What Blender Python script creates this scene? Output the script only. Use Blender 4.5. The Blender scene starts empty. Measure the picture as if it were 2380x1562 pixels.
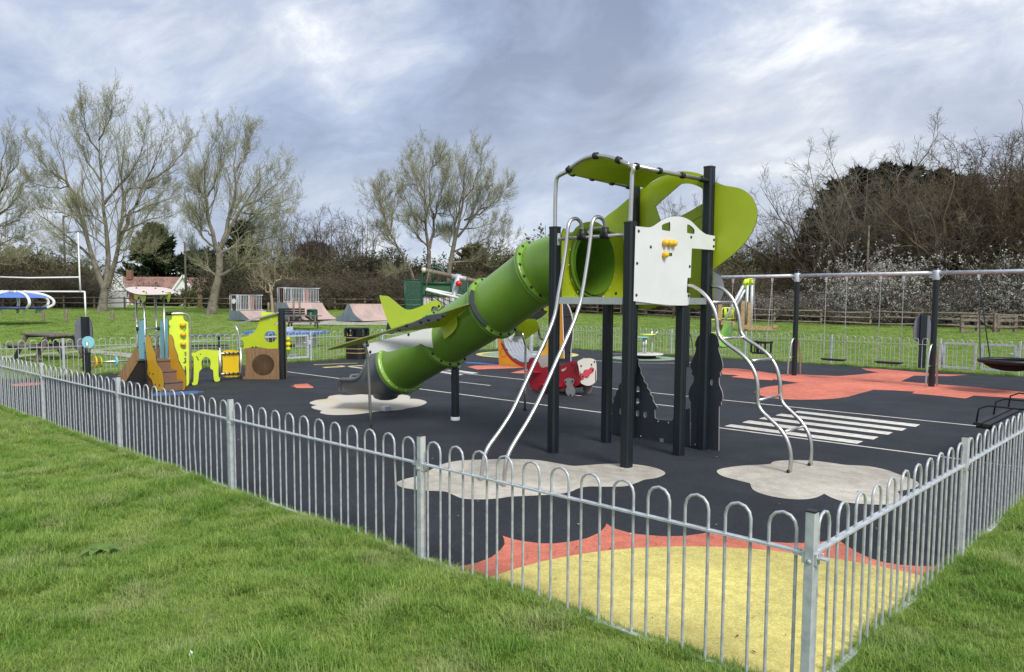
import bpy, bmesh, math, random
import numpy as np
from mathutils import Vector, Matrix
from mathutils.geometry import tessellate_polygon

S = bpy.context.scene
COL = S.collection
R = math.radians
random.seed(7)
rng = np.random.default_rng(7)

# ------------------------------------------------------------------ camera
cd = bpy.data.cameras.new('camera')
cam = bpy.data.objects.new('camera', cd)
COL.objects.link(cam)
S.camera = cam
CAM_H = 2.0
CAM_M = Matrix.Translation((0, 0, CAM_H)) @ Matrix.Rotation(R(90 - 4.5), 4, 'X') @ Matrix.Rotation(R(0.30), 4, 'Z')
cam.matrix_world = CAM_M
cd.sensor_width = 36.0
FPX = 1790.0                     # focal length in units of a 2380 wide picture
PPY = 695.0 + FPX * math.tan(R(4.5))
cd.lens = 36.0 * FPX / 2380.0
cd.shift_y = (PPY - 781.0) / 2380.0
cd.clip_start = 0.05
cd.clip_end = 2000.0
CAM_R = CAM_M.to_3x3()

def ray(px, py):
    return CAM_R @ Vector(((px - 1190.0) / FPX, -(py - PPY) / FPX, -1.0))

# ------------------------------------------------------------------ world, sun, exposure
SUN_EL, SUN_AZ = R(46), R(150)      # azimuth clockwise from +Y: behind the camera, to the right
W = bpy.data.worlds.new('World')
S.world = W
W.use_nodes = True
nt = W.node_tree
nt.nodes.clear()
def wn(t, **kw):
    n = nt.nodes.new(t)
    for k, v in kw.items():
        setattr(n, k, v)
    return n
def wl(a, b):
    nt.links.new(a, b)
def wmath(op, a, b=None, clamp=False):
    n = wn('ShaderNodeMath', operation=op, use_clamp=clamp)
    for i, x in enumerate((a, b)):
        if x is None: continue
        if isinstance(x, (int, float)): n.inputs[i].default_value = x
        else: wl(x, n.inputs[i])
    return n.outputs[0]
def wvec(op, a, b=None):
    n = wn('ShaderNodeVectorMath', operation=op)
    for i, x in enumerate((a, b)):
        if x is None: continue
        if isinstance(x, (tuple, Vector)): n.inputs[i].default_value = tuple(x)
        else: wl(x, n.inputs[i])
    return n
def wmix(f, a, b):
    n = wn('ShaderNodeMix', data_type='RGBA')
    if isinstance(f, (int, float)): n.inputs[0].default_value = f
    else: wl(f, n.inputs[0])
    for i, x in ((6, a), (7, b)):
        if isinstance(x, tuple): n.inputs[i].default_value = (*x, 1)
        else: wl(x, n.inputs[i])
    return n.outputs[2]
def wstep(x, a, b):
    n = wn('ShaderNodeMapRange', interpolation_type='SMOOTHSTEP')
    wl(x, n.inputs[0])
    n.inputs[1].default_value = a; n.inputs[2].default_value = b
    return n.outputs[0]

nish = wn('ShaderNodeTexSky', sky_type='NISHITA')
nish.sun_disc = False
nish.sun_elevation = SUN_EL
nish.sun_rotation = SUN_AZ
tc = wn('ShaderNodeTexCoord')
D = wvec('NORMALIZE', tc.outputs['Generated']).outputs[0]
sep = wn('ShaderNodeSeparateXYZ'); wl(D, sep.inputs[0])
zz = wmath('MAXIMUM', sep.outputs[2], -0.02)
cmb = wn('ShaderNodeCombineXYZ')
# cloud space: streaks lean a little, and lie flatter towards the horizon
wl(wmath('ADD', sep.outputs[0], wmath('MULTIPLY', zz, -0.55)), cmb.inputs[0])
wl(sep.outputs[1], cmb.inputs[1])
wl(wmath('MULTIPLY', zz, 1.75), cmb.inputs[2])
P0 = cmb.outputs[0]
def wnoise(vec, scale, detail, rough, dist=0.0, off=(0, 0, 0)):
    n = wn('ShaderNodeTexNoise', noise_dimensions='3D')
    n.inputs['Scale'].default_value = scale; n.inputs['Detail'].default_value = detail
    n.inputs['Roughness'].default_value = rough; n.inputs['Distortion'].default_value = dist
    wl(wvec('ADD', vec, off).outputs[0], n.inputs['Vector'])
    return n.outputs['Fac']
n_big = wnoise(P0, 2.3, 9.0, 0.57, 0.5, (15.5, 2.2, 9.0))
n_mid = wnoise(P0, 7.0, 8.0, 0.62, 0.5, (11.0, 2.0, 1.0))
n_hue = wnoise(P0, 1.6, 3.0, 0.5, 0.3, (5.0, 15.0, 4.0))
val = wmath('ADD', wmath('MULTIPLY', n_big, 1.95), wmath('MULTIPLY', n_mid, 1.15))
val = wmath('SUBTRACT', val, 1.545)
# broad thin and thick places of the cloud deck (direction, half width, amount)
for px, py, wdt, amt in ((880, 70, 0.15, 0.19), (2080, 60, 0.30, 0.26), (1180, 190, 0.28, -0.20), (620, 150, 0.36, -0.02),
                         (1950, 330, 0.20, -0.10), (1750, 250, 0.18, 0.12), (330, 40, 0.2, 0.08), (2330, 180, 0.16, -0.08), (1100, 520, 0.3, 0.06), (80, 480, 0.3, 0.07)):
    d = ray(px, py).normalized()
    dt = wvec('DOT_PRODUCT', D, d).outputs['Value']
    f = wstep(dt, math.cos(wdt), 1.0)
    val = wmath('ADD', val, wmath('MULTIPLY', f, amt))
cr = wn('ShaderNodeValToRGB')
wl(wmath('ADD', val, 0.5, True), cr.inputs[0])
e = cr.color_ramp.elements
e[0].position = 0.10; e[0].color = (0.198, 0.232, 0.322, 1)
e[1].position = 0.98; e[1].color = (0.745, 0.765, 0.785, 1)
for p, c in ((0.36, (0.266, 0.311, 0.424, 1)), (0.58, (0.356, 0.401, 0.503, 1)), (0.78, (0.497, 0.531, 0.593, 1))):
    q = cr.color_ramp.elements.new(p); q.color = c
ccol = wmix(wmath('MULTIPLY', wstep(n_hue, 0.40, 0.66), 0.40), cr.outputs[0], (0.379, 0.395, 0.424))
sc = wvec('SCALE', ccol); sc.inputs['Scale'].default_value = 10.0     # the background below has strength 0.1
deck = wmix(0.90, nish.outputs[0], sc.outputs[0])
bg = wn('ShaderNodeBackground'); wl(deck, bg.inputs[0]); bg.inputs[1].default_value = 0.1
out = wn('ShaderNodeOutputWorld'); wl(bg.outputs[0], out.inputs[0])

sl = bpy.data.lights.new('sun', 'SUN')
sl.energy = 2.3; sl.angle = R(19); sl.color = (1.0, 0.95, 0.87)
so = bpy.data.objects.new('sun', sl); COL.objects.link(so)
sd = Vector((math.sin(SUN_AZ) * math.cos(SUN_EL), math.cos(SUN_AZ) * math.cos(SUN_EL), math.sin(SUN_EL)))
so.rotation_euler = sd.to_track_quat('Z', 'Y').to_euler()
so.location = sd * 60

vs = S.view_settings
S.display_settings.display_device = 'sRGB'
vs.view_transform = 'Standard'; vs.look = 'None'; vs.gamma = 1.0; vs.use_curve_mapping = False
vs.exposure = 0.68
S.cycles.max_bounces = 6
S.cycles.transparent_max_bounces = 8

# ------------------------------------------------------------------ ground shape and survey helpers
ULEN, VLEN = 19.9, 20.55
def uv(a, b):
    p = C2 + U2 * a + V2 * b
    return p
def to_uv(x, y):
    d = Vector((x, y)) - C2
    return d.dot(U2), d.dot(V2)
def gz(x, y):
    """Height of the ground: flat to the playground, then a gentle rise to the hedge."""
    t = min(max(y - 32.5, 0.0), 42.0)
    s = 0.024 * t * t / (t + 3.0)
    return s
ZT = {'A': (0, 250, 1.488), 'B': (0, 1000, 2.6029), 'C': (450, 1050, 2.84), 'D': (1200, 900, 1.9524), 'E': (2050, 550, 2.231),
      'F': (1850, 1100, 1.73545), 'G': (2600, 450, 1.64455), 'H': (2700, 1050, 1.73574), 'I': (1500, 1700, 0.93997),
      'K': (880, 1080, 5.4091), 'L': (1500, 1000, 4.5935), 'M': (1880, 1180, 3.9056), 'N': (2350, 1200, 3.9016),
      'O': (3700, 1050, 2.2319), 'P': (1380, 450, 2.23194), 'Q': (3400, 400, 1.64399), 'T': (0, 0, 2380.0 / 4032.0)}
def px(z, x, y):
    x0, y0, s = ZT[z]
    return ((x0 + x / s) * 2380.0 / 4032.0, (y0 + y / s) * 2380.0 / 4032.0)
def ground(z, x, y):
    """Point of the ground seen at a place of the photograph."""
    r = ray(*px(z, x, y))
    h = 0.0
    for _ in range(12):
        t = (h - CAM_H) / r.z
        h = gz(r.x * t, r.y * t)
    return Vector((r.x * t, r.y * t, h))
def at_depth(z, x, y, Y):
    r = ray(*px(z, x, y))
    t = Y / r.y
    return Vector((r.x * t, Y, CAM_H + r.z * t))
_near, _far = ground('T', 980, 1302).xy, ground('T', 102, 982).xy     # second and fifth posts of the near fence
U2 = (_far - _near).normalized()                # along the fence to the left
C2 = _near - U2 * 2.98                         # near corner of the playground fence
V2 = Vector((-U2.y, U2.x)) if U2.x > 0 else Vector((U2.y, -U2.x))   # along the fence to the right
class Plane:
    """A vertical plane through o along d; n points away from the camera."""
    def __init__(self, o, d):
        self.o = Vector((o[0], o[1])); self.d = Vector((d[0], d[1])).normalized()
        n = Vector((-self.d.y, self.d.x))
        self.n = n if n.dot(self.o) > 0 else -n
    def pt(self, z, x, y):
        r = ray(*px(z, x, y))
        t = self.o.dot(self.n) / (r.x * self.n.x + r.y * self.n.y)
        q = Vector((r.x * t, r.y * t)) - self.o
        return (q.dot(self.d), CAM_H + r.z * t)
    def w(self, a, zc, off=0.0):
        p = self.o + self.d * a + self.n * off
        return Vector((p.x, p.y, zc))
    def pw(self, z, x, y, off=0.0):
        a, zc = self.pt(z, x, y)
        return self.w(a, zc, off)
    def shifted(self, off):
        q = Plane(self.o + self.n * off, self.d); return q

# ------------------------------------------------------------------ materials
MATS = {}
def mat(name, col, rough=0.5, metal=0.0, var=0.10, vscale=6.0, bump=0.0, bscale=60.0, spec=0.5, coat=0.0, col2=None, detail=4.0, mixlo=0.42, mixhi=0.62, stretch=None, rvar=0.08):
    if name in MATS: return MATS[name]
    m = bpy.data.materials.new(name); m.use_nodes = True
    t = m.node_tree; b = t.nodes['Principled BSDF']
    b.inputs['Roughness'].default_value = rough; b.inputs['Metallic'].default_value = metal
    b.inputs['Specular IOR Level'].default_value = spec; b.inputs['Coat Weight'].default_value = coat
    tcn = t.nodes.new('ShaderNodeTexCoord')
    vec = tcn.outputs['Object']
    if stretch:
        mp = t.nodes.new('ShaderNodeMapping'); mp.inputs['Scale'].default_value = stretch
        t.links.new(vec, mp.inputs['Vector']); vec = mp.outputs[0]
    n = t.nodes.new('ShaderNodeTexNoise'); n.inputs['Scale'].default_value = vscale; n.inputs['Detail'].default_value = detail
    n.inputs['Roughness'].default_value = 0.6
    t.links.new(vec, n.inputs['Vector'])
    mr = t.nodes.new('ShaderNodeMapRange'); mr.inputs[1].default_value = mixlo; mr.inputs[2].default_value = mixhi
    t.links.new(n.outputs['Fac'], mr.inputs[0])
    mx = t.nodes.new('ShaderNodeMix'); mx.data_type = 'RGBA'
    c2 = col2 if col2 else tuple(c * (1 - var) for c in col)
    mx.inputs[6].default_value = (*col, 1); mx.inputs[7].default_value = (*c2, 1)
    t.links.new(mr.outputs[0], mx.inputs[0]); t.links.new(mx.outputs[2], b.inputs['Base Color'])
    rr = t.nodes.new('ShaderNodeMapRange'); rr.inputs[3].default_value = max(rough - rvar, 0.03); rr.inputs[4].default_value = min(rough + rvar, 1)
    t.links.new(n.outputs['Fac'], rr.inputs[0]); t.links.new(rr.outputs[0], b.inputs['Roughness'])
    if bump > 0:
        n2 = t.nodes.new('ShaderNodeTexNoise'); n2.inputs['Scale'].default_value = bscale; n2.inputs['Detail'].default_value = 3
        t.links.new(vec, n2.inputs['Vector'])
        bp = t.nodes.new('ShaderNodeBump'); bp.inputs['Strength'].default_value = bump; bp.inputs['Distance'].default_value = 0.01
        t.links.new(n2.outputs['Fac'], bp.inputs['Height']); t.links.new(bp.outputs[0], b.inputs['Normal'])
    MATS[name] = m
    return m

def leafmat(name, col, col2, trans=0.35, pos_scale=0.6, rough=0.6, dry=None):
    """Foliage: two-tone by place and by object, with some light let through."""
    if name in MATS: return MATS[name]
    m = bpy.data.materials.new(name); m.use_nodes = True
    t = m.node_tree; b = t.nodes['Principled BSDF']; b.inputs['Roughness'].default_value = rough
    b.inputs['Specular IOR Level'].default_value = 0.25
    g = t.nodes.new('ShaderNodeNewGeometry'); oi = t.nodes.new('ShaderNodeObjectInfo')
    n = t.nodes.new('ShaderNodeTexNoise'); n.inputs['Scale'].default_value = pos_scale; n.inputs['Detail'].default_value = 5
    t.links.new(g.outputs['Position'], n.inputs['Vector'])
    a = t.nodes.new('ShaderNodeMath'); a.operation = 'MULTIPLY_ADD'; a.inputs[1].default_value = 0.45
    t.links.new(oi.outputs['Random'], a.inputs[0]); t.links.new(n.outputs['Fac'], a.inputs[2])
    mr = t.nodes.new('ShaderNodeMapRange'); mr.inputs[1].default_value = 0.42; mr.inputs[2].default_value = 1.0
    t.links.new(a.outputs[0], mr.inputs[0])
    mx = t.nodes.new('ShaderNodeMix'); mx.data_type = 'RGBA'
    mx.inputs[6].default_value = (*col, 1); mx.inputs[7].default_value = (*col2, 1)
    t.links.new(mr.outputs[0], mx.inputs[0])
    colout = mx.outputs[2]
    if dry:
        n3 = t.nodes.new('ShaderNodeTexNoise'); n3.inputs['Scale'].default_value = 1.7; n3.inputs['Detail'].default_value = 4
        t.links.new(g.outputs['Position'], n3.inputs['Vector'])
        m3 = t.nodes.new('ShaderNodeMapRange'); m3.inputs[1].default_value = 0.52; m3.inputs[2].default_value = 0.75; m3.inputs[4].default_value = 0.75
        t.links.new(n3.outputs['Fac'], m3.inputs[0])
        mx3 = t.nodes.new('ShaderNodeMix'); mx3.data_type = 'RGBA'; mx3.inputs[7].default_value = (*dry, 1)
        t.links.new(m3.outputs[0], mx3.inputs[0]); t.links.new(colout, mx3.inputs[6]); colout = mx3.outputs[2]
    t.links.new(colout, b.inputs['Base Color'])
    tr = t.nodes.new('ShaderNodeBsdfTranslucent'); t.links.new(colout, tr.inputs[0])
    ms = t.nodes.new('ShaderNodeMixShader'); ms.inputs[0].default_value = trans
    t.links.new(b.outputs[0], ms.inputs[1]); t.links.new(tr.outputs[0], ms.inputs[2])
    t.links.new(ms.outputs[0], t.nodes['Material Output'].inputs[0])
    MATS[name] = m
    return m

LIME = mat('lime_laminate', (0.45, 0.57, 0.018), 0.42, var=0.07, vscale=3, bump=0.04, bscale=220)
LEMON = mat('lemon_laminate', (0.70, 0.86, 0.055), 0.42, var=0.06, vscale=3, bump=0.04, bscale=220)
AMBER = mat('amber_laminate', (0.86, 0.50, 0.025), 0.42, var=0.08, vscale=3, bump=0.04, bscale=220)
YELLOW = mat('yellow_laminate', (0.84, 0.58, 0.02), 0.42, var=0.08, vscale=3)
WHITE = mat('white_laminate', (0.68, 0.70, 0.71), 0.42, var=0.06, vscale=2, bump=0.03, bscale=220)
CREAM = mat('cream_laminate', (0.66, 0.63, 0.56), 0.45, var=0.06, vscale=3)
PINKW = mat('pale_pink_laminate', (0.68, 0.58, 0.53), 0.45, var=0.05, vscale=3)
BLUE = mat('pale_blue_laminate', (0.27, 0.62, 0.70), 0.42, var=0.06, vscale=3)
RED = mat('red_laminate', (0.42, 0.012, 0.028), 0.4, var=0.10, vscale=4)
ROSE = mat('rose_laminate', (0.62, 0.06, 0.09), 0.4, var=0.08)
GREYL = mat('slate_laminate', (0.040, 0.048, 0.060), 0.45, var=0.12, vscale=3, bump=0.03, bscale=200)
MIDGREY = mat('grey_laminate', (0.36, 0.35, 0.33), 0.45, var=0.08)
SIGNGREY = mat('sign_grey', (0.17, 0.17, 0.22), 0.5, var=0.1)
BROWN = mat('brown_step', (0.19, 0.115, 0.080), 0.6, var=0.12, vscale=9, bump=0.08, bscale=150)
WOODL = mat('wood_laminate', (0.27, 0.165, 0.085), 0.5, col2=(0.19, 0.11, 0.055), vscale=7, stretch=(7, 7, 0.35), bump=0.03)
EDGE = mat('laminate_edge', (0.050, 0.050, 0.045), 0.6)
EDGEG = mat('laminate_edge_green', (0.14, 0.17, 0.04), 0.6)
BLACK = mat('black_plastic', (0.011, 0.012, 0.013), 0.5, var=0.2)
SOFTBLK = mat('soft_black_rubber', (0.010, 0.011, 0.012), 0.85, var=0.2, spec=0.2)
NAVY = mat('anthracite_paint', (0.0115, 0.0165, 0.022), 0.38, var=0.18, vscale=5, bump=0.03, bscale=300, rvar=0.12)
STEEL = mat('brushed_steel', (0.66, 0.64, 0.61), 0.33, metal=1.0, var=0.10, vscale=10, rvar=0.10)
ALU = mat('aluminium', (0.70, 0.71, 0.72), 0.42, metal=1.0, var=0.08)
GALV = mat('galvanised_steel', (0.66, 0.695, 0.73), 0.48, metal=0.40, col2=(0.49, 0.525, 0.56), vscale=11, detail=6, rvar=0.12, bump=0.03, bscale=120)
GALVD = mat('galvanised_bar', (0.55, 0.58, 0.605), 0.50, metal=0.35, col2=(0.39, 0.415, 0.44), vscale=14, detail=5)
GREEN = mat('green_moulded_plastic', (0.185, 0.355, 0.032), 0.38, var=0.10, vscale=2, bump=0.05, bscale=130, coat=0.25, rvar=0.06)
GREEND = mat('green_flange_plastic', (0.17, 0.335, 0.030), 0.40, var=0.08, coat=0.15)
SLATEP = mat('grey_moulded_plastic', (0.115, 0.125, 0.138), 0.36, var=0.08, bump=0.05, bscale=130)
WHITEP = mat('white_paint', (0.78, 0.79, 0.80), 0.5, var=0.06)
DKGREEN = mat('dark_green_paint', (0.010, 0.075, 0.050), 0.45, var=0.15)
TIMBER = mat('weathered_timber', (0.235, 0.195, 0.150), 0.85, col2=(0.13, 0.105, 0.082), vscale=6, stretch=(1, 1, 1), bump=0.25, bscale=40)
NEWWOOD = mat('new_timber', (0.42, 0.29, 0.155), 0.75, col2=(0.30, 0.20, 0.10), vscale=7, bump=0.1)
PICNIC = mat('picnic_timber', (0.175, 0.145, 0.125), 0.8, col2=(0.105, 0.085, 0.072), vscale=9, bump=0.2, bscale=50)
def crumb(m, scale, amount):
    """Granules: a fine grain of lighter and darker crumbs."""
    t = m.node_tree; b = t.nodes['Principled BSDF']; l = b.inputs['Base Color'].links[0]; src = l.from_socket
    v = t.nodes.new('ShaderNodeTexVoronoi'); v.inputs['Scale'].default_value = scale
    t.links.new(t.nodes['Texture Coordinate'].outputs['Object'], v.inputs['Vector'])
    mr = t.nodes.new('ShaderNodeMapRange'); mr.inputs[3].default_value = 1 - amount; mr.inputs[4].default_value = 1 + amount
    sp = t.nodes.new('ShaderNodeSeparateColor'); t.links.new(v.outputs['Color'], sp.inputs[0]); t.links.new(sp.outputs[0], mr.inputs[0])
    # damp and worn patches
    n = t.nodes.new('ShaderNodeTexNoise'); n.inputs['Scale'].default_value = 0.45; n.inputs['Detail'].default_value = 8; n.inputs['Roughness'].default_value = 0.65
    t.links.new(t.nodes['Texture Coordinate'].outputs['Object'], n.inputs['Vector'])
    m2 = t.nodes.new('ShaderNodeMapRange'); m2.inputs[1].default_value = 0.38; m2.inputs[2].default_value = 0.64; m2.inputs[3].default_value = 0.78; m2.inputs[4].default_value = 1.18
    t.links.new(n.outputs['Fac'], m2.inputs[0])
    mu = t.nodes.new('ShaderNodeMath'); mu.operation = 'MULTIPLY'; t.links.new(mr.outputs[0], mu.inputs[0]); t.links.new(m2.outputs[0], mu.inputs[1])
    vm = t.nodes.new('ShaderNodeVectorMath'); vm.operation = 'SCALE'; t.links.new(src, vm.inputs[0]); t.links.new(mu.outputs[0], vm.inputs['Scale'])
    t.links.new(vm.outputs[0], b.inputs['Base Color'])
RUBBER = mat('black_wetpour_rubber', (0.0215, 0.0255, 0.0355), 0.80, col2=(0.0120, 0.0142, 0.0192), vscale=1.1, detail=9, bump=0.55, bscale=330, mixlo=0.30, mixhi=0.72, rvar=0.14)
RBEIGE = mat('beige_wetpour_rubber', (0.52, 0.49, 0.42), 0.88, col2=(0.40, 0.37, 0.31), vscale=4, detail=12, bump=0.4, bscale=300)
RYEL = mat('yellow_wetpour_rubber', (0.68, 0.595, 0.19), 0.88, col2=(0.57, 0.49, 0.15), vscale=9, detail=12, bump=0.4, bscale=300)
RORG = mat('orange_wetpour_rubber', (0.66, 0.195, 0.128), 0.88, col2=(0.54, 0.152, 0.098), vscale=6, detail=12, bump=0.4, bscale=300)
RGRN = mat('green_wetpour_rubber', (0.26, 0.36, 0.24), 0.88, col2=(0.20, 0.28, 0.19), vscale=6, detail=12)
RBLU = mat('blue_wetpour_rubber', (0.055, 0.13, 0.30), 0.88, var=0.2, vscale=6, detail=12)
RWHI = mat('white_wetpour_rubber', (0.66, 0.64, 0.58), 0.88, col2=(0.50, 0.48, 0.43), vscale=8, detail=12)
crumb(RUBBER, 85, 0.55); crumb(RBEIGE, 110, 0.16); crumb(RYEL, 110, 0.20); crumb(RORG, 110, 0.20); crumb(RWHI, 110, 0.14)
CONC = mat('pale_concrete', (0.42, 0.40, 0.36), 0.9, col2=(0.32, 0.30, 0.27), vscale=2, detail=8, bump=0.1)
RAMP = mat('pink_ramp_board', (0.50, 0.37, 0.33), 0.7, col2=(0.38, 0.29, 0.265), vscale=1.5, detail=8)
RAMPS = mat('ramp_side_panel', (0.19, 0.235, 0.265), 0.7, col2=(0.13, 0.17, 0.195), vscale=1.5, detail=8)
BARKP = mat('poplar_bark', (0.215, 0.195, 0.150), 0.95, col2=(0.115, 0.105, 0.080), vscale=3, detail=8, bump=0.4, bscale=12)
TWIG = mat('pale_twigs', (0.33, 0.315, 0.215), 0.95, col2=(0.24, 0.225, 0.155), vscale=0.6)
TWIGM = mat('grey_brown_twigs', (0.21, 0.185, 0.135), 0.95, col2=(0.13, 0.115, 0.085), vscale=0.5)
TWIGD = mat('brown_twigs', (0.155, 0.130, 0.098), 0.95, col2=(0.096, 0.081, 0.063), vscale=0.5)
TWIGR = mat('rusty_twigs', (0.135, 0.096, 0.060), 0.95, col2=(0.072, 0.056, 0.038), vscale=0.45)
BUDS = leafmat('spring_buds', (0.46, 0.52, 0.23), (0.35, 0.39, 0.19), 0.5)
OLIVE = leafmat('olive_leaves', (0.135, 0.140, 0.050), (0.075, 0.074, 0.032), 0.25, 0.5)
SCRUB = leafmat('dull_scrub_leaves', (0.165, 0.150, 0.080), (0.088, 0.080, 0.046), 0.2, 0.5)
CONIF = leafmat('conifer_sprays', (0.030, 0.052, 0.017), (0.015, 0.028, 0.011), 0.15, 0.6)
CONIFD = leafmat('dark_conifer_sprays', (0.026, 0.038, 0.019), (0.013, 0.019, 0.011), 0.12, 0.6)
BLOSS = leafmat('white_blossom', (0.80, 0.80, 0.77), (0.55, 0.55, 0.50), 0.3, 0.9)

# ------------------------------------------------------------------ mesh helpers
Z3 = Vector((0, 0, 1))
def frame_of(d):
    d = Vector(d).normalized()
    a = Vector((0, 0, 1)) if abs(d.z) < 0.95 else Vector((1, 0, 0))
    x = d.cross(a).normalized(); y = x.cross(d).normalized()
    return x, y
class MB:
    def __init__(self): self.v = []; self.f = []; self.m = []; self.s = []
    def add(self, vs, fs, smooth=False, mi=0):
        o = len(self.v); self.v += [tuple(p) for p in vs]
        for f in fs:
            self.f.append(tuple(i + o for i in f)); self.m.append(mi); self.s.append(smooth)
        return self
    def box(self, c, s, ax=None, ay=None, az=None, mi=0):
        """Box of full size s about c, with optional axes."""
        c = Vector(c)
        if ax is None: ax, ay, az = Vector((1, 0, 0)), Vector((0, 1, 0)), Vector((0, 0, 1))
        else:
            ax = Vector(ax).normalized()
            az = Vector(az).normalized() if az is not None else Vector((0, 0, 1))
            ay = Vector(ay).normalized() if ay is not None else az.cross(ax).normalized()
        p = [c + ax * (sx * s[0] / 2) + ay * (sy * s[1] / 2) + az * (sz * s[2] / 2) for sz in (-1, 1) for sy in (-1, 1) for sx in (-1, 1)]
        return self.add(p, [(0, 2, 3, 1), (4, 5, 7, 6), (0, 1, 5, 4), (2, 6, 7, 3), (0, 4, 6, 2), (1, 3, 7, 5)], False, mi)
    def bar(self, a, b, w, h, up=Z3, mi=0):
        a = Vector(a); b = Vector(b); d = (b - a)
        x = d.normalized(); y = Vector(up).cross(x)
        if y.length < 1e-4: y = Vector((1, 0, 0)).cross(x)
        y.normalize(); z = x.cross(y)
        return self.box((a + b) / 2, (d.length, w, h), x, y, z, mi)
    def tube(self, path, r, n=10, caps=True, mi=0, closed=False):
        P = [Vector(p) for p in path]; k = len(P)
        rs = r if isinstance(r, (list, tuple)) else [r] * k
        vs = []; x = None
        for i in range(k):
            if closed: t = (P[(i + 1) % k] - P[i - 1])
            else: t = (P[min(i + 1, k - 1)] - P[max(i - 1, 0)])
            t.normalize()
            if x is None: x, y = frame_of(t)
            else:
                x = x - t * x.dot(t)
                if x.length < 1e-5: x, _ = frame_of(t)
                x.normalize()
            y = t.cross(x)
            vs += [P[i] + (x * math.cos(2 * math.pi * j / n) + y * math.sin(2 * math.pi * j / n)) * rs[i] for j in range(n)]
        fs = [(i * n + j, i * n + (j + 1) % n, ((i + 1) % k) * n + (j + 1) % n, ((i + 1) % k) * n + j) for i in range(k if closed else k - 1) for j in range(n)]
        self.add(vs, fs, True, mi)
        if caps and not closed:
            o = len(self.v) - len(vs)
            self.f.append(tuple(o + j for j in reversed(range(n)))); self.m.append(mi); self.s.append(False)
            self.f.append(tuple(o + (k - 1) * n + j for j in range(n))); self.m.append(mi); self.s.append(False)
        return self
    def lathe(self, prof, o=(0, 0, 0), n=16, axis=(0, 0, 1), smooth=True, mi=0):
        """Profile of (radius, height) about an axis through o."""
        z = Vector(axis).normalized(); x, y = frame_of(z); o = Vector(o)
        vs = [o + z * h + (x * math.cos(2 * math.pi * j / n) + y * math.sin(2 * math.pi * j / n)) * max(r, 1e-5) for r, h in prof for j in range(n)]
        fs = [(i * n + j, i * n + (j + 1) % n, (i + 1) * n + (j + 1) % n, (i + 1) * n + j) for i in range(len(prof) - 1) for j in range(n)]
        return self.add(vs, fs, smooth, mi)
    def ball(self, c, r, n=10, sq=1.0, mi=0):
        m = max(4, n // 2)
        return self.lathe([(r * math.sin(math.pi * i / m), -r * sq * math.cos(math.pi * i / m)) for i in range(m + 1)], c, n, mi=mi)
    def prism(self, outer, holes, o, ex, ey, en, t, mi=0, me=1):
        """Flat panel: 2D outline (with holes) in the frame o, ex, ey, t thick along en; edges take slot me."""
        o = Vector(o); ex = Vector(ex); ey = Vector(ey); en = Vector(en)
        loops = [outer] + list(holes)
        tri = tessellate_polygon([[Vector((p[0], p[1], 0)) for p in l] for l in loops])
        flat = [p for l in loops for p in l]
        n = len(flat)
        vs = [o + ex * p[0] + ey * p[1] for p in flat] + [o + ex * p[0] + ey * p[1] + en * t for p in flat]
        flip = ex.cross(ey).dot(en) < 0
        F = []
        for a, b, c in tri:
            q = flat; ar = (q[b][0] - q[a][0]) * (q[c][1] - q[a][1]) - (q[b][1] - q[a][1]) * (q[c][0] - q[a][0])
            if ar < 0: a, b, c = a, c, b
            f0 = (a, c, b); f1 = (a + n, b + n, c + n)
            if flip: f0 = f0[::-1]; f1 = f1[::-1]
            F += [f0, f1]
        self.add(vs, F, False, mi)
        base = len(self.v) - len(vs); k = 0
        for li, l in enumerate(loops):
            m = len(l); area = sum(l[i][0] * l[(i + 1) % m][1] - l[(i + 1) % m][0] * l[i][1] for i in range(m))
            ccw = (area > 0) != (li > 0)
            for i in range(m):
                a, b = k + i, k + (i + 1) % m
                f = (a, b, b + n, a + n) if ccw != flip else (b, a, a + n, b + n)
                self.f.append(tuple(base + q for q in f)); self.m.append(me); self.s.append(False)
            k += m
        return self

def wloc(o):
    v = Vector((0, 0, 0))
    while o is not None:
        v = v + o.location; o = o.parent
    return v
def plain(name, me, parent=None, loc=None):
    o = bpy.data.objects.new(name, me); COL.objects.link(o)
    if parent is not None: o.parent = parent
    if loc is not None: o.location = Vector(loc) - (wloc(parent) if parent else Vector((0, 0, 0)))
    return o
def build(name, mb, mats, parent=None, local=False, origin=None):
    """One mesh object from world coordinates (or local=True); it hangs under parent."""
    if not isinstance(mats, (list, tuple)): mats = [mats]
    off = Vector((0, 0, 0)) if local else (wloc(parent) if parent is not None else Vector(origin or (0, 0, 0)))
    me = bpy.data.meshes.new(name)
    me.from_pydata([(p[0] - off.x, p[1] - off.y, p[2] - off.z) for p in mb.v], [], mb.f)
    for m in mats: me.materials.append(m)
    nm = len(mats)
    me.polygons.foreach_set('material_index', [min(i, nm - 1) for i in mb.m])
    me.polygons.foreach_set('use_smooth', mb.s)
    me.update()
    o = bpy.data.objects.new(name, me); COL.objects.link(o)
    if parent is not None: o.parent = parent
    elif not local: o.location = off
    return o
def thing(name, label, cat, loc=(0, 0, 0), group=None):
    o = bpy.data.objects.new(name, None); COL.objects.link(o)
    o.location = loc; o.empty_display_size = 0.2
    o['label'] = label; o['category'] = cat
    if group: o['group'] = group
    return o
def tag(o, label=None, cat=None, group=None, kind=None):
    if label: o['label'] = label
    if cat: o['category'] = cat
    if group: o['group'] = group
    if kind: o['kind'] = kind
    return o
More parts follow.
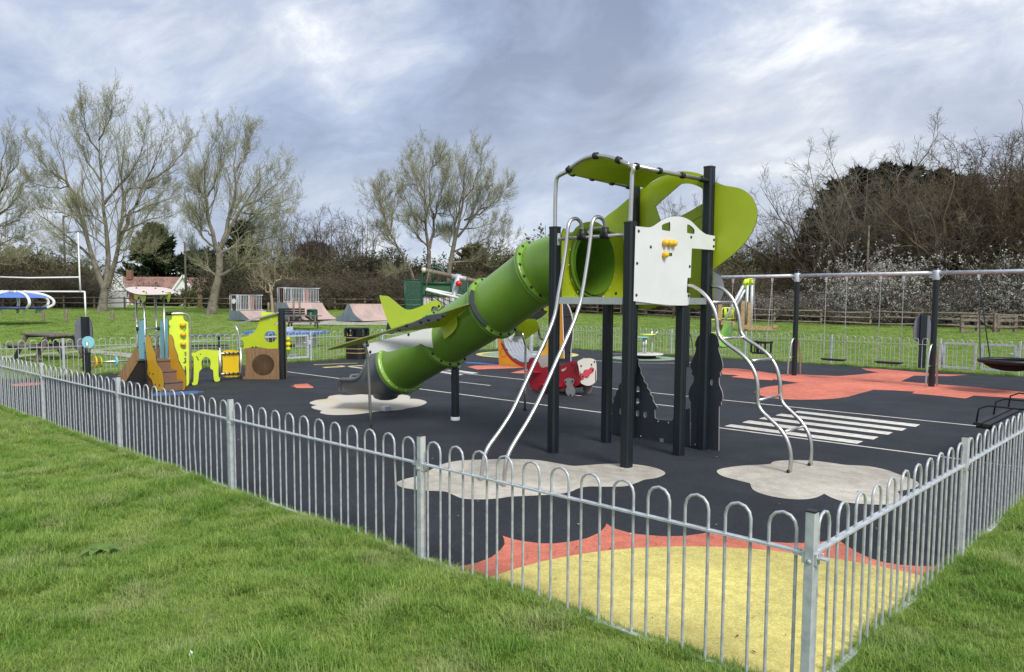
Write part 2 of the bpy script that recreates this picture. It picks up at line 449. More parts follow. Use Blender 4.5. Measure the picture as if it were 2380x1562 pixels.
def copy_thing(src, loc, rz, label, scale=None):
    def rec(o, par):
        c = o.copy(); COL.objects.link(c)
        if par is not None: c.parent = par
        for ch in o.children: rec(ch, c)
        return c
    c = rec(src, None)
    c.location = loc; c.rotation_euler = (0, 0, rz)
    if scale: c.scale = scale if isinstance(scale, tuple) else (scale,) * 3
    c['label'] = label
    return c

def cr(pts, k=5, closed=True):
    """Smooth curve through points; a point given twice is a corner."""
    n = len(pts); out = []
    rngk = range(n) if closed else range(n - 1)
    for i in rngk:
        p1, p2 = pts[i], pts[(i + 1) % n]
        if p1 == p2: continue
        p0 = pts[i - 1] if (closed or i > 0) else p1
        p3 = pts[(i + 2) % n] if (closed or i + 2 < n) else p2
        for j in range(k):
            t = j / k
            q = []
            for d in range(len(p1)):
                a, b, c, e = p0[d], p1[d], p2[d], p3[d]
                q.append(0.5 * (2 * b + (c - a) * t + (2 * a - 5 * b + 4 * c - e) * t * t + (3 * b - a - 3 * c + e) * t ** 3))
            out.append(tuple(q))
    if not closed: out.append(tuple(pts[-1]))
    return out
def circle(c, r, n=20, ry=None):
    return [(c[0] + r * math.cos(2 * math.pi * i / n), c[1] + (ry or r) * math.sin(2 * math.pi * i / n)) for i in range(n)]
def corners(*p):
    out = []
    for q in p: out += [q, q]
    return out
def panel(name, pl, z, outer, t, mats, parent, holes=(), smooth=True, off=0.0, k=4):
    """A laminate panel in a vertical plane, its outline measured on the photograph; it is t thick, away from the viewer."""
    lo = [pl.pt(z, *q) for q in outer]
    if smooth: lo = cr(lo, k)
    ho = []
    for h in holes:
        q = [pl.pt(z, *a) for a in h]
        ho.append(cr(q, k) if smooth else q)
    mb = MB()
    d = Vector((pl.d.x, pl.d.y, 0)); nn = Vector((pl.n.x, pl.n.y, 0))
    o = Vector((pl.o.x, pl.o.y, 0)) + nn * off
    mb.prism(lo, ho, o, d, Z3, nn, t)
    return build(name, mb, mats, parent)

_bm = {}
def bolt_mesh(r, mt):
    key = (round(r, 4), mt.name)
    if key not in _bm:
        mb = MB().lathe([(r * 1.25, 0), (r * 1.25, r * 0.25), (r, r * 0.3), (r * 0.8, r * 0.8), (r * 0.4, r * 1.05), (0, r * 1.1)], (0, 0, 0), 8)
        me = bpy.data.meshes.new('bolt')
        me.from_pydata(mb.v, [], mb.f); me.materials.append(mt)
        me.polygons.foreach_set('use_smooth', mb.s)
        _bm[key] = me
    return _bm[key]
def bolt(p, n, r=0.013, mt=None, parent=None):
    o = plain('bolt', bolt_mesh(r, mt or BLACK), parent, p)
    o.rotation_euler = Vector(n).to_track_quat('Z', 'Y').to_euler()
    return o
def panel_bolts(pl, z, pts, parent, r=0.013, off=0.0, mt=None):
    nn = Vector((-pl.n.x, -pl.n.y, 0))
    for q in pts: bolt(pl.pw(z, *q, off=off), nn, r, mt, parent)

def arrays_mesh(name, V, quads=None, tris=None, mats=(), smooth=False, mi=None):
    """Mesh from numpy arrays."""
    me = bpy.data.meshes.new(name)
    nq = 0 if quads is None else len(quads); ntr = 0 if tris is None else len(tris)
    me.vertices.add(len(V)); me.vertices.foreach_set('co', np.asarray(V, np.float32).ravel())
    idx = []; tot = []
    if nq: idx.append(np.asarray(quads, np.int32).ravel()); tot.append(np.full(nq, 4, np.int32))
    if ntr: idx.append(np.asarray(tris, np.int32).ravel()); tot.append(np.full(ntr, 3, np.int32))
    idx = np.concatenate(idx); tot = np.concatenate(tot)
    me.loops.add(len(idx)); me.loops.foreach_set('vertex_index', idx)
    me.polygons.add(len(tot))
    st = np.zeros(len(tot), np.int32); st[1:] = np.cumsum(tot)[:-1]
    me.polygons.foreach_set('loop_start', st); me.polygons.foreach_set('loop_total', tot)
    if smooth: me.polygons.foreach_set('use_smooth', np.ones(len(tot), bool))
    for m in mats: me.materials.append(m)
    if mi is not None: me.polygons.foreach_set('material_index', np.asarray(mi, np.int32))
    me.update(calc_edges=True)
    return me
def sheet(name, pts, z, m, parent=None, kind='structure', fine=None):
    """A flat marking: polygon of ground points at height z."""
    tri = tessellate_polygon([[Vector((p[0], p[1], 0)) for p in pts]])
    mb = MB(); o = Vector((sum(p[0] for p in pts) / len(pts), sum(p[1] for p in pts) / len(pts), z))
    fs = []
    for a, b, c in tri:
        ar = (pts[b][0] - pts[a][0]) * (pts[c][1] - pts[a][1]) - (pts[b][1] - pts[a][1]) * (pts[c][0] - pts[a][0])
        fs.append((a, b, c) if ar > 0 else (a, c, b))
    mb.add([(p[0], p[1], z) for p in pts], fs)
    ob = build(name, mb, m, parent, origin=o)
    if parent is None and kind: ob['kind'] = kind
    return ob
def zsheet(name, zk, pts, z, m, smooth=False, **kw):
    g = [tuple(ground(zk, *q).xy) for q in pts]
    if smooth: g = cr(g, 5)
    return sheet(name, g, z, m, **kw)

# ------------------------------------------------------------------ ground
def grass_ground_mat():
    m = bpy.data.materials.new('mown_grass_ground'); m.use_nodes = True
    t = m.node_tree; b = t.nodes['Principled BSDF']; b.inputs['Roughness'].default_value = 0.9; b.inputs['Specular IOR Level'].default_value = 0.2
    g = t.nodes.new('ShaderNodeNewGeometry')
    def noise(sc, det, ro, st=None):
        v = g.outputs['Position']
        if st:
            mp = t.nodes.new('ShaderNodeMapping'); mp.inputs['Scale'].default_value = st; t.links.new(v, mp.inputs['Vector']); v = mp.outputs[0]
        n = t.nodes.new('ShaderNodeTexNoise'); n.inputs['Scale'].default_value = sc; n.inputs['Detail'].default_value = det; n.inputs['Roughness'].default_value = ro
        t.links.new(v, n.inputs['Vector']); return n.outputs['Fac']
    def rmp(x, a, b2, lo=0.0, hi=1.0):
        r = t.nodes.new('ShaderNodeMapRange'); r.inputs[1].default_value = a; r.inputs[2].default_value = b2; r.inputs[3].default_value = lo; r.inputs[4].default_value = hi
        t.links.new(x, r.inputs[0]); return r.outputs[0]
    def mix(f, a, c):
        x = t.nodes.new('ShaderNodeMix'); x.data_type = 'RGBA'
        t.links.new(f, x.inputs[0])
        for i, q in ((6, a), (7, c)):
            if isinstance(q, tuple): x.inputs[i].default_value = (*q, 1)
            else: t.links.new(q, x.inputs[i])
        return x.outputs[2]
    fine = noise(18, 8, 0.75)
    broad = noise(0.16, 5, 0.6, (0.55, 1.6, 1))
    mid = noise(1.1, 6, 0.65)
    c = mix(rmp(fine, 0.36, 0.66), (0.115, 0.180, 0.036), (0.260, 0.335, 0.090))
    c = mix(rmp(broad, 0.40, 0.62, 0, 0.55), c, (0.265, 0.300, 0.105))
    c = mix(rmp(mid, 0.50, 0.72, 0, 0.55), c, (0.125, 0.215, 0.042))
    t.links.new(c, b.inputs['Base Color'])
    bp = t.nodes.new('ShaderNodeBump'); bp.inputs['Strength'].default_value = 0.8; bp.inputs['Distance'].default_value = 0.06
    t.links.new(fine, bp.inputs['Height']); t.links.new(bp.outputs[0], b.inputs['Normal'])
    return m
GRASSG = grass_ground_mat()
xs = np.concatenate([np.arange(-260, -90, 10), np.arange(-90, 90, 3), np.arange(90, 261, 10)])
ys = np.concatenate([np.arange(-30, 20, 3), np.arange(20, 90, 1.0), np.arange(90, 420, 15)])
X, Y = np.meshgrid(xs, ys)
TT = np.clip(Y - 32.5, 0, 42); Zg = 0.024 * TT * TT / (TT + 3)
nx, ny = len(xs), len(ys)
I = np.arange(nx * ny).reshape(ny, nx)
me = arrays_mesh('grass_field', np.stack([X.ravel(), Y.ravel(), Zg.ravel()], 1), np.stack([I[:-1, :-1].ravel(), I[:-1, 1:].ravel(), I[1:, 1:].ravel(), I[1:, :-1].ravel()], 1), mats=[GRASSG], smooth=True)
tag(plain('grass_field', me), kind='structure')

def rect_uv(u0, u1, v0, v1):
    return [tuple(uv(a, b)) for a, b in ((u0, v0), (u1, v0), (u1, v1), (u0, v1))]
# safety surfacing, edge a little irregular
edge = []
for a, b, n in (((0, 0), (0, VLEN), 60), ((0, VLEN), (ULEN, VLEN), 60), ((ULEN, VLEN), (ULEN, 0), 60), ((ULEN, 0), (0, 0), 60)):
    for i in range(n):
        t = i / n; uu = a[0] + (b[0] - a[0]) * t; vv = a[1] + (b[1] - a[1]) * t
        j = random.uniform(-0.02, 0.025)
        du = (1 if uu > ULEN / 2 else -1) if a[0] == b[0] else 0; dv = (1 if vv > VLEN / 2 else -1) if a[1] == b[1] else 0
        edge.append(tuple(uv(uu + du * (0.0 + j), vv + dv * (0.0 + j))))
sheet('rubber_surface', edge, 0.006, RUBBER)

# coloured areas and painted markings
L1, L2, L3 = 0.010, 0.014, 0.018
# sun in the near corner
rim = [(400, 480)]
sun_edge = [(215, 515), (290, 503), (355, 490), (410, 468), (444, 440), (458, 420), (455, 400), (450, 389), (450, 389), (490, 402), (530, 410), (590, 417), (640, 418), (700, 411), (760, 399), (806, 379), (828, 358), (835, 344), (835, 344), (860, 361), (930, 381), (1040, 391), (1120, 390), (1190, 381), (1240, 368), (1240, 368),
            (1300, 392), (1400, 408), (1500, 416), (1600, 415), (1690, 403), (1690, 403), (1720, 424), (1760, 449), (1810, 472), (1860, 488), (1920, 497), (1990, 502), (2070, 503), (2160, 499)]
g = [tuple(ground('I', *q).xy) for q in sun_edge]
def clampuv(p):
    a, b = to_uv(*p); return tuple(uv(max(a, 0.012), max(b, 0.012)))
g = [clampuv(p) for p in g] + [tuple(uv(0.012, 0.012))]
sheet('orange_sun_rays', g, L1, RORG)
cs = C2 + Vector((-0.03, 0.23)); ys_ = []
for i in range(90):
    a = 2 * math.pi * i / 90
    p = cs + Vector((math.cos(a), math.sin(a))) * 2.14
    if min(to_uv(*p)) > -0.3:
        p = Vector(clampuv(p)); ys_.append((math.atan2(to_uv(*p)[0] - 0.012, to_uv(*p)[1] - 0.012), tuple(p)))
ys_.sort()
sheet('yellow_sun_disc', [p for _, p in ys_] + [tuple(uv(0.012, 0.012))], L2, RYEL)
# clouds
cl1 = [(57, 193), (90, 178), (140, 166), (180, 146), (230, 122), (290, 110), (370, 106), (480, 104), (570, 107), (650, 119), (710, 129), (770, 126), (850, 121), (930, 123), (1000, 133), (1042, 147), (1051, 160), (1020, 174), (975, 181), (945, 193), (905, 205), (840, 207), (775, 206), (735, 212), (700, 226), (650, 235), (560, 240), (480, 244), (430, 251), (360, 254), (300, 250), (268, 237), (235, 225), (180, 222), (120, 217), (75, 208)]
cl2 = [(1243, 150), (1262, 139), (1330, 129), (1400, 125), (1442, 122), (1442, 122), (1458, 112), (1520, 108), (1600, 110), (1680, 120), (1725, 126), (1800, 130), (1870, 144), (1920, 162), (1970, 180), (1992, 197), (1975, 212), (1912, 224), (1912, 224), (1922, 244), (1915, 263), (1870, 273), (1800, 272), (1720, 264), (1670, 248), (1640, 233), (1640, 233), (1610, 247), (1560, 254), (1490, 250), (1420, 236), (1378, 218), (1366, 194), (1366, 194), (1310, 180), (1262, 166)]
zsheet('cloud_marking', 'I', cl1, L1, RBEIGE, smooth=True)
zsheet('cloud_marking', 'I', cl2, L1, RBEIGE, smooth=True)
cl3 = [(40, 1340), (90, 1322), (160, 1314), (178, 1306), (178, 1306), (190, 1292), (260, 1281), (330, 1285), (450, 1277), (600, 1274), (760, 1281), (808, 1294), (806, 1311), (806, 1311), (870, 1315), (925, 1329), (935, 1345), (880, 1370), (800, 1384), (720, 1400), (560, 1411), (420, 1430), (300, 1437), (190, 1436), (120, 1422), (132, 1404), (132, 1404), (70, 1390), (52, 1374), (92, 1362), (92, 1362), (48, 1352)]
RBEIGE2 = mat('sandy_wetpour_rubber', (0.55, 0.52, 0.44), 0.88, col2=(0.56, 0.44, 0.24), vscale=0.9, detail=3, bump=0.4, bscale=300, mixlo=0.5, mixhi=0.68)
zsheet('cloud_marking', 'D', cl3, L1, RBEIGE2, smooth=True)
# orange aeroplane under the swings
pl_ = [(232, 696), (330, 697), (400, 703), (520, 720), (640, 737), (760, 738), (900, 745), (1045, 750), (1180, 740), (1320, 725), (1240, 712), (1200, 697), (1330, 701), (1500, 716), (1740, 737), (1930, 741), (1800, 751), (1560, 747), (1470, 787), (1600, 798), (1780, 811), (2000, 828), (2330, 862), (2330, 906), (1970, 884), (1912, 904), (1740, 886), (1545, 869), (1565, 857), (1420, 849), (1285, 844), (1190, 870), (1110, 893), (1010, 906), (900, 912), (780, 913), (660, 909), (560, 897), (500, 879), (470, 860), (500, 836), (560, 822), (650, 812), (775, 797), (690, 785), (600, 773), (590, 779), (480, 773), (310, 756), (365, 745), (250, 738)]
zsheet('orange_plane_marking', 'H', pl_, L1, RORG)
# road lines, dashes and two zebra crossings
def line_uv(name, v0, u0, u1, w, m=RWHI, z=L1):
    return sheet(name, [tuple(uv(a, b)) for a, b in ((u0, v0 - w / 2), (u1, v0 - w / 2), (u1, v0 + w / 2), (u0, v0 + w / 2))], z, m)
line_uv('road_edge_line', 7.18, 0.1, 17.2, 0.065)
line_uv('road_edge_line', 10.30, 0.1, 17.6, 0.065)
for a in (6.05, 8.35, 11.0, 13.6):
    line_uv('road_dash', 8.78, a, a + 1.15, 0.065)
zeb = [[(765, 988), (1602, 1083), (1570, 1099), (742, 1000)], [(652, 1008), (1510, 1110), (1478, 1126), (612, 1020)], [(540, 1030), (1416, 1137), (1382, 1153), (500, 1043)],
       [(432, 1054), (1319, 1168), (1282, 1186), (385, 1069)], [(310, 1081), (1214, 1198), (1172, 1215), (265, 1094)]]
for q in zeb: zsheet('zebra_stripe', 'H', q, L1, RWHI)
for q in ([(1075, 1090), (1175, 1090), (1338, 1113), (1290, 1119)], [(1000, 1103), (1060, 1102), (1222, 1126), (1180, 1131)], [(900, 1140), (960, 1143), (975, 1149), (940, 1154)], [(378, 1120), (470, 1117), (500, 1134), (430, 1137)], [(240, 1055), (300, 1057), (500, 1079), (490, 1085)]):
    zsheet('zebra_stripe', 'D', q, L1, RWHI)
# small shapes
zsheet('orange_patch', 'C', [(1960, 1338), (2010, 1338), (2012, 1322), (2130, 1314), (2160, 1312), (2230, 1352), (2215, 1362), (2040, 1362), (2010, 1346)], L1, RORG)
zsheet('blue_crayon_marking', 'C', [(455, 1412), (925, 1392), (942, 1401), (990, 1399), (1000, 1406), (992, 1413), (942, 1413), (932, 1428), (420, 1455)], L1, RBLU)
zsheet('orange_patch', 'B', [(100, 1343), (240, 1326), (400, 1322), (478, 1330), (400, 1345), (260, 1357), (140, 1358)], L1, RORG)
zsheet('blue_arrow_marking', 'M', [(-200, 960), (0, 968), (160, 985), (335, 990), (335, 1016), (180, 1006), (0, 992), (-150, 985)], L1, RBLU)
zsheet('orange_patch', 'M', [(-160, 1040), (-20, 1020), (200, 1016), (330, 1016), (560, 1035), (760, 1045), (560, 1062), (200, 1072), (0, 1081)], L2, RORG)
zsheet('orange_patch', 'M', [(505, 1132), (640, 1102), (760, 1076), (830, 1100), (800, 1140), (650, 1140)], L2, RORG)
gcen = tuple(ground('M', 765, 846).xy)
sheet('green_disc_marking', circle(gcen, 1.85, 48), L1, RYEL)
sheet('green_disc_marking', circle(gcen, 1.62, 48), L2, RGRN)
sheet('green_star_marking', [(gcen[0] + (0.95 if i % 2 else 0.3) * math.cos(i * math.pi / 6), gcen[1] + (0.95 if i % 2 else 0.3) * math.sin(i * math.pi / 6)) for i in range(12)], L3, RWHI)
rcen = ground('F', 1190, 540).xy
sheet('roundabout_disc_marking', circle(rcen, 1.12, 48), L1, RGRN)
mb = MB()
for a0, a1 in ((0.15, 2.2), (3.2, 5.6)):
    n = 24; r0, r1 = 2.05, 2.13
    vs = [(rcen.x + r * math.cos(a0 + (a1 - a0) * i / n), rcen.y + r * math.sin(a0 + (a1 - a0) * i / n), L1) for i in range(n + 1) for r in (r0, r1)]
    mb.add(vs, [(2 * i, 2 * i + 1, 2 * i + 3, 2 * i + 2) for i in range(n)])
tag(build('white_arc_marking', mb, RWHI, origin=(rcen.x, rcen.y, L1)), kind='structure')
# thin line shapes by the gate on the far side
for a, b, w in (((C2 + U2 * 18.2 + V2 * 10.2), (C2 + U2 * 18.6 + V2 * 8.9), 0.06), ((C2 + U2 * 17.3 + V2 * 10.0), (C2 + U2 * 17.6 + V2 * 8.6), 0.12)):
    d = (b - a).normalized(); n = Vector((-d.y, d.x)) * w
    sheet('yellow_dash_marking', [tuple(a - n), tuple(b - n), tuple(b + n), tuple(a + n)], L1, RYEL)

# paths and the skate slab outside
def strip(name, pts, w, m, dz=0.02):
    P = [Vector(p) for p in cr([tuple(q) for q in pts], 8, False)]
    vs = []; fs = []
    for i, p in enumerate(P):
        d = (P[min(i + 1, len(P) - 1)] - P[max(i - 1, 0)]).normalized(); n = Vector((-d.y, d.x)) * w / 2
        for q in (p - n, p + n): vs.append((q.x, q.y, gz(q.x, q.y) + dz))
        if i: fs.append((2 * i - 2, 2 * i - 1, 2 * i + 1, 2 * i))
    mb = MB().add(vs, fs)
    return tag(build(name, mb, m, origin=vs[0]), kind='structure')
gq = lambda z, x, y: tuple(ground(z, x, y).xy)
strip('footpath', [gq('B', -60, 1075), gq('B', 420, 1030), gq('B', 900, 1000), gq('B', 1400, 948), gq('C', 900, 832), gq('C', 1400, 798), gq('C', 1800, 775)], 0.85, CONC)
strip('footpath', [gq('B', 800, 1004), gq('B', 1000, 1012), gq('B', 1200, 1032), gq('B', 1420, 1056), gq('B', 1560, 1082)], 0.9, CONC, 0.026)
sk = [ground('K', 90, 985), ground('D', 0, 735), ground('D', 300, 742), ground('D', 620, 735), ground('D', 640, 712), ground('D', 760, 700)]
a, b = ground('K', 1250, 992), ground('D', 660, 738)
mb = MB(); n = 14; vs = []; fs = []
for i in range(n + 1):
    for j in range(5):
        x = a.x - 0.4 + (b.x + 1.8 - a.x) * i / n; y = min(a.y, b.y) - 1.3 + 8.0 * j / 4
        vs.append((x, y, gz(x, y) + 0.05))
        if i and j: q = i * 5 + j; fs.append((q - 6, q - 1, q, q - 5))
tag(build('skate_slab', mb.add(vs, fs), CONC, origin=vs[0]), kind='structure')

# ------------------------------------------------------------------ bow top fences
POST_H, RAIL_Z, HOOP_TOP = 0.965, 0.752, 0.935
def hoop_mesh(bend=None, r=0.0086):
    w = 0.072; top = HOOP_TOP - w
    path = [(-w, 0, 0.03), (-w, 0, 0.4), (-w, 0, 0.72), (-w, 0, top)] + [(-w * math.cos(a), 0, top + w * math.sin(a)) for a in (0.5, 1.0, 1.571, 2.14, 2.64)] + [(w, 0, top), (w, 0, 0.72), (w, 0, 0.4), (w, 0, 0.03)]
    if bend:
        nb = []
        for i, p in enumerate(path):
            k = math.sin(math.pi * min(max((p[2] - 0.03) / 0.72, 0), 1))
            s = bend[0] if p[0] < 0 else bend[1]
            nb.append((p[0] + s * k, p[1] + bend[2] * k, p[2]))
        path = nb
    mb = MB().tube(path, r, 6, False)
    me = bpy.data.meshes.new('hoop'); me.from_pydata(mb.v, [], mb.f); me.materials.append(GALVD)
    me.polygons.foreach_set('use_smooth', mb.s)
    return me
HOOPS = [hoop_mesh()] + [hoop_mesh(b) for b in ((0.012, -0.006, 0.01), (-0.008, 0.016, -0.008), (0.022, 0.03, 0.012), (0.004, -0.004, -0.012))]
def post_mesh(h=POST_H, s=0.05):
    c = 0.004
    o = [(-s / 2 + c, -s / 2), (s / 2 - c, -s / 2), (s / 2, -s / 2 + c), (s / 2, s / 2 - c), (s / 2 - c, s / 2), (-s / 2 + c, s / 2), (-s / 2, s / 2 - c), (-s / 2, -s / 2 + c)]
    mb = MB().prism(o, [], (0, 0, -0.05), (1, 0, 0), (0, 1, 0), Z3, h + 0.05, 0, 0)
    me = bpy.data.meshes.new('post'); me.from_pydata(mb.v, [], mb.f); me.materials.append(GALV)
    return me
def cap_mesh(s=0.053):
    mb = MB().box((0, 0, POST_H + 0.003), (s, s, 0.007))
    me = bpy.data.meshes.new('cap'); me.from_pydata(mb.v, [], mb.f); me.materials.append(BLACK)
    return me
POSTM, CAPM = post_mesh(), cap_mesh()
def bracket_mesh():
    mb = MB().box((0.031, 0, RAIL_Z - 0.02), (0.012, 0.045, 0.055)).box((0.055, 0, RAIL_Z - 0.012), (0.06, 0.04, 0.008))
    mb.lathe([(0.010, 0), (0.009, 0.008), (0, 0.010)], (0.055, 0, RAIL_Z + 0.007), 8)
    mb.lathe([(0.013, 0), (0.010, 0.008), (0, 0.011)], (0, -0.026, RAIL_Z - 0.035), 10, (0, -1, 0))
    mb.lathe([(0.013, 0), (0.010, 0.008), (0, 0.011)], (0, 0.026, RAIL_Z - 0.035), 10, (0, 1, 0))
    me = bpy.data.meshes.new('bracket'); me.from_pydata(mb.v, [], mb.f); me.materials.append(GALV)
    return me
BRM = bracket_mesh()
def rail_mesh(L):
    mb = MB().box((0, 0, 0), (L, 0.040, 0.011))
    me = bpy.data.meshes.new('rail'); me.from_pydata(mb.v, [], mb.f); me.materials.append(GALV)
    return me
def fence(start, dirv, bays, label, first=True, last=True, bent=0.06):
    """Bow top fence from a point along a direction; bays are (offset, length)."""
    root = thing('bow_top_fence', label, 'fence', (start.x, start.y, 0), 'bow top fences round the playground')
    root.rotation_euler = (0, 0, math.atan2(dirv.y, dirv.x))
    rails = {}
    done = set()
    for off, L in bays:
        for x in (off, off + L):
            k = round(x, 3)
            if k in done or (x == 0 and not first): continue
            done.add(k)
            p = plain('post', POSTM, root); p.location = (x, 0, 0)
            c = plain('cap', CAPM, p)
            for sgn in (0, 1):
                br = plain('bracket', BRM, p); br.rotation_euler = (0, 0, math.pi * sgn)
        key = round(L, 3)
        if key not in rails: rails[key] = rail_mesh(L - 0.05)
        for z in (RAIL_Z, 0.022):
            r = plain('rail', rails[key], root); r.location = (off + L / 2, 0, z)
        n = max(1, round((L - 0.05) / 0.251))
        for i in range(n):
            k = 0
            if random.random() < bent: k = random.choice((1, 2, 4))
            h = plain('hoop', HOOPS[k], root); h.location = (off + 0.025 + (L - 0.05) * (i + 0.5) / n, 0, 0)
    return root
f_left = fence(C2, U2, [(0, 2.98), (2.98, 3.03), (6.01, 3.06), (9.07, 3.19), (12.26, 3.2), (15.46, ULEN - 15.46)], 'long galvanised bow top fence along the nearest grass, left of the corner post')
f_right = fence(C2, V2, [(i * 2.92, 2.92) for i in range(6)] + [(6 * 2.92, VLEN - 6 * 2.92)], 'galvanised bow top fence running away behind the black slatted bench', first=False)
f_backl = fence(uv(ULEN, 0), V2, [(0, 2.56), (2.56, 2.6), (5.16, 2.6), (9.63, 2.8), (12.43, 2.8), (15.23, 2.8), (18.03, VLEN - 18.03)], 'galvanised bow top fence behind the toddler climbing frame and the litter bin', first=False)
f_backr = fence(uv(0, VLEN), U2, [(0, 2.75), (4.67, 3.06), (7.73, 2.87), (10.6, 2.87), (13.47, 3.05), (16.52, ULEN - 16.52)], 'galvanised bow top fence behind the swings and the roundabout', first=False, last=False)
def gate(start, dirv, L, leaves, label):
    root = thing('metal_gate', label, 'gate', (start.x, start.y, 0), 'gates of the playground')
    root.rotation_euler = (0, 0, math.atan2(dirv.y, dirv.x))
    w = L / leaves
    for k in range(leaves):
        x0, x1 = k * w + 0.06, (k + 1) * w - 0.05
        mb = MB()
        mb.box(((x0 + x1) / 2, 0, 0.82), (x1 - x0, 0.05, 0.05)).box(((x0 + x1) / 2, 0, 0.14), (x1 - x0, 0.05, 0.05))
        mb.box((x0 + 0.025, 0, 0.48), (0.05, 0.05, 0.629)).box((x1 - 0.025, 0, 0.48), (0.05, 0.05, 0.629))
        fr = build('gate_frame', mb, GALV, root, local=True)
        n = max(3, round((x1 - x0) / 0.25))
        for i in range(n):
            h = plain('hoop', HOOPS[0], fr); h.location = (x0 + 0.05 + (x1 - x0 - 0.1) * (i + 0.5) / n, 0, 0)
        mb = MB().tube([(x0 - 0.02, 0, 0.2), (x0 - 0.02, 0, 0.78)], 0.022, 8)
        build('hinge_post', mb, GALV, root, local=True)
    mb = MB().box((L - 0.03, 0, 0.6), (0.10, 0.07, 0.14)).tube([(L - 0.12, -0.04, 0.6), (L - 0.12, -0.09, 0.6), (L - 0.28, -0.09, 0.6)], 0.012, 6)
    build('latch', mb, GALV, root, local=True)
    return root
gate(uv(ULEN, 7.79), V2, 1.8, 1, 'single galvanised gate in the fence between toddler frame and litter bin')
gate(uv(4.65, VLEN), -U2, 1.88, 2, 'double galvanised gate in the fence behind the black basket swing')

# ------------------------------------------------------------------ slide tower
def v3(p, z=0.0): return Vector((p.x, p.y, z))
P1, P2, P3, P4, P5, P6 = (ground('T', *q).xy for q in ((1285, 1052.5), (1455.6, 1087), (1632.8, 1045.5), (1410, 1028.5), (1575.6, 1058.5), (1476, 1018)))
TU, TV = (P1 - P2).normalized(), (P3 - P2).normalized()
L_U, L_V = (P1 - P2).length, (P3 - P2).length
P6 = P1 + TV * L_V; P4 = P1 + TV * 1.08; P5 = P2 + TV * 1.08
PLF, PLR, PLL, PLB = Plane(P2, TU), Plane(P2, TV), Plane(P1, TV), Plane(P3, TU)
tower = thing('slide_tower', 'tall lime and white play tower with curved roof and green tube slide', 'play tower', v3((P1 + P3) / 2))
U3, V3 = v3(U2), v3(V2)
def sq_post(p, h, s=0.125, parent=None, m=NAVY, name='post'):
    c = 0.022; a = s / 2
    o = [(-a + c, -a), (a - c, -a), (a, -a + c), (a, a - c), (a - c, a), (-a + c, a), (-a, a - c), (-a, -a + c)]
    mb = MB().prism(o, [], v3(p), U3, V3, Z3, h, 0, 0)
    # shallow groove down each face
    for d, e in ((U3, V3), (V3, U3)):
        for sg in (-1, 1):
            mb.box(v3(p, h / 2) + d * (sg * (a + 0.002)) + e * 0.022, (0.004, 0.010, h - 0.02), d, e, Z3)
            mb.box(v3(p, h / 2) + d * (sg * (a + 0.002)) - e * 0.022, (0.004, 0.010, h - 0.02), d, e, Z3)
    ob = build(name, mb, m, parent)
    cp = MB().prism([(q[0] * 1.05, q[1] * 1.05) for q in o], [], v3(p, h), U3, V3, Z3, 0.022, 0, 0)
    build('post_cap', cp, BLACK, ob)
    return ob
for p, h in ((P1, 2.90), (P2, 2.88), (P3, 3.71), (P6, 3.70), (P4, 1.955), (P5, 1.955)):
    sq_post(p, h, parent=tower)
# deck
i_ = lambda p: (p - (p - (P1 + P3) / 2).normalized() * 0.09)
mb = MB().prism([tuple(i_(p)) for p in (P1, P2, P3, P6)], [], (0, 0, 1.977), (1, 0, 0), (0, 1, 0), Z3, 0.03)
dk = build('deck', mb, GREYL, tower)
mb = MB()
for p, q, d in ((P1, P2, -V3), (P2, P3, -U3), (P1, P6, U3), (P6, P3, V3)):
    a, b = v3(p, 1.985) + d * 0.035, v3(q, 1.985) + d * 0.035
    e = (b - a).normalized() * 0.066
    mb.bar(a + e, b - e, 0.02, 0.085)
build('deck_edging', mb, ALU, dk)
# roof
arch = [PLF.pt('E', *q) for q in ((405, 285), (440, 246), (500, 201), (570, 164), (640, 145), (700, 141), (770, 150), (840, 172), (900, 196), (955, 222))]
arch_s = cr(arch, 3, False)
mb = MB(); K = len(arch_s); vs = []
for off, dz in ((0.0, -0.018), (0.0, -0.030)):
    for a, z in arch_s:
        for vv in (0.02, L_V - 0.02): vs.append(v3(P2 + TU * a + TV * vv, z + dz))
fs = []
for i in range(K - 1):
    q = 2 * i; fs += [(q, q + 1, q + 3, q + 2), (2 * K + q, 2 * K + q + 2, 2 * K + q + 3, 2 * K + q + 1), (q, q + 2, 2 * K + q + 2, 2 * K + q), (q + 1, 2 * K + q + 1, 2 * K + q + 3, q + 3)]
fs += [(0, 2 * K, 2 * K + 1, 1), (2 * K - 2, 2 * K - 1, 4 * K - 1, 4 * K - 2)]
roof = build('roof', mb.add(vs, fs, True), LIME, tower)
tw = lambda a, z, vv=0.0: v3(P2 + TU * a + TV * vv, z)
build('roof_rail', MB().tube([tw(a, z) for a, z in arch_s], 0.024, 10), STEEL, tower)
for (a, z), far in ((arch[0], P6), (arch[-1], P3)):
    e0 = tw(a, z); e1 = v3(far, z - 0.01) - V3 * 0.06
    build('roof_rail', MB().tube([e0 + V3 * 0.05, e1], 0.024, 10), STEEL, tower)
    for t in (0.08, 0.36, 0.66, 0.93):
        p = e0.lerp(e1, t); d = (e1 - e0).normalized()
        build('roof_clamp', MB().tube([p - d * 0.024, p + d * 0.024], 0.040, 10), BLACK, tower)
for i in (2, 13, 22):
    i = min(i, len(arch_s) - 1); a, z = arch_s[i]; a2, z2 = arch_s[min(i + 1, K - 1)] if i < K - 1 else arch_s[i - 1]
    p = tw(a, z); d = (tw(a2, z2) - p).normalized()
    build('roof_clamp', MB().tube([p - d * 0.028, p + d * 0.028], 0.042, 10), BLACK, tower)
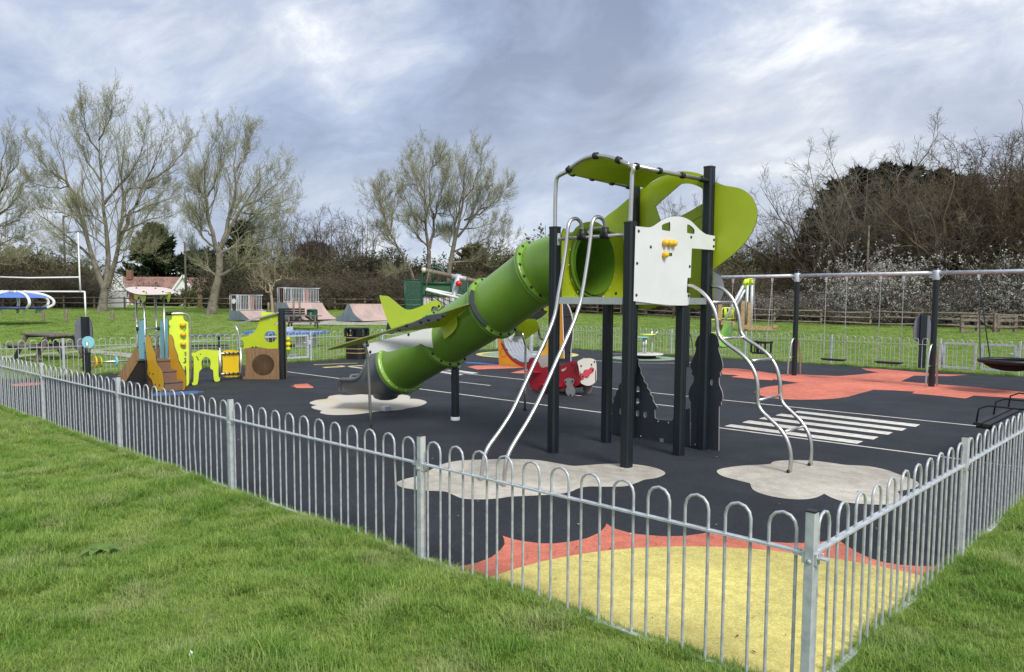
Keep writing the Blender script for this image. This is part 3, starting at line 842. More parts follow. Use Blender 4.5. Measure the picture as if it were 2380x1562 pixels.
for pts in (((325, 780), (326, 600), (330, 450), (335, 372), (350, 322), (380, 294), (405, 284)), ((990, 740), (996, 560), (1003, 380), (1005, 300), (990, 250), (955, 222))):
    q = [PLF.pt('E', *c) for c in pts]
    a0 = L_U if pts[0][0] < 600 else 0.0
    q = [(q[i][0] + (a0 - q[0][0]), q[i][1]) if i < len(q) - 2 else q[i] for i in range(len(q))]
    q[0] = (q[0][0], 2.88)
    build('roof_upright', MB().tube([tw(*c) for c in cr(q, 4, False)], 0.026, 10), STEEL, tower)
# big lime propeller panel at the back, outlined with its window
PB = PLB.shifted(0.072)
back = panel('propeller_panel', PB, 'E', [(735, 690), (850, 600), (990, 480), (990, 480), (1060, 430), (1150, 375), (1270, 310), (1380, 280), (1470, 279), (1560, 296), (1640, 330), (1720, 376), (1790, 402), (1850, 412), (1915, 425), (1980, 458), (2035, 515), (2068, 590), (2076, 660), (2062, 740), (2020, 830), (1960, 915), (1880, 995), (1800, 1060), (1730, 1110), (1690, 1145), (1690, 1145), (1690, 1400), (1690, 1400), (1600, 1468), (1490, 1474), (1340, 1440), (1200, 1465), (1130, 1488), (1040, 1488), (1040, 1488), (960, 1400), (820, 1100), (750, 860), (728, 760)],
             0.018, [LIME, EDGEG], tower, holes=[[(1190, 600), (1200, 570), (1390, 402), (1420, 388), (1470, 385), (1540, 402), (1590, 428), (1598, 450), (1596, 545), (1580, 572), (1410, 668), (1245, 735), (1232, 720)]])
gr = [PB.pt('E', 1500, 722), PB.pt('E', 1625, 652)]
mb = MB().bar(PB.w(*gr[0], -0.001), PB.w(*gr[1], -0.001), 0.003, 0.007); build('panel_groove', mb, EDGE, back)
panel('side_disc', PLB.shifted(0.10), 'G', [(300, 1000), (345, 1020), (385, 1045), (408, 1090), (410, 1140), (395, 1195), (365, 1232), (330, 1245), (290, 1240)], 0.018, [mat('lilac_grey_laminate', (0.42, 0.43, 0.47), 0.45), EDGE], tower)
# panel with the tube hole
PT = PLL.shifted(0.03)
B0 = PLL.pw('E', 650, 1080).xy
HZ = PLL.pt('E', 650, 1080)[1]
hb = (B0 + U2 * 0.03 - PT.o).dot(PT.d)
lo = cr([PT.pt('E', *q) for q in ((372, 815), (450, 826), (475, 815), (510, 770), (560, 738), (610, 720), (660, 718), (700, 724), (750, 752), (800, 790), (835, 815), (880, 835), (960, 845), (960, 845), (960, 1386), (960, 1386), (366, 1386), (366, 1386))], 4)
mb = MB().prism(lo, [circle((hb, HZ), 0.445, 36)], v3(PT.o), V3, Z3, v3(PT.n), 0.018)
tp = build('tube_panel', mb, [LIME, EDGEG], tower)
mb = MB().lathe([(0.445, -0.02), (0.475, -0.025), (0.48, -0.012), (0.48, 0.0)], v3(B0 + U2 * 0.03, HZ), 36, U3); build('tube_rim', mb, GREEND, tp)
for i in range(16):
    a = 2 * math.pi * i / 16 + 0.1
    bolt(v3(B0 + V2 * (0.515 * math.cos(a)), HZ + 0.515 * math.sin(a)) + v3(PT.n) * 0.028, -v3(PT.n), 0.008, ALU, tp)
for q in ((835, 1350), (540, 1345)): bolt(PT.pw('E', *q), -v3(PT.n), 0.02, BLACK, tp)
build('grab_bar', MB().tube([PLL.shifted(-0.06).pw('E', *q) for q in cr([(598, 830), (600, 802), (640, 783), (700, 776), (760, 796), (822, 828)], 3, False)], 0.017, 8), STEEL, tower)
# white front panel
PW = PLR.shifted(-0.082)
wp = panel('white_panel', PW, 'E', [(1010, 760), (1010, 760), (1070, 766), (1130, 770), (1165, 758), (1200, 735), (1240, 708), (1290, 686), (1345, 676), (1400, 676), (1450, 690), (1500, 718), (1545, 762), (1585, 800), (1625, 828), (1665, 838), (1708, 846), (1708, 846), (1704, 970), (1704, 970), (1600, 962), (1515, 955), (1508, 960), (1503, 975), (1494, 1212), (1494, 1212), (1478, 1214), (1466, 1222), (1460, 1335), (1468, 1348), (1487, 1352), (1487, 1352), (1484, 1430), (1476, 1447), (1455, 1456), (1350, 1455), (1220, 1446), (1110, 1433), (992, 1418), (992, 1418)],
           0.018, [WHITE, EDGE], tower, holes=[[(1242, 752), (1260, 740), (1300, 726), (1313, 727), (1313, 795), (1303, 803), (1250, 794), (1241, 785)], [(1463, 752), (1472, 745), (1500, 760), (1526, 790), (1526, 820), (1518, 828), (1468, 820), (1462, 812)], [(1276, 997), (1326, 995), (1330, 1002), (1326, 1024), (1276, 1020)]])
panel_bolts(PW, 'E', [(1036, 803), (1142, 942), (1022, 1086), (1016, 1365), (1484, 1114), (1474, 1370), (1497, 856), (1697, 880), (1694, 937)], wp, 0.015)
for q in ((1256, 905), (1297, 908), (1333, 911), (1256, 1010)):
    mb = MB().ball(PW.pw('E', *q, off=-0.03), 0.042, 12); build('knob', mb, AMBER, wp)
build('knob_rod', MB().tube([PW.pw('E', 1250, 906, off=-0.03), PW.pw('E', 1352, 912, off=-0.03)], 0.012, 8), BLACK, wp)
# crossbar and the pair of bent sliding poles
cb0, cb1 = PLF.pt('E', 345, 866), PLF.pt('E', 935, 840)
zb = (cb0[1] + cb1[1]) / 2
CB = PLF.shifted(-0.03)
build('crossbar', MB().tube([tw(L_U - 0.06, zb), tw(0.06, zb)], 0.022, 10), STEEL, tower)
for a in (L_U - 0.06, 0.07):
    build('bar_flange', MB().box(tw(a, zb), (0.02, 0.05, 0.15), U3, V3), GALV, tower)
railA = [('E', 541, 825), ('E', 540, 780), ('E', 530, 735), ('E', 508, 705), ('E', 480, 693), ('E', 445, 705), ('E', 420, 750), ('E', 410, 830), ('E', 402, 930), ('E', 385, 1050), ('E', 360, 1200), ('E', 335, 1340), ('F', 580, 245), ('F', 520, 405), ('F', 450, 555), ('F', 370, 730), ('F', 290, 900), ('F', 215, 1020), ('F', 160, 1095), ('F', 120, 1155), ('F', 95, 1230), ('F', 75, 1345)]
railB = [('E', 742, 820), ('E', 742, 775), ('E', 733, 725), ('E', 712, 692), ('E', 680, 679), ('E', 650, 690), ('E', 627, 740), ('E', 616, 850), ('E', 600, 980), ('E', 575, 1150), ('E', 545, 1330), ('F', 751, 173), ('F', 705, 305), ('F', 650, 430), ('F', 590, 562), ('F', 530, 700), ('F', 465, 840), ('F', 390, 978), ('F', 320, 1090), ('F', 270, 1180), ('F', 245, 1265), ('F', 232, 1385)]
for rl in (railA, railB):
    a = PLF.pt(*rl[0])[0]
    pr = Plane(P2 + TU * a, V2)
    q = [pr.pt(*c) for c in rl]
    q[-1] = (q[-1][0], 0.0)
    path = [pr.w(*c) for c in cr(q, 3, False)]
    build('sliding_pole', MB().tube(path, 0.0225, 10), STEEL, tower)
    build('pole_clamp', MB().tube([tw(a, zb - 0.035), tw(a, zb + 0.10)], 0.045, 10).tube([tw(a - 0.06, zb), tw(a + 0.06, zb)], 0.036, 10), BLACK, tower)
# snake ladder to the right
ra = [('H', 12, 128), ('H', 50, 134), ('H', 105, 168), ('H', 155, 222), ('H', 193, 290), ('H', 212, 360), ('H', 218, 430), ('H', 240, 488), ('H', 300, 540), ('H', 370, 590), ('H', 430, 650), ('H', 472, 725), ('H', 490, 800), ('H', 492, 880), ('H', 496, 940), ('H', 522, 990), ('H', 580, 1045), ('H', 640, 1105), ('H', 688, 1175), ('H', 714, 1255), ('H', 720, 1330), ('H', 707, 1408)]
rb = [('H', 175, 132), ('H', 235, 142), ('H', 290, 185), ('H', 332, 245), ('H', 362, 335), ('H', 372, 420), ('H', 388, 468), ('H', 425, 502), ('H', 500, 550), ('H', 568, 608), ('H', 620, 690), ('H', 644, 790), ('H', 646, 860), ('H', 662, 930), ('H', 720, 990), ('H', 788, 1058), ('H', 838, 1140), ('H', 858, 1220), ('H', 858, 1290), ('H', 850, 1356)]
sp = []
for rl, p in ((ra, P5), (rb, P3)):
    pr = Plane(p, U2)
    q = [pr.pt(*c) for c in rl]; q[-1] = (q[-1][0], 0.0)
    path = [pr.w(*c) for c in cr(q, 3, False)]; sp.append(pr)
    build('ladder_rail', MB().tube(path, 0.0235, 10), STEEL, tower)
    build('ladder_flange', MB().box(path[0] + U3 * 0.01, (0.02, 0.06, 0.17), U3, V3), BLACK, tower)
    for sg in (-1, 1): build('ladder_foot', MB().ball(path[-1] + V3 * (0.03 * sg) + Vector((0, 0, 0.03)), 0.022, 8), BLACK, tower)
for qa, qb in (((180, 243), (330, 243)), ((252, 490), (395, 482)), ((452, 642), (590, 628)), ((500, 912), (640, 880)), ((677, 1127), (806, 1092))):
    build('rung', MB().tube([sp[0].pw('H', *qa), sp[1].pw('H', *qb)], 0.017, 8), STEEL, tower)
# dark castle silhouettes under the deck
PC = PLB.shifted(0.075)
c1 = [(970, 1060), (970, 1060), (972, 852), (972, 852), (985, 835), (982, 810), (998, 790), (1000, 768), (1016, 748), (1018, 728), (1034, 705), (1050, 690), (1080, 650), (1110, 600), (1138, 555), (1143, 540), (1152, 552), (1152, 585), (1168, 615), (1167, 640), (1190, 680), (1188, 695), (1212, 720), (1211, 740), (1232, 765), (1230, 782), (1250, 805), (1250, 825), (1264, 850), (1279, 872), (1276, 884), (1262, 890), (1262, 890), (1264, 940), (1274, 952), (1300, 958), (1370, 963), (1384, 960), (1400, 934), (1430, 905), (1470, 890), (1504, 880), (1504, 880), (1504, 1144), (1504, 1144), (1300, 1114), (1140, 1090)]
w1 = [[(1137, 735), (1147, 728), (1158, 738), (1158, 768), (1137, 766)], [(1136, 818), (1147, 812), (1156, 820), (1156, 850), (1136, 848)], [(1137, 900), (1147, 895), (1155, 902), (1155, 933), (1137, 931)], [(1190, 908), (1200, 903), (1209, 910), (1209, 942), (1190, 940)], [(1024, 886), (1032, 880), (1040, 886), (1040, 920), (1024, 918)]]
ca = panel('castle_panel', PC, 'F', c1, 0.016, [GREYL, MIDGREY], tower, holes=w1, k=2)
panel_bolts(PC, 'F', [(1286, 971), (1356, 980), (1167, 1072), (1540, 1130)], ca, 0.010, mt=ALU)
c2 = [(1510, 1143), (1510, 1143), (1510, 880), (1508, 840), (1494, 805), (1500, 750), (1528, 700), (1528, 660), (1514, 645), (1520, 625), (1508, 600), (1512, 565), (1535, 515), (1545, 470), (1538, 445), (1552, 400), (1580, 372), (1620, 366), (1660, 368), (1690, 388), (1700, 430), (1706, 455), (1698, 475), (1712, 520), (1726, 575), (1726, 610), (1708, 640), (1714, 660), (1702, 675), (1704, 720), (1724, 770), (1728, 815), (1716, 840), (1718, 858), (1706, 866), (1702, 900), (1700, 1173), (1700, 1173)]
panel('castle_panel', PC, 'F', c2, 0.016, [GREYL, MIDGREY], tower, holes=[[(1646, 690), (1653, 684), (1661, 690), (1661, 718), (1653, 723), (1646, 717)]], k=2)
mb = MB().box(PC.pw('F', 1318, 1100, off=-0.02), (0.06, 0.02, 0.06), U3, v3(PC.n)); build('panel_latch', mb, ALU, tower)

# ---- tube slide
def ax(s, dv, z): return v3(B0 + U2 * s + V2 * dv, z)
_fl = [Plane(B0, U2).pt('T', *q) for q in ((1258, 634), (1147, 716), (932, 852))]
_sg = 1 if Plane(B0, U2).d.dot(U2) > 0 else -1
SLP = (_fl[2][1] - _fl[0][1]) / (abs(_fl[2][0]) - abs(_fl[0][0]))
FL = [abs(_fl[0][0]), abs(_fl[1][0]), 0, abs(_fl[2][0])]; FL[2] = (FL[1] + FL[3]) / 2
def axz(s):
    (z0, z1, z2), (a, b, c) = [q[1] for q in _fl], (FL[0], FL[1], FL[3])
    return z0 + (z1 - z0) * (s - a) / (b - a) if s < b else z1 + (z2 - z1) * (s - b) / (c - b)
print('slide', FL, SLP, [round(q[1], 2) for q in _fl], HZ, L_U, L_V)
TR = 0.432
entry = cr([(-0.02, HZ), (0.3, HZ), (0.62, HZ - 0.02), (FL[0] - 0.16, axz(FL[0] - 0.16) - 0.012), (FL[0], axz(FL[0]))], 4, False)
tdir = Vector((U2.x, U2.y, SLP)).normalized()
def tube_segment(path, r):
    n = 36
    mb = MB().tube(path, r, n, False)
    return build('tube_segment', mb, GREEN, tower)
tube_segment([ax(s, 0, z) for s, z in entry], TR)
for i in range(3):
    a, b = FL[i], FL[i + 1]
    tube_segment([ax(a + (b - a) * t, 0, axz(a + (b - a) * t)) for t in (0.0, 0.02, 0.5, 0.98, 1.0)], TR)
for s in FL:
    c = ax(s, 0, axz(s))
    mb = MB().lathe([(TR, -0.055), (TR + 0.02, -0.050), (TR + 0.060, -0.042), (TR + 0.068, -0.03), (TR + 0.068, -0.003), (TR + 0.058, 0.0), (TR + 0.068, 0.003), (TR + 0.068, 0.03), (TR + 0.060, 0.042), (TR + 0.02, 0.050), (TR, 0.055)], c, 40, tdir)
    fl = build('tube_flange', mb, GREEND, tower)
    x, y = frame_of(tdir)
    last = s > 4
    for i in range(16):
        an = 2 * math.pi * (i + 0.5) / 16
        bolt(c + (x * math.cos(an) + y * math.sin(an)) * (TR + 0.032) - tdir * 0.044, -tdir, 0.012 if last else 0.021, ALU if last else BLACK, fl)
# dark brackets hugging two flanges
for s, a0, a1 in ((FL[1], 2.3, 3.9),):
    c = ax(s, 0, axz(s)) - tdir * 0.05
    x, y = frame_of(tdir)
    if (x.dot(V3)) < 0: sx = 1
    else: sx = -1
    mb = MB(); n = 12; vs = []; fs = []
    for i in range(n + 1):
        t = i / n; an = -0.75 + 1.35 * t
        w = 0.045 + 0.05 * math.sin(math.pi * t)
        d = (-V3 * math.cos(an) + (y if y.z > 0 else -y) * math.sin(an))
        for rr in (TR + 0.03 - w, TR + 0.03 + w * 0.7):
            for k in (0, 0.02): vs.append(c + d * rr - tdir * k)
        if i:
            q = 4 * i; p = q - 4
            fs += [(p, p + 2, q + 2, q), (p + 1, q + 1, q + 3, p + 3), (p, q, q + 1, p + 1), (p + 2, p + 3, q + 3, q + 2)]
    fs += [(0, 1, 3, 2), (4 * n, 4 * n + 2, 4 * n + 3, 4 * n + 1)]
    if s < 3: build('flange_bracket', mb.add(vs, fs), GREYL, tower)
# open exit
SE = FL[3]; zb0 = axz(SE) - TR
# place along, sideways, height of the bottom, radius, half opening (parts of pi)
sec = cr([(SE, 0.0, zb0 - 0.015, TR * 1.03, 1.0), (SE + 0.16, 0.0, zb0 - 0.085, TR * 1.04, 1.0), (SE + 0.36, -0.02, zb0 - 0.12, TR * 1.04, 0.90), (SE + 0.54, -0.07, zb0 - 0.12, TR * 1.01, 0.68), (SE + 0.70, -0.16, zb0 - 0.11, TR * 0.96, 0.50), (SE + 0.83, -0.26, zb0 - 0.10, TR * 0.92, 0.43), (SE + 0.94, -0.35, zb0 - 0.08, TR * 0.90, 0.41), (SE + 1.00, -0.40, zb0 - 0.05, TR * 0.88, 0.38)], 5, False)
pts = [ax(q[0], q[1], q[2] + q[3]) for q in sec]; NE = len(pts); n = 26
vs = []; fs = []; rimL = []; rimR = []
for i, p in enumerate(pts):
    t = (pts[min(i + 1, NE - 1)] - pts[max(i - 1, 0)]).normalized()
    side = t.cross(Z3).normalized(); up = side.cross(t).normalized()
    f = i / (NE - 1)
    half = math.pi * min(sec[i][4], 1.0); r = sec[i][3]
    for j in range(n + 1):
        an = -half + 2 * half * j / n
        q = p + side * (math.sin(an) * r) - up * (math.cos(an) * r)
        vs.append(q)
        if j == 0: rimL.append(q)
        if j == n: rimR.append(q)
    if i:
        for j in range(n):
            a = (i - 1) * (n + 1) + j; fs.append((a, a + 1, a + n + 2, a + n + 1))
mb = MB().add(vs, fs, True)
ex = build('slide_exit', mb, SLATEP, tower)
k0 = next(i for i in range(NE) if sec[i][4] < 0.99)
endrim = vs[-(n + 1):]
build('exit_rim', MB().tube(rimL[k0:] + endrim[1:-1] + rimR[k0:][::-1], 0.03, 8), SLATEP, ex)
pb = pts[int(NE * 0.33)]
build('exit_bulge', MB().lathe([(0.0, -0.285), (0.12, -0.28), (0.20, -0.25), (0.26, -0.15), (0.30, 0.0)], Vector((pb.x, pb.y, zb0 + 0.10)), 18), SLATEP, ex)
build('exit_foot', MB().box((pb.x, pb.y, 0.04), (0.13, 0.13, 0.09), U3, V3), ALU, tower)
# support post
sb = ground('T', 1058, 977)
spost = build('slide_post', MB().lathe([(0.066, 0), (0.066, 0.86), (0.06, 0.88), (0.0, 0.88)], sb, 20), NAVY, tower)
build('post_collar', MB().lathe([(0.076, 0.0), (0.076, 0.055), (0.067, 0.062)], sb, 20), WHITEP, spost)
pp_ = Plane(sb.xy, V2)
mb = MB().prism([(-0.2, 1.02), (0.2, 1.02), (0.17, 0.95), (0.07, 0.83), (-0.07, 0.83), (-0.17, 0.95)], [], sb, V3, Z3, tdir, 0.02); build('saddle_bracket', mb, ALU, tower)
# aeroplane wings across the tube
SL = 0.52
wx = Vector((U2.x, U2.y, -SL)); wn_ = wx.cross(V3).normalized()
if wn_.z < 0: wn_ = -wn_
nb = ground('T', 863, 1004).xy
_pa = Plane(nb, V2).pw('T', 845, 795); _ps = (_pa.xy - B0).dot(U2); WV = (_pa.xy - B0).dot(V2)
W0 = v3(B0 + U2 * 3.0, _pa.z + SL * (_ps - 3.0) + 0.01)
print('wing', _ps, WV, W0.z)
def wing(sg):
    o = [(-1.12, 0.44), (-1.06, 0.56), (-0.80, 0.86), (-0.32, 1.44), (0.10, 2.04), (0.17, 2.13), (0.21, 2.10), (0.16, 1.88), (0.04, 1.66), (-0.24, 1.42), (-0.40, 0.46)]
    o = [(a, b * sg) for a, b in o]
    mb = MB().prism(o, [], W0 - wn_ * 0.012, wx, V3, wn_, 0.018)
    return build('wing', mb, [LIME, EDGEG], tower)
wing(-1); wing(1)
PWG = Plane(B0 + U2 * 2.86, V2)
cw = panel('cloud_panel', PWG, 'D', [(476, 888), (476, 888), (1040, 742), (1040, 742), (1068, 852), (1072, 868), (1062, 895), (1035, 914), (990, 918), (940, 908), (905, 892), (886, 884), (886, 884), (870, 898), (830, 911), (790, 912), (755, 905), (736, 906), (736, 906), (715, 928), (670, 943), (630, 945), (600, 937), (590, 936), (590, 936), (560, 952), (510, 963), (490, 958)], 0.016, [WHITE, EDGE], tower)
panel_bolts(PWG, 'D', [(797, 814), (1012, 756), (1038, 840), (484, 895), (502, 948)], cw, 0.019)
PQ = Plane(B0 - V2 * 0.47, U2)
panel('quarter_panel', PQ, 'D', [(1040, 742), (1040, 742), (1165, 658), (1165, 658), (1172, 700), (1169, 745), (1145, 790), (1105, 828), (1072, 852), (1072, 852)], 0.016, [LIME, EDGEG], tower)
PS = Plane(B0 + U2 * 2.16 - V2 * 0.84, U2 * 0.94 - V2 * 1.22)
st = panel('wing_stiffener', PS, 'D', [(700, 782), (790, 745), (880, 700), (960, 664), (1092, 650), (1092, 650), (1062, 680), (1010, 708), (900, 738), (760, 772)], 0.016, [GREYL, EDGE], tower)
panel_bolts(PS, 'D', [(726, 778), (784, 745), (892, 716), (952, 700), (1028, 698), (1064, 670)], st, 0.02)
# far side cloud and stiffener
PW2 = Plane(B0 + U2 * 3.04, V2)
panel('cloud_panel', PW2, 'M', [(470, 540), (560, 470), (640, 440), (700, 490), (700, 490), (728, 660), (705, 672), (680, 655), (668, 640), (668, 640), (660, 664), (635, 655), (612, 622), (612, 622), (602, 660), (570, 640), (545, 600), (545, 600), (535, 655), (505, 640), (480, 590)], 0.016, [WHITE, EDGE], tower)
panel('wing_stiffener', Plane(B0 + U2 * 2.75, V2), 'M', [(670, 352), (945, 172), (1085, 178), (1085, 178), (1000, 262), (900, 318), (745, 400), (720, 402)], 0.016, [BLACK, EDGE], tower)
panel('quarter_panel', Plane(B0 + V2 * 1.05, U2), 'M', [(580, 452), (640, 345), (760, 300), (890, 308), (938, 400), (944, 452), (800, 560), (745, 590), (720, 580), (700, 500)], 0.016, [LIME, EDGEG], tower)
# wing props
for zk, pts in (('T', [(863, 1004), (861, 960), (857.5, 880), (854, 830), (849, 806), (845, 795)]), ('F', [(376, 898), (378, 760), (380, 600), (381, 460), (374, 430), (364, 395), (358, 365)])):
    b = ground(zk, *pts[0])
    pr = Plane(b.xy, V2)
    q = [pr.pt(zk, *c) for c in pts]; q[0] = (q[0][0], 0.0)
    build('wing_prop', MB().tube([pr.w(*c) for c in q], 0.0215, 10), STEEL, tower)
    for sg in (-1, 1): build('prop_foot', MB().ball(b + U3 * (0.028 * sg) + Vector((0, 0, 0.03)), 0.02, 8), BLACK, tower)
# tail fin
PF = Plane(B0, U2)
fin = panel('tail_fin', PF, 'D', [(575, 522), (600, 517), (632, 518), (655, 530), (690, 558), (730, 592), (770, 618), (800, 624), (840, 617), (900, 594), (960, 566), (1000, 554), (1030, 560), (1052, 588), (1048, 610), (1026, 622), (1018, 604), (985, 598), (972, 625), (965, 700), (960, 760), (960, 760), (680, 800), (680, 800), (640, 720), (610, 640)], 0.018, [LEMON, EDGE], tower)
panel('fin_bracket', PF.shifted(0.02), 'D', [(985, 600), (1050, 600), (1060, 640), (1040, 700), (970, 700), (965, 640)], 0.016, [MIDGREY, EDGE], tower)
panel('fin_bracket', PF.shifted(0.02), 'D', [(640, 715), (690, 712), (690, 800), (628, 800)], 0.016, [GREYL, EDGE], tower)
panel_bolts(PF, 'D', [(1032, 597)], fin, 0.02)

# ------------------------------------------------------------------ toddler climbing frame
T2 = Plane(ground('C', 540, 1400).xy, U2).pw('C', 352, 1045).xy; T4 = Plane(ground('C', 780, 1385).xy, U2).pw('C', 590, 1030).xy
print('toddler', T2, T4, (T4 - T2).dot(V2), (T4 - T2).dot(U2)); T4 = T2 + V2 * (T4 - T2).dot(V2); T1 = T2 + U2 * 0.43; T3 = T4 + U2 * 0.43
FP = ground('C', 856, 1332).xy; H1 = ground('C', 1430, 1261).xy; H2 = ground('C', 1892, 1263).xy
print('house', FP - T4, H1, H2)
PA, PBt, PV, PCl = Plane(T2, U2), Plane(T4, U2), Plane(T2, V2), Plane(T4, FP - T4)
PD, PE = Plane(FP, H1 - FP), Plane(H1, H2 - H1)
tod = thing('toddler_climber', 'low toddler climbing frame with yellow steps, lime panels and small playhouse', 'climbing frame', v3((T2 + H1) / 2))
def ztop(pl, z, x, y): return pl.pt(z, x, y)[1]
for p, zt in ((T1, 1.90), (T2, 1.93), (T3, 1.98), (T4, 1.98)):
    build('tube_post', MB().tube([v3(p), v3(p, zt)], 0.021, 8), STEEL, tod)
orange = [(358, 775), (375, 765), (400, 790), (415, 835), (425, 890), (445, 940), (462, 985), (468, 1060), (492, 1105), (520, 1140), (538, 1190), (552, 1260), (552, 1340), (540, 1400), (510, 1396), (470, 1375), (440, 1330), (420, 1270), (388, 1230), (372, 1195), (372, 1100), (360, 1000), (355, 900)]
pa = panel('step_side', PA, 'C', orange, 0.015, [AMBER, EDGE], tod)
panel_bolts(PA, 'C', [(394, 1190), (437, 1198), (460, 1315), (507, 1325), (480, 1367)], pa, 0.016)
pb_ = panel('step_side', PBt, 'C', [(607, 770), (625, 762), (648, 790), (662, 840), (668, 890), (690, 950), (708, 1000), (715, 1060), (745, 1110), (770, 1150), (790, 1200), (800, 1270), (795, 1340), (780, 1390), (755, 1380), (730, 1330), (705, 1290), (680, 1240), (655, 1180), (630, 1100), (615, 1000), (607, 900)], 0.015, [AMBER, EDGE], tod)
fr = [PA.pt('C', *q) for q in ((548, 1290), (528, 1160), (462, 1037))]
W3 = lambda a, b, z: v3(T2 + U2 * a + V2 * b, z)
prev = 0.0
for i, (a, z) in enumerate(fr):
    z = 0.212 * (i + 1)
    a0 = -0.86 + 0.30 * i
    mb = MB().box(W3((a0 + 0.41) / 2, 0.225, (prev + z - 0.03) / 2), (0.41 - a0, 0.40, z - 0.03 - prev), U3, V3)
    st_ = build('step', mb, BROWN, tod)
    mb = MB().box(W3((a0 - 0.02 + 0.41) / 2, 0.225, z - 0.0145), (0.41 - a0 + 0.02, 0.405, 0.029), U3, V3)
    build('tread', mb, BROWN, st_)
    prev = z
panel('side_panel', PA, 'C', [(275, 625), (300, 608), (318, 585), (332, 576), (355, 590), (355, 590), (358, 1036), (358, 1036), (275, 1030), (275, 1030)], 0.014, [BLUE, EDGE], tod)
pb2 = panel('side_panel', PBt, 'C', [(512, 630), (540, 610), (562, 586), (582, 578), (600, 590), (600, 590), (604, 1028), (604, 1028), (514, 1022), (514, 1022)], 0.014, [BLUE, EDGE], tod)
panel_bolts(PA, 'C', [(336, 590), (265, 628), (268, 741), (346, 862), (272, 900), (362, 957), (258, 1005), (356, 776)], tod, 0.014, off=-0.02)
mb = MB().tube([PA.pw('C', 355, 692), PBt.pw('C', 500, 692)], 0.019, 8)
cb = build('crossbar', mb, STEEL, tod)
build('bar_clamp', MB().tube([PBt.pw('C', 500, 692) - V3 * 0.05, PBt.pw('C', 500, 692)], [0.03, 0.05], 10).box(PA.pw('C', 262, 697), (0.05, 0.05, 0.09), U3, V3), BLACK, cb)
# roof board
rp = [(-0.26, -0.14, 0), (-0.24, 0.30, 0), (-0.12, 0.58, 0), (0.22, 0.74, 0), (0.56, 0.70, 0), (0.66, 0.40, 0), (0.60, -0.05, 0), (0.30, -0.26, 0), (-0.10, -0.26, 0)]
q = cr([(a, b) for a, b, c in rp], 5)
rx = Vector((U2.x, U2.y, 0.20)).normalized(); rn = rx.cross(V3).normalized(); rn = rn if rn.z > 0 else -rn
mb = MB().prism(q, [], v3(T2, 2.085), rx, V3, rn, 0.02)
rf = build('roof_board', mb, [PINKW, EDGE], tod)
for a, b in ((0.05, 0.02), (0.45, 0.02), (0.05, 0.43), (0.45, 0.43)): bolt(v3(T2, 2.085) + rx * a + V3 * b + rn * 0.02, rn, 0.02, BLACK, rf)
panel('roof_bracket', PA.shifted(-0.02), 'C', [(220, 262), (330, 285), (352, 280), (356, 330), (345, 385), (325, 398), (305, 380), (280, 330), (255, 360), (230, 362), (222, 320)], 0.016, [LEMON, EDGE], tod)
panel('roof_bracket', PBt.shifted(0.02), 'C', [(520, 300), (600, 285), (625, 290), (628, 340), (612, 390), (598, 398), (580, 340), (550, 330), (525, 370), (512, 350)], 0.016, [LIME, EDGE], tod)
# slide towards the edge
panel('slide_side', PV, 'C', [(250, 905), (272, 925), (280, 1000), (268, 1050), (245, 1095), (180, 1200), (125, 1285), (70, 1292), (38, 1262), (32, 1228), (70, 1180), (150, 1060), (215, 960)], 0.016, [WOODL, EDGE], tod)
panel('slide_skirt', PV.shifted(0.03), 'C', [(240, 1044), (375, 1044), (375, 1044), (380, 1120), (376, 1190), (355, 1245), (310, 1285), (120, 1286), (120, 1286), (180, 1190), (235, 1090)], 0.35, [BLACK, BLACK], tod)
panel('slide_side', PV.shifted(0.42), 'C', [(450, 955), (480, 910), (508, 905), (512, 960), (505, 1012), (470, 1000)], 0.016, [WOODL, EDGE], tod)
# counting bar and its post
pst = ground('B', 910, 1420)
ptop = at_depth('B', 905, 1020, pst.y).z
bp = build('bar_post', MB().prism(circle((0, 0), 0.055, 8), [], pst, U3, V3, Z3, ptop, 0, 0), NAVY, tod)
build('post_cap', MB().prism(circle((0, 0), 0.075, 8), [], pst + Vector((0, 0, ptop)), U3, V3, Z3, 0.02, 0, 0), BLACK, bp)
build('disc_stalk', MB().tube([pst + Vector((0, 0, ptop)), pst + Vector((0, 0, ptop + 0.26))], 0.022, 8), STEEL, bp)
dv = Vector((0.1, -1, 0)).normalized()
build('spinner_disc', MB().tube([pst + Vector((0, 0.06, ptop + 0.23)), pst + Vector((0, 0.04, ptop + 0.23))], 0.128, 24), BLUE, bp)
e0 = at_depth('B', 930, 1110, pst.y); e1 = PV.pw('B', 1510, 1090)
build('counting_bar', MB().tube([e0, e1], 0.019, 8), STEEL, tod)
bd = (e1 - e0).normalized()
for xx, rr, m in ((975, 0.12, AMBER), (1025, 0.11, LIME), (1180, 0.11, BLUE)):
    t = (xx - 930) / 580; p = e0.lerp(e1, t)
    build('counting_disc', MB().tube([p - bd * 0.014, p + bd * 0.014], rr, 20), m, tod)
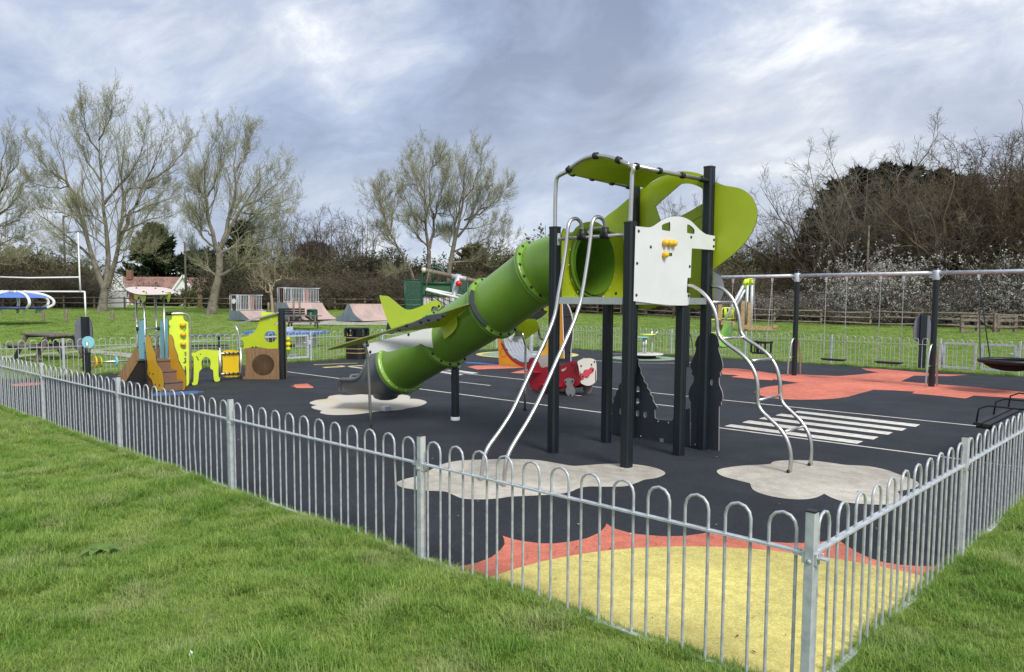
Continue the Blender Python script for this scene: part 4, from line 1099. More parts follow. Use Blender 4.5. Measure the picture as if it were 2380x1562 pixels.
# climbing wall
wall = panel('climbing_wall', PCl.shifted(0.02), 'C', [(648, 545), (648, 545), (760, 540), (772, 580), (800, 612), (828, 618), (828, 618), (834, 940), (838, 1240), (828, 1322), (800, 1330), (800, 1330), (796, 1200), (740, 1080), (700, 1000), (662, 880), (640, 790), (612, 770), (612, 770), (614, 690), (634, 670), (612, 650), (612, 605), (640, 590)], 0.016, [LEMON, EDGE], tod,
             holes=[[(784, 640), (803, 640), (803, 700), (776, 730), (776, 712), (790, 696)], [(780, 738), (800, 738), (800, 812), (760, 812), (760, 802), (790, 800)], [(782, 850), (800, 850), (800, 920), (765, 920), (765, 910), (790, 908)], [(784, 955), (806, 955), (806, 1000), (790, 1000)], [(780, 1022), (804, 1022), (804, 1080), (770, 1080), (770, 1070), (788, 1066)], [(785, 1120), (802, 1120), (806, 1225), (790, 1225)]], smooth=True, k=2)
for q in ((762, 650), (768, 757), (770, 862)): build('knob', MB().ball(PCl.pw('C', *q, off=-0.02), 0.062, 10, 0.9), AMBER, wall)
fb = [(852, 1330), (854, 1000), (850, 700), (846, 600), (830, 555), (795, 530), (745, 522), (640, 526), (600, 530)]
q = [PCl.pt('C', *c) for c in fb]; q[0] = (q[0][0], 0.0)
build('wall_frame', MB().tube([PCl.w(*c) for c in cr(q, 3, False)], 0.022, 8), STEEL, tod)
build('frame_clamp', MB().tube([PCl.pw('C', 578, 528), PCl.pw('C', 640, 526)], 0.042, 10), BLACK, tod)
# animal arch, bead panel
arch_o = [(866, 962), (900, 962), (940, 940), (985, 926), (1040, 926), (1090, 934), (1140, 938), (1185, 936), (1192, 950), (1178, 975), (1168, 1000), (1166, 1100), (1166, 1225), (1186, 1245), (1188, 1270), (1170, 1280), (1130, 1285), (1112, 1250), (1104, 1160), (1078, 1145), (1072, 1118), (1078, 1080), (1068, 1035), (1040, 1012), (1015, 1012), (990, 1030), (975, 1070), (976, 1110), (980, 1140), (950, 1175), (944, 1230), (934, 1300), (915, 1322), (880, 1325), (868, 1300), (886, 1270), (886, 1030), (868, 1000)]
aa = panel('animal_arch', PD, 'C', arch_o, 0.015, [LEMON, EDGE], tod, holes=[[(912, 1000), (930, 1008), (946, 1048), (930, 1042)]], k=3)
panel_bolts(PD, 'C', [(963, 978)], aa, 0.012)
for x0 in (1188, 1421):
    b = PD.pt('C', x0, 1270); t = PD.pt('C', x0, 920)
    build('tube_post', MB().tube([PD.w(b[0], 0.0), PD.w(b[0], t[1])], 0.026, 8).ball(PD.w(b[0], t[1]), 0.03, 8), ALU, tod)
bpn = panel('bead_panel', PD.shifted(0.03), 'C', [(1213, 950), (1240, 938), (1290, 932), (1350, 936), (1392, 944), (1392, 944), (1395, 1000), (1390, 1080), (1394, 1150), (1402, 1210), (1392, 1226), (1350, 1234), (1250, 1236), (1216, 1226), (1210, 1200), (1214, 1100), (1210, 1020)], 0.016, [YELLOW, EDGE], tod)
for y0, y1 in ((972, 966), (1201, 1191)):
    build('bead_rod', MB().tube([PD.pw('C', 1188, y0), PD.pw('C', 1421, y1)], 0.017, 8), ALU, tod)
    for x in (1235, 1284, 1332, 1384):
        p = PD.pw('C', x, y0 + (y1 - y0) * (x - 1188) / 233); build('bead', MB().ball(p, 0.032, 8), BLACK, tod)
# playhouse
hp = panel('house_wall', PE, 'C', [(1446, 920), (1480, 912), (1540, 902), (1610, 900), (1680, 912), (1740, 920), (1890, 920), (1890, 920), (1888, 960), (1866, 968), (1860, 980), (1862, 1195), (1872, 1210), (1890, 1216), (1890, 1258), (1890, 1262), (1440, 1258), (1440, 1258), (1446, 1225), (1464, 1205), (1466, 980), (1450, 960)], 0.016, [WOODL, EDGE], tod,
           holes=[[(1664 + 124 * math.cos(a), 1098 + 120 * math.sin(a)) for a in np.linspace(0, 2 * math.pi, 20, endpoint=False)]], k=3)
panel_bolts(PE, 'C', [(1876, 932), (1880, 1240)], hp, 0.016)
hl = panel('house_gable', PE.shifted(0.05), 'C', [(1416, 790), (1460, 785), (1520, 762), (1570, 720), (1605, 660), (1622, 600), (1640, 570), (1740, 545), (1800, 530), (1836, 520), (1852, 540), (1852, 540), (1852, 915), (1852, 915), (1440, 930), (1440, 930), (1448, 880), (1440, 830), (1420, 815)], 0.016, [LIME, EDGE], tod,
           holes=[[(1748 + 70 * math.cos(a), 782 + 66 * math.sin(a)) for a in np.linspace(0, 2 * math.pi, 16, endpoint=False)], [(1786, 648), (1810, 622), (1832, 620), (1828, 640), (1800, 652)], [(1748 + 11 * math.cos(a), 588 + 11 * math.sin(a)) for a in np.linspace(0, 2 * math.pi, 8, endpoint=False)]])
panel_bolts(PE, 'C', [(1546, 900), (1586, 898)], hl, 0.016)
PH = Plane(H1 + Vector((0.02, 0.85)), H2 - H1)
panel('house_back', PH, 'C', [(1480, 930), (1560, 905), (1700, 905), (1850, 840), (1850, 840), (1850, 1215), (1850, 1215), (1480, 1215), (1480, 1215)], 0.016, [WOODL, EDGE], tod)
panel('roof_sheet', PH.shifted(-0.2), 'C', [(1650, 520), (1660, 505), (1800, 515), (1830, 525), (1640, 575)], 0.016, [LEMON, EDGE], tod, smooth=False)
build('roof_bar', MB().bar(PE.pw('C', 1345, 648), PE.pw('C', 1842, 512), 0.05, 0.03), ALU, tod)
q = [PE.pt('C', *c) for c in ((1408, 1258), (1404, 1000), (1396, 790), (1380, 720), (1352, 650))]; q[0] = (q[0][0], 0.0)
build('tube_post', MB().tube([PE.w(*c) for c in q], 0.024, 8), ALU, tod)
b = PE.pt('C', 1874, 1262)[0]; t = PE.pt('C', 1870, 482)[1]
build('house_post', MB().prism(circle((0, 0), 0.085, 8), [], PE.w(b, 0, 0.06), Vector((1, 0, 0)), Vector((0, 1, 0)), Z3, t, 0, 0), NAVY, tod)
ps = PE.w(b + 0.12, 0, 0.0)
PSd = Plane(ps.xy, Vector((-0.26, 0.965)))
mb = MB().prism(cr([(0, 0.0), (0, 0.0), (0.75, 0.0), (0.75, 0.0), (0.75, 0.6), (0.75, 0.6), (0, 0.6), (0, 0.6)], 2), [], v3(PSd.o), v3(PSd.d), Z3, v3(PSd.n), 0.016); build('house_wall', mb, [WOODL, EDGE], tod)
mb = MB().prism(cr([(0, 0.62), (0, 0.62), (0.75, 0.62), (0.75, 0.62), (0.7, 1.05), (0.4, 1.3), (0.02, 1.45), (0, 1.45)], 3), [], v3(PSd.o), v3(PSd.d), Z3, v3(PSd.n), 0.016); build('house_gable', mb, [LIME, EDGE], tod)
for z, m in ((0.99, LIME), (0.87, YELLOW), (0.75, LIME)): build('counting_ball', MB().ball(ps + Vector((0.05, 0.0, z)), 0.06, 10), m, tod)
build('bead_rod', MB().tube([ps + Vector((0.05, 0, 0.62)), ps + Vector((0.05, 0, 1.1))], 0.01, 6), STEEL, tod)
mb = MB().box(ps + Vector((0.13, 0.1, 0.60)), (0.26, 0.12, 0.03)); build('counter', mb, ALU, tod)

# ------------------------------------------------------------------ swings
S0 = ground('F', 1480, 602).xy; S1 = ground('H', 740, 745).xy; S2 = ground('H', 1678, 822).xy
sdir = (S2 - S1).normalized(); slen = (S2 - S1).length
S0 = S1 - sdir * slen; S3 = S2 + sdir * slen
PSW = Plane(S1, sdir)
zb_ = sum(PSW.pt('H', x, y)[1] for x, y in ((850, 62), (1600, 44), (600, 65))) / 3
swf = thing('swing_set', 'long swing frame with galvanised top beam on dark round posts', 'swing frame', v3(S1))
sd3 = v3(sdir); sn3 = Vector((-sdir.y, sdir.x, 0))
for k in range(3):
    a, b = (S0, S1, S2)[k], (S1, S2, S3)[k]
    build('beam', MB().tube([v3(a, zb_) + sd3 * 0.01, v3(b, zb_) - sd3 * 0.01], 0.045, 12), GALV, swf)
for p in (S0, S1, S2, S3):
    po = build('post', MB().lathe([(0.068, 0), (0.066, zb_ + 0.05), (0.066, zb_ + 0.13), (0.0, zb_ + 0.13)], v3(p), 16), NAVY, swf)
    build('post_cap', MB().lathe([(0.0, 0.13), (0.078, 0.13), (0.078, 0.155), (0.05, 0.17), (0, 0.172)], v3(p, zb_), 16), BLACK, po)
    mb = MB().lathe([(0.072, -0.16), (0.075, -0.15), (0.075, 0.06), (0.072, 0.065)], v3(p, zb_), 16)
    for sg in (-1, 1): mb.bar(v3(p, zb_ - 0.13) + sd3 * 0.07 * sg, v3(p, zb_ - 0.05) + sd3 * 0.15 * sg, 0.02, 0.02)
    build('bracket', mb, GALV, po)
    for sg in (-1, 1):
        n = sn3 * sg
        path = [v3(p) + n * 0.34, v3(p, 0.3) + n * 0.32, v3(p, 0.62) + n * 0.27, v3(p, 0.86) + n * 0.20, v3(p, 0.97) + n * 0.13, v3(p, 1.0) + n * 0.06]
        lg = build('side_leg', MB().tube([Vector(c) for c in cr([tuple(c) for c in path], 3, False)], 0.021, 8), STEEL, swf)
        build('leg_rung', MB().tube([v3(p, 0.5) + n * 0.29, v3(p, 0.5) + n * 0.05], 0.016, 8), STEEL, lg)
def chain(a, b, parent, m=ALU, r=0.0105):
    a, b = Vector(a), Vector(b); d = b - a; n = max(6, int(d.length / 0.045)); t = d.normalized(); x, y = frame_of(t)
    mb = MB(); h = d.length / n
    for i in range(n):
        p = a + t * (h * i); w = (x if i % 2 else y) * r; o = (y if i % 2 else x) * (r * 0.45)
        for s in (-1, 1):
            mb.add([p + w * s - o, p + w * s + o, p + w * (s * 0.25) + o + t * h * 1.15, p + w * (s * 0.25) - o + t * h * 1.15], [(0, 1, 2, 3)])
        mb.bar(p, p + t * h * 1.1, r * 1.7 if i % 2 else r * 0.8, r * 0.8 if i % 2 else r * 1.7, x)
    return build('chain', mb, m, parent)
def hanger(a, parent):
    p = PSW.w(a, zb_ - 0.045)
    build('hanger', MB().box(p - Vector((0, 0, 0.04)), (0.05, 0.05, 0.08), sd3, sn3).box(p - Vector((0, 0, 0.10)), (0.03, 0.03, 0.06), sd3, sn3), WHITEP, parent)
    return p - Vector((0, 0, 0.11))
for xa, xb, sa, sb_, lab in ((962, 1102, (960, 632), (1064, 636), 'flat black swing seat on chains, nearest the small cradle seat'), (1335, 1492, (1337, 652), (1450, 657), 'flat black swing seat on chains, next to the black basket seat')):
    a0, a1 = PSW.pt('H', xa, 75)[0], PSW.pt('H', xb, 75)[0]
    z = (PSW.pt('H', *sa)[1] + PSW.pt('H', *sb_)[1]) / 2
    am = (a0 + a1) / 2
    sw = thing('swing', lab, 'swing', PSW.w(am, z), 'swing seats hung from the long beam')
    c0, c1 = am - 0.27, am + 0.27
    for a, c in ((a0, c0), (a1, c1)): chain(hanger(a, sw), PSW.w(c, z + 0.04), sw)
    mb = MB().box(PSW.w(am, z), (0.60, 0.19, 0.035), sd3, sn3).box(PSW.w(am, z - 0.026), (0.52, 0.13, 0.016), sd3, sn3)
    build('seat', mb, BLACK, sw)
a0, a1 = PSW.pt('H', 468, 80)[0], PSW.pt('H', 592, 78)[0]; am = (a0 + a1) / 2; z = PSW.pt('H', 515, 590)[1]
sw = thing('swing', 'black cradle swing seat with bars, on double chains', 'swing', PSW.w(am, z), 'swing seats hung from the long beam')
for a, c in ((a0, am - 0.24), (a1, am + 0.24)):
    h = hanger(a, sw)
    for sg in (-1, 1): chain(h, PSW.w(c, z + 0.30) + sn3 * 0.13 * sg, sw)
mb = MB().box(PSW.w(am, z), (0.40, 0.30, 0.04), sd3, sn3)
for sx in (-1, 1):
    for sy in (-1, 1): mb.box(PSW.w(am + 0.21 * sx, z + 0.16) + sn3 * 0.15 * sy, (0.04, 0.04, 0.30), sd3, sn3)
    mb.box(PSW.w(am + 0.24 * sx, z + 0.30), (0.05, 0.36, 0.05), sd3, sn3).box(PSW.w(am + 0.09 * sx, z + 0.15) + sn3 * -0.17, (0.025, 0.025, 0.28), sd3, sn3)
for sy in (-1, 1): mb.box(PSW.w(am, z + 0.29) + sn3 * 0.16 * sy, (0.46, 0.04, 0.045), sd3, sn3)
mb.bar(PSW.w(am, z - 0.02) - sn3 * 0.15, PSW.w(am, z + 0.28) - sn3 * 0.17, 0.06, 0.03)
build('seat', mb, BLACK, sw)
# moulded support seat
LGREEN = mat('pale_green_moulding', (0.33, 0.66, 0.13), 0.35, var=0.06)
ac = PSW.pt('N', 2060, 0)[0]; z = PSW.pt('N', 1950, 700)[1]
sw = thing('swing', 'pale green moulded swing seat with high back on chains', 'swing', PSW.w(ac - 0.25, z), 'swing seats hung from the long beam')
o3 = PSW.w(ac - 0.25, z)
rd = (sd3 * 0.95 + sn3 * -0.3).normalized(); fd = Vector((rd.y, -rd.x, 0))
prof = cr([(-0.30, 1.02), (-0.24, 0.62), (-0.16, 0.30), (-0.02, 0.10), (0.22, 0.12), (0.40, 0.10), (0.46, -0.10), (0.50, -0.30)], 4, False)
vs = []; fs = []; NW = 9
for i, (y, zz_) in enumerate(prof):
    for j in range(NW):
        s = (j / (NW - 1) - 0.5) * 2; wd = 0.27 - 0.05 * (i / len(prof)) - (0.10 * max(0, 1 - i / 5.0))
        lift = 0.11 * abs(s) ** 3
        vs.append(o3 + rd * (s * wd) + fd * (y + (lift if i < 16 else 0) * 0.8) + Z3 * (zz_ * 0.78 + lift * 0.4))
    if i:
        for j in range(NW - 1): a = (i - 1) * NW + j; fs.append((a, a + 1, a + NW + 1, a + NW))
build('seat', MB().add(vs, fs, True), LGREEN, sw)
build('harness_bar', MB().tube([o3 + rd * -0.26 + Z3 * 0.35 + fd * 0.1, o3 + rd * -0.26 + Z3 * 0.5 + fd * 0.35, o3 + rd * 0.26 + Z3 * 0.5 + fd * 0.35, o3 + rd * 0.26 + Z3 * 0.35 + fd * 0.1], 0.02, 8), LEMON, sw)
for sg in (-1, 1): chain(hanger(ac - 0.25 + 0.3 * sg, sw), o3 + rd * 0.24 * sg + Z3 * 0.5 - fd * 0.05, sw)
# basket
ab = (S2 - S1).length + slen / 2
lx = PSW.pt('O', 350, 815); bc = PSW.w(lx[0] + 0.62, lx[1])
sw = thing('swing', 'wide black basket swing seat hung on dark chains', 'swing', bc, 'swing seats hung from the long beam')
ring = [bc + (sd3 * math.cos(a) + sn3 * math.sin(a)) * 0.60 for a in np.linspace(0, 2 * math.pi, 32, endpoint=False)]
build('basket_rim', MB().tube(ring, 0.045, 8, closed=True), BLACK, sw)
build('basket_bowl', MB().lathe([(0.57, -0.01), (0.50, -0.09), (0.36, -0.17), (0.18, -0.21), (0.0, -0.22)], bc, 28), SOFTBLK, sw)
for ee in (-1, 1):
    h = hanger(lx[0] + 0.62 + 0.72 * ee, sw)
    for sg in (-1, 1):
        an = math.pi * (0.0 if ee > 0 else 1.0) + 0.55 * sg
        chain(h, bc + (sd3 * math.cos(an) + sn3 * math.sin(an)) * 0.60 + Z3 * 0.05, sw, GREYL, 0.014)

# ------------------------------------------------------------------ red aeroplane springer
R0 = ground('M', 1445, 1486); PR = Plane(R0.xy, U2)
rk = thing('rocker', 'red and cream aeroplane shaped spring rocker with grey wheels', 'spring rocker', R0)
nos = [PR.pt('M', *q) for q in ((768, 1120), (790, 930), (835, 890), (880, 897), (915, 940), (945, 985), (965, 1030), (985, 1046), (1010, 1046), (1100, 1022), (1180, 1000), (1255, 990), (1300, 1010), (1340, 1000), (1375, 985), (1388, 958), (1420, 950), (1520, 950), (1548, 970), (1562, 1040), (1574, 1110), (1580, 1230), (1566, 1300), (1500, 1335), (1380, 1372), (1250, 1386), (1000, 1390), (915, 1388), (875, 1412), (848, 1385), (815, 1350), (790, 1250))]
nos = cr(nos, 4); wid = 0.52
slot = [PR.pt('M', *q) for q in ((1497, 1090), (1525, 1075), (1538, 1085), (1520, 1110), (1528, 1190), (1510, 1190))]
for off in (0.0, wid):
    mb = MB().prism(nos, [cr(slot, 3)], v3(PR.o) + v3(PR.n) * off, v3(PR.d), Z3, v3(PR.n), 0.02)
    sidep = build('side_panel', mb, [RED, EDGE], rk)
    wh = cr([PR.pt('M', *q) for q in ((1346, 1255), (1370, 1218), (1425, 1203), (1480, 1215), (1504, 1252), (1490, 1290), (1478, 1322), (1505, 1360), (1518, 1410), (1505, 1460), (1475, 1486), (1420, 1482), (1385, 1445), (1370, 1390), (1392, 1330), (1364, 1295))], 3)
    build('wheel', MB().prism(wh, [], v3(PR.o) + v3(PR.n) * (off - 0.03 if off == 0 else off + 0.022), v3(PR.d), Z3, v3(PR.n), 0.018), [MIDGREY, EDGE], rk)
    if off == 0:
        panel_bolts(PR, 'M', [(1370, 1262), (1478, 1252), (1445, 1462)], rk, 0.019, off=-0.03)
        panel_bolts(PR, 'M', [(808, 945), (870, 1376), (1468, 996)], rk, 0.019)
for q0, q1 in (((815, 1100), (970, 1096)), ((1000, 1294), (1312, 1280))):
    a, za = PR.pt('M', *q0); b, zb2 = PR.pt('M', *q1)
    mb = MB().box((PR.w((a + b) / 2, za, -0.08)), (abs(b - a), 0.16, 0.018), v3(PR.d), v3(PR.n)); build('wing', mb, [RED, EDGE], rk)
panel('seat_back', PR.shifted(0.25), 'M', [(885, 890), (940, 865), (1060, 850), (1110, 855), (1110, 1030), (1010, 1046), (960, 1020), (930, 960)], 0.02, [CREAM, EDGE], rk)
panel('eye_patch', PR.shifted(-0.008), 'M', [(1292, 1100), (1300, 1068), (1340, 1060), (1366, 1036), (1362, 1062), (1335, 1095)], 0.006, [CREAM, EDGE], rk)
af = PR.pt('M', 1572, 1200)[0]
PFx = Plane(PR.w(af, 0).xy, V2)
fo = [(1536, 960), (1570, 930), (1620, 910), (1680, 900), (1750, 903), (1805, 925), (1826, 970), (1834, 1100), (1832, 1230), (1800, 1280), (1745, 1315), (1690, 1324), (1625, 1303), (1580, 1262), (1570, 1150), (1556, 1040)]
fp_ = panel('front_panel', PFx, 'M', fo, 0.02, [CREAM, EDGE], rk)
panel_bolts(PFx, 'M', [(1592, 1020), (1752, 1000), (1796, 957)], fp_, 0.019)
panel('propeller', PFx.shifted(-0.03), 'M', [(1590, 1160), (1605, 1136), (1640, 1125), (1652, 1092), (1690, 1072), (1722, 1078), (1742, 1050), (1775, 1042), (1795, 1070), (1782, 1108), (1742, 1128), (1728, 1165), (1692, 1190), (1662, 1180), (1645, 1208), (1608, 1220), (1588, 1192)], 0.02, [ROSE, EDGE], rk)
panel_bolts(PFx.shifted(-0.03), 'M', [(1618, 1176), (1768, 1080)], rk, 0.019)
mid = PR.w(0, 0, wid / 2)
for t in (-0.25, 0.25):
    hel = [mid + v3(PR.d) * (t + 0.55) + Vector((0.075 * math.cos(a), 0.075 * math.sin(a), 0.02 + 0.16 * a / (8 * math.pi))) for a in np.linspace(0, 8 * math.pi, 60)]
    build('spring', MB().tube(hel, 0.014, 6), BLACK, rk)
build('floor_board', MB().box(mid + v3(PR.d) * 0.55 + Z3 * 0.21, (1.0, wid - 0.05, 0.03), v3(PR.d), v3(PR.n)), BROWN, rk)

# ------------------------------------------------------------------ small embankment style slide behind the tube
N0 = ground('M', 330, 1010); PN = Plane(N0.xy, U2)
ms = thing('wide_slide', 'small wide metal slide with orange side, red kerb and black bolted hood', 'slide', N0)
ORNG = mat('orange_laminate', (0.80, 0.32, 0.02), 0.42, col2=(0.78, 0.40, 0.02), vscale=1.6)
panel('orange_side', PN, 'M', [(312, 600), (312, 600), (360, 605), (372, 680), (400, 760), (470, 870), (560, 960), (690, 1032), (722, 1046), (722, 1046), (330, 1010), (330, 1010)], 0.03, [ORNG, EDGE], ms)
panel('red_kerb', PN.shifted(-0.005), 'M', [(362, 672), (395, 680), (420, 750), (490, 850), (580, 930), (680, 976), (790, 966), (830, 960), (826, 1010), (775, 1040), (700, 1036), (560, 962), (470, 872), (400, 762)], 0.04, [RED, EDGE], ms)
cv = cr([PN.pt('M', *q) for q in ((372, 560), (384, 610), (402, 680), (432, 750), (500, 846), (590, 926), (690, 968), (800, 956), (860, 950))], 3, False)
for k in range(6):
    b0, b1 = 0.05 + 0.15 * k, 0.05 + 0.15 * k + 0.138
    vs = []; fs = []
    for i, (a, z) in enumerate(cv):
        vs += [PN.w(a, z + 0.01, b0), PN.w(a, z + 0.025, (b0 + b1) / 2), PN.w(a, z + 0.01, b1)]
        if i: q = 3 * i; fs += [(q - 3, q - 2, q + 1, q), (q - 2, q - 1, q + 2, q + 1)]
    build('bed_strip', MB().add(vs, fs, True), ALU, ms)
PNf = PN.shifted(0.98)
panel('orange_side', PNf, 'M', [(1018, 140), (1050, 118), (1140, 70), (1250, 60), (1300, 70), (1300, 70), (1330, 905), (1330, 905), (900, 900), (900, 900), (980, 820), (1060, 700), (1100, 540), (1110, 420), (1085, 280), (1055, 200)], 0.03, [ORNG, WHITE], ms)
panel('lime_crest', PNf.shifted(-0.01), 'M', [(1020, 138), (1060, 115), (1140, 72), (1220, 65), (1220, 215), (1065, 215)], 0.008, [LIME, EDGE], ms, smooth=False)
panel('teal_crest', PNf.shifted(-0.02), 'M', [(1085, 100), (1140, 74), (1200, 70), (1200, 150), (1125, 150)], 0.008, [BLUE, EDGE], ms, smooth=False)
ring = circle(PN.pt('M', 402, 815), 0.13, 24); mb = MB().tube([PN.w(a, z, -0.002) for a, z in ring], 0.004, 4, closed=True); build('engraved_ring', mb, EDGE, ms)
K0 = ground('M', 1430, 962); PK = Plane(K0.xy, (1, -0.15))
BLKP = mat('black_hood_panel', (0.035, 0.037, 0.042), 0.35, var=0.2)
hd = panel('black_hood', PK, 'M', [(1240, 60), (1240, 60), (1300, 48), (1358, 48), (1385, 85), (1415, 150), (1440, 230), (1458, 330), (1466, 440), (1458, 580), (1444, 680), (1432, 780), (1428, 962), (1428, 962), (1240, 972), (1240, 972)], 0.5, [BLKP, WHITE], ms)
panel_bolts(PK, 'M', [(1282, 255), (1328, 253), (1373, 252), (1420, 251), (1305, 555), (1355, 551), (1402, 549), (1285, 815), (1420, 805)], hd, 0.026)
path = [PNf.pw('M', *q, off=-0.1) for q in ((900, 300), (940, 370), (970, 450), (990, 540), (1000, 600), (1040, 610))]
build('handrail', MB().tube(path, 0.03, 8), BLACK, ms)
gp0 = ground('M', 826, 840)
gp_ = thing('steel_pole', 'plain galvanised pole standing in the green disc beyond the tube slide', 'pole', gp0)
build('shaft', MB().tube([gp0, gp0 + Z3 * 1.55], 0.075, 12), GALV, gp_)
build('base_plate', MB().lathe([(0.0, 0.03), (0.2, 0.03), (0.2, 0.0)], gp0, 16), GALVD, gp_)

# ------------------------------------------------------------------ roundabout
rc = Vector((rcen.x, rcen.y, 0))
rb_ = thing('roundabout', 'low white roundabout with small table tops and a bent steel handle', 'roundabout', rc)
build('platform', MB().lathe([(0, 0.125), (0.62, 0.125), (0.65, 0.14), (0.65, 0.165), (0.62, 0.175), (0, 0.175)], rc, 36), mat('pale_platform', (0.62, 0.60, 0.57), 0.5, var=0.12), rb_)
build('hub', MB().lathe([(0.42, 0.01), (0.40, 0.10), (0.25, 0.124), (0, 0.124)], rc, 24), BLACK, rb_)
xr = at_depth('N', 718, 600, rc.y).x
for dx in (-0.02, 0.06): build('leg', MB().tube([Vector((xr + dx, rc.y - 0.1, 0.17)), Vector((xr + dx, rc.y - 0.1, 0.72))], 0.032, 10), ALU, rb_)
build('table_top', MB().lathe([(0, 0.0), (0.26, 0.0), (0.26, 0.025), (0, 0.025)], (xr - 0.12, rc.y - 0.1, 0.72), 24), BLUE, rb_)
build('table_top', MB().lathe([(0, 0.0), (0.27, 0.0), (0.27, 0.025), (0, 0.025)], (xr + 0.16, rc.y + 0.16, 0.80), 24), LEMON, rb_)
hx = at_depth('N', 852, 600, rc.y + 0.15)
build('handle', MB().tube([Vector((hx.x, hx.y, 0.17)), Vector((hx.x, hx.y, 0.92)), at_depth('N', 860, 490, hx.y), at_depth('N', 945, 395, hx.y)], 0.03, 10), STEEL, rb_)

# ------------------------------------------------------------------ litter bin
lb = uv(ULEN - 0.55, 10.95)
lbx = ground('D', 402, 1002)
bn = thing('litter_bin', 'black litter bin with gold bands and square openings, before the fence', 'litter bin', lbx)
ba, bb = Vector((0.94, -0.34, 0)), Vector((0.34, 0.94, 0))
def octo(h, c): return [(-h + c, -h), (h - c, -h), (h, -h + c), (h, h - c), (h - c, h), (-h + c, h), (-h, h - c), (-h, -h + c)]
build('bin_body', MB().prism(octo(0.30, 0.1), [], lbx, ba, bb, Z3, 0.76, 0, 0), BLACK, bn)
GOLD = mat('gold_band', (0.52, 0.37, 0.13), 0.5)
for z in (0.20, 0.34, 0.70): build('gold_band', MB().prism(octo(0.304, 0.1), [], lbx + Z3 * z, ba, bb, Z3, 0.022, 0, 0), GOLD, bn)
mb = MB()
for sx in (-1, 1):
    for sy in (-1, 1): mb.box(lbx + ba * (0.235 * sx) + bb * (0.235 * sy) + Z3 * 0.87, (0.125, 0.125, 0.22), ba, bb)
for sx in (-1, 1): mb.box(lbx + ba * (0.285 * sx) + Z3 * 0.87, (0.02, 0.10, 0.22), ba, bb).box(lbx + bb * (0.285 * sx) + Z3 * 0.87, (0.10, 0.02, 0.22), ba, bb)
build('bin_hood', mb, BLACK, bn)
build('bin_lid', MB().prism(octo(0.325, 0.1), [], lbx + Z3 * 0.98, ba, bb, Z3, 0.05, 0, 0), BLACK, bn)
mb = MB().box(lbx - bb * 0.302 - ba * 0.17 + Z3 * 0.80, (0.02, 0.006, 0.05), ba, bb).ball(lbx - bb * 0.302 - ba * 0.17 + Z3 * 0.84, 0.012, 6).box(lbx - bb * 0.302 - ba * 0.06 + Z3 * 0.79, (0.10, 0.006, 0.03), ba, bb)
build('gold_emblem', mb, GOLD, bn)
build('bin_lock', MB().box(lbx - bb * 0.33 - ba * 0.03 + Z3 * 0.95, (0.05, 0.012, 0.05), ba, bb), ALU, bn)

# ------------------------------------------------------------------ slatted bench
_r = ray(2260.8, 983.4); _t = 1.5 / -_r.z
BU, BV = to_uv(_r.x * _t, _r.y * _t)
bo = uv(BU, BV)
print('bench', BU, BV)
bench = thing('slatted_bench', 'black slatted bench with thin hoop armrests beside the near fence', 'bench', v3(bo))
BB = lambda u_, v_, z: v3(uv(u_ + BU - 0.89, v_ + BV - 6.97), z)
BSL = mat('black_bench_slat', (0.016, 0.016, 0.017), 0.55, var=0.3, vscale=12)
for i in range(5):
    build('seat_slat', MB().bar(BB(0.84 - 0.10 * i, 6.95, 0.495 - 0.008 * i), BB(0.84 - 0.10 * i, 8.85, 0.495 - 0.008 * i), 0.085, 0.036), BSL, bench)
for i, (uo, z) in enumerate(((0.345, 0.66), (0.31, 0.78), (0.275, 0.90))):
    build('back_slat', MB().bar(BB(uo, 6.95, z), BB(uo, 8.85, z), 0.036, 0.085), BSL, bench)
for vv in (7.12, 8.66):
    mb = MB().bar(BB(0.88, vv, 0.455), BB(0.38, vv, 0.43), 0.05, 0.05)
    mb.bar(BB(0.46, vv, 0.0), BB(0.25, vv, 0.95), 0.05, 0.06).bar(BB(0.42, vv, 0.44), BB(0.78, vv, 0.0), 0.05, 0.06).bar(BB(0.86, vv, 0.01), BB(0.30, vv, 0.01), 0.05, 0.03)
    build('leg_frame', mb, BLACK, bench)
for vv in (7.0, 7.92, 8.8):
    path = [BB(0.86, vv, 0.50), BB(0.84, vv, 0.68), BB(0.74, vv, 0.73), BB(0.45, vv, 0.72), BB(0.33, vv, 0.72)]
    build('armrest', MB().tube(path, 0.011, 8), BLACK, bench)

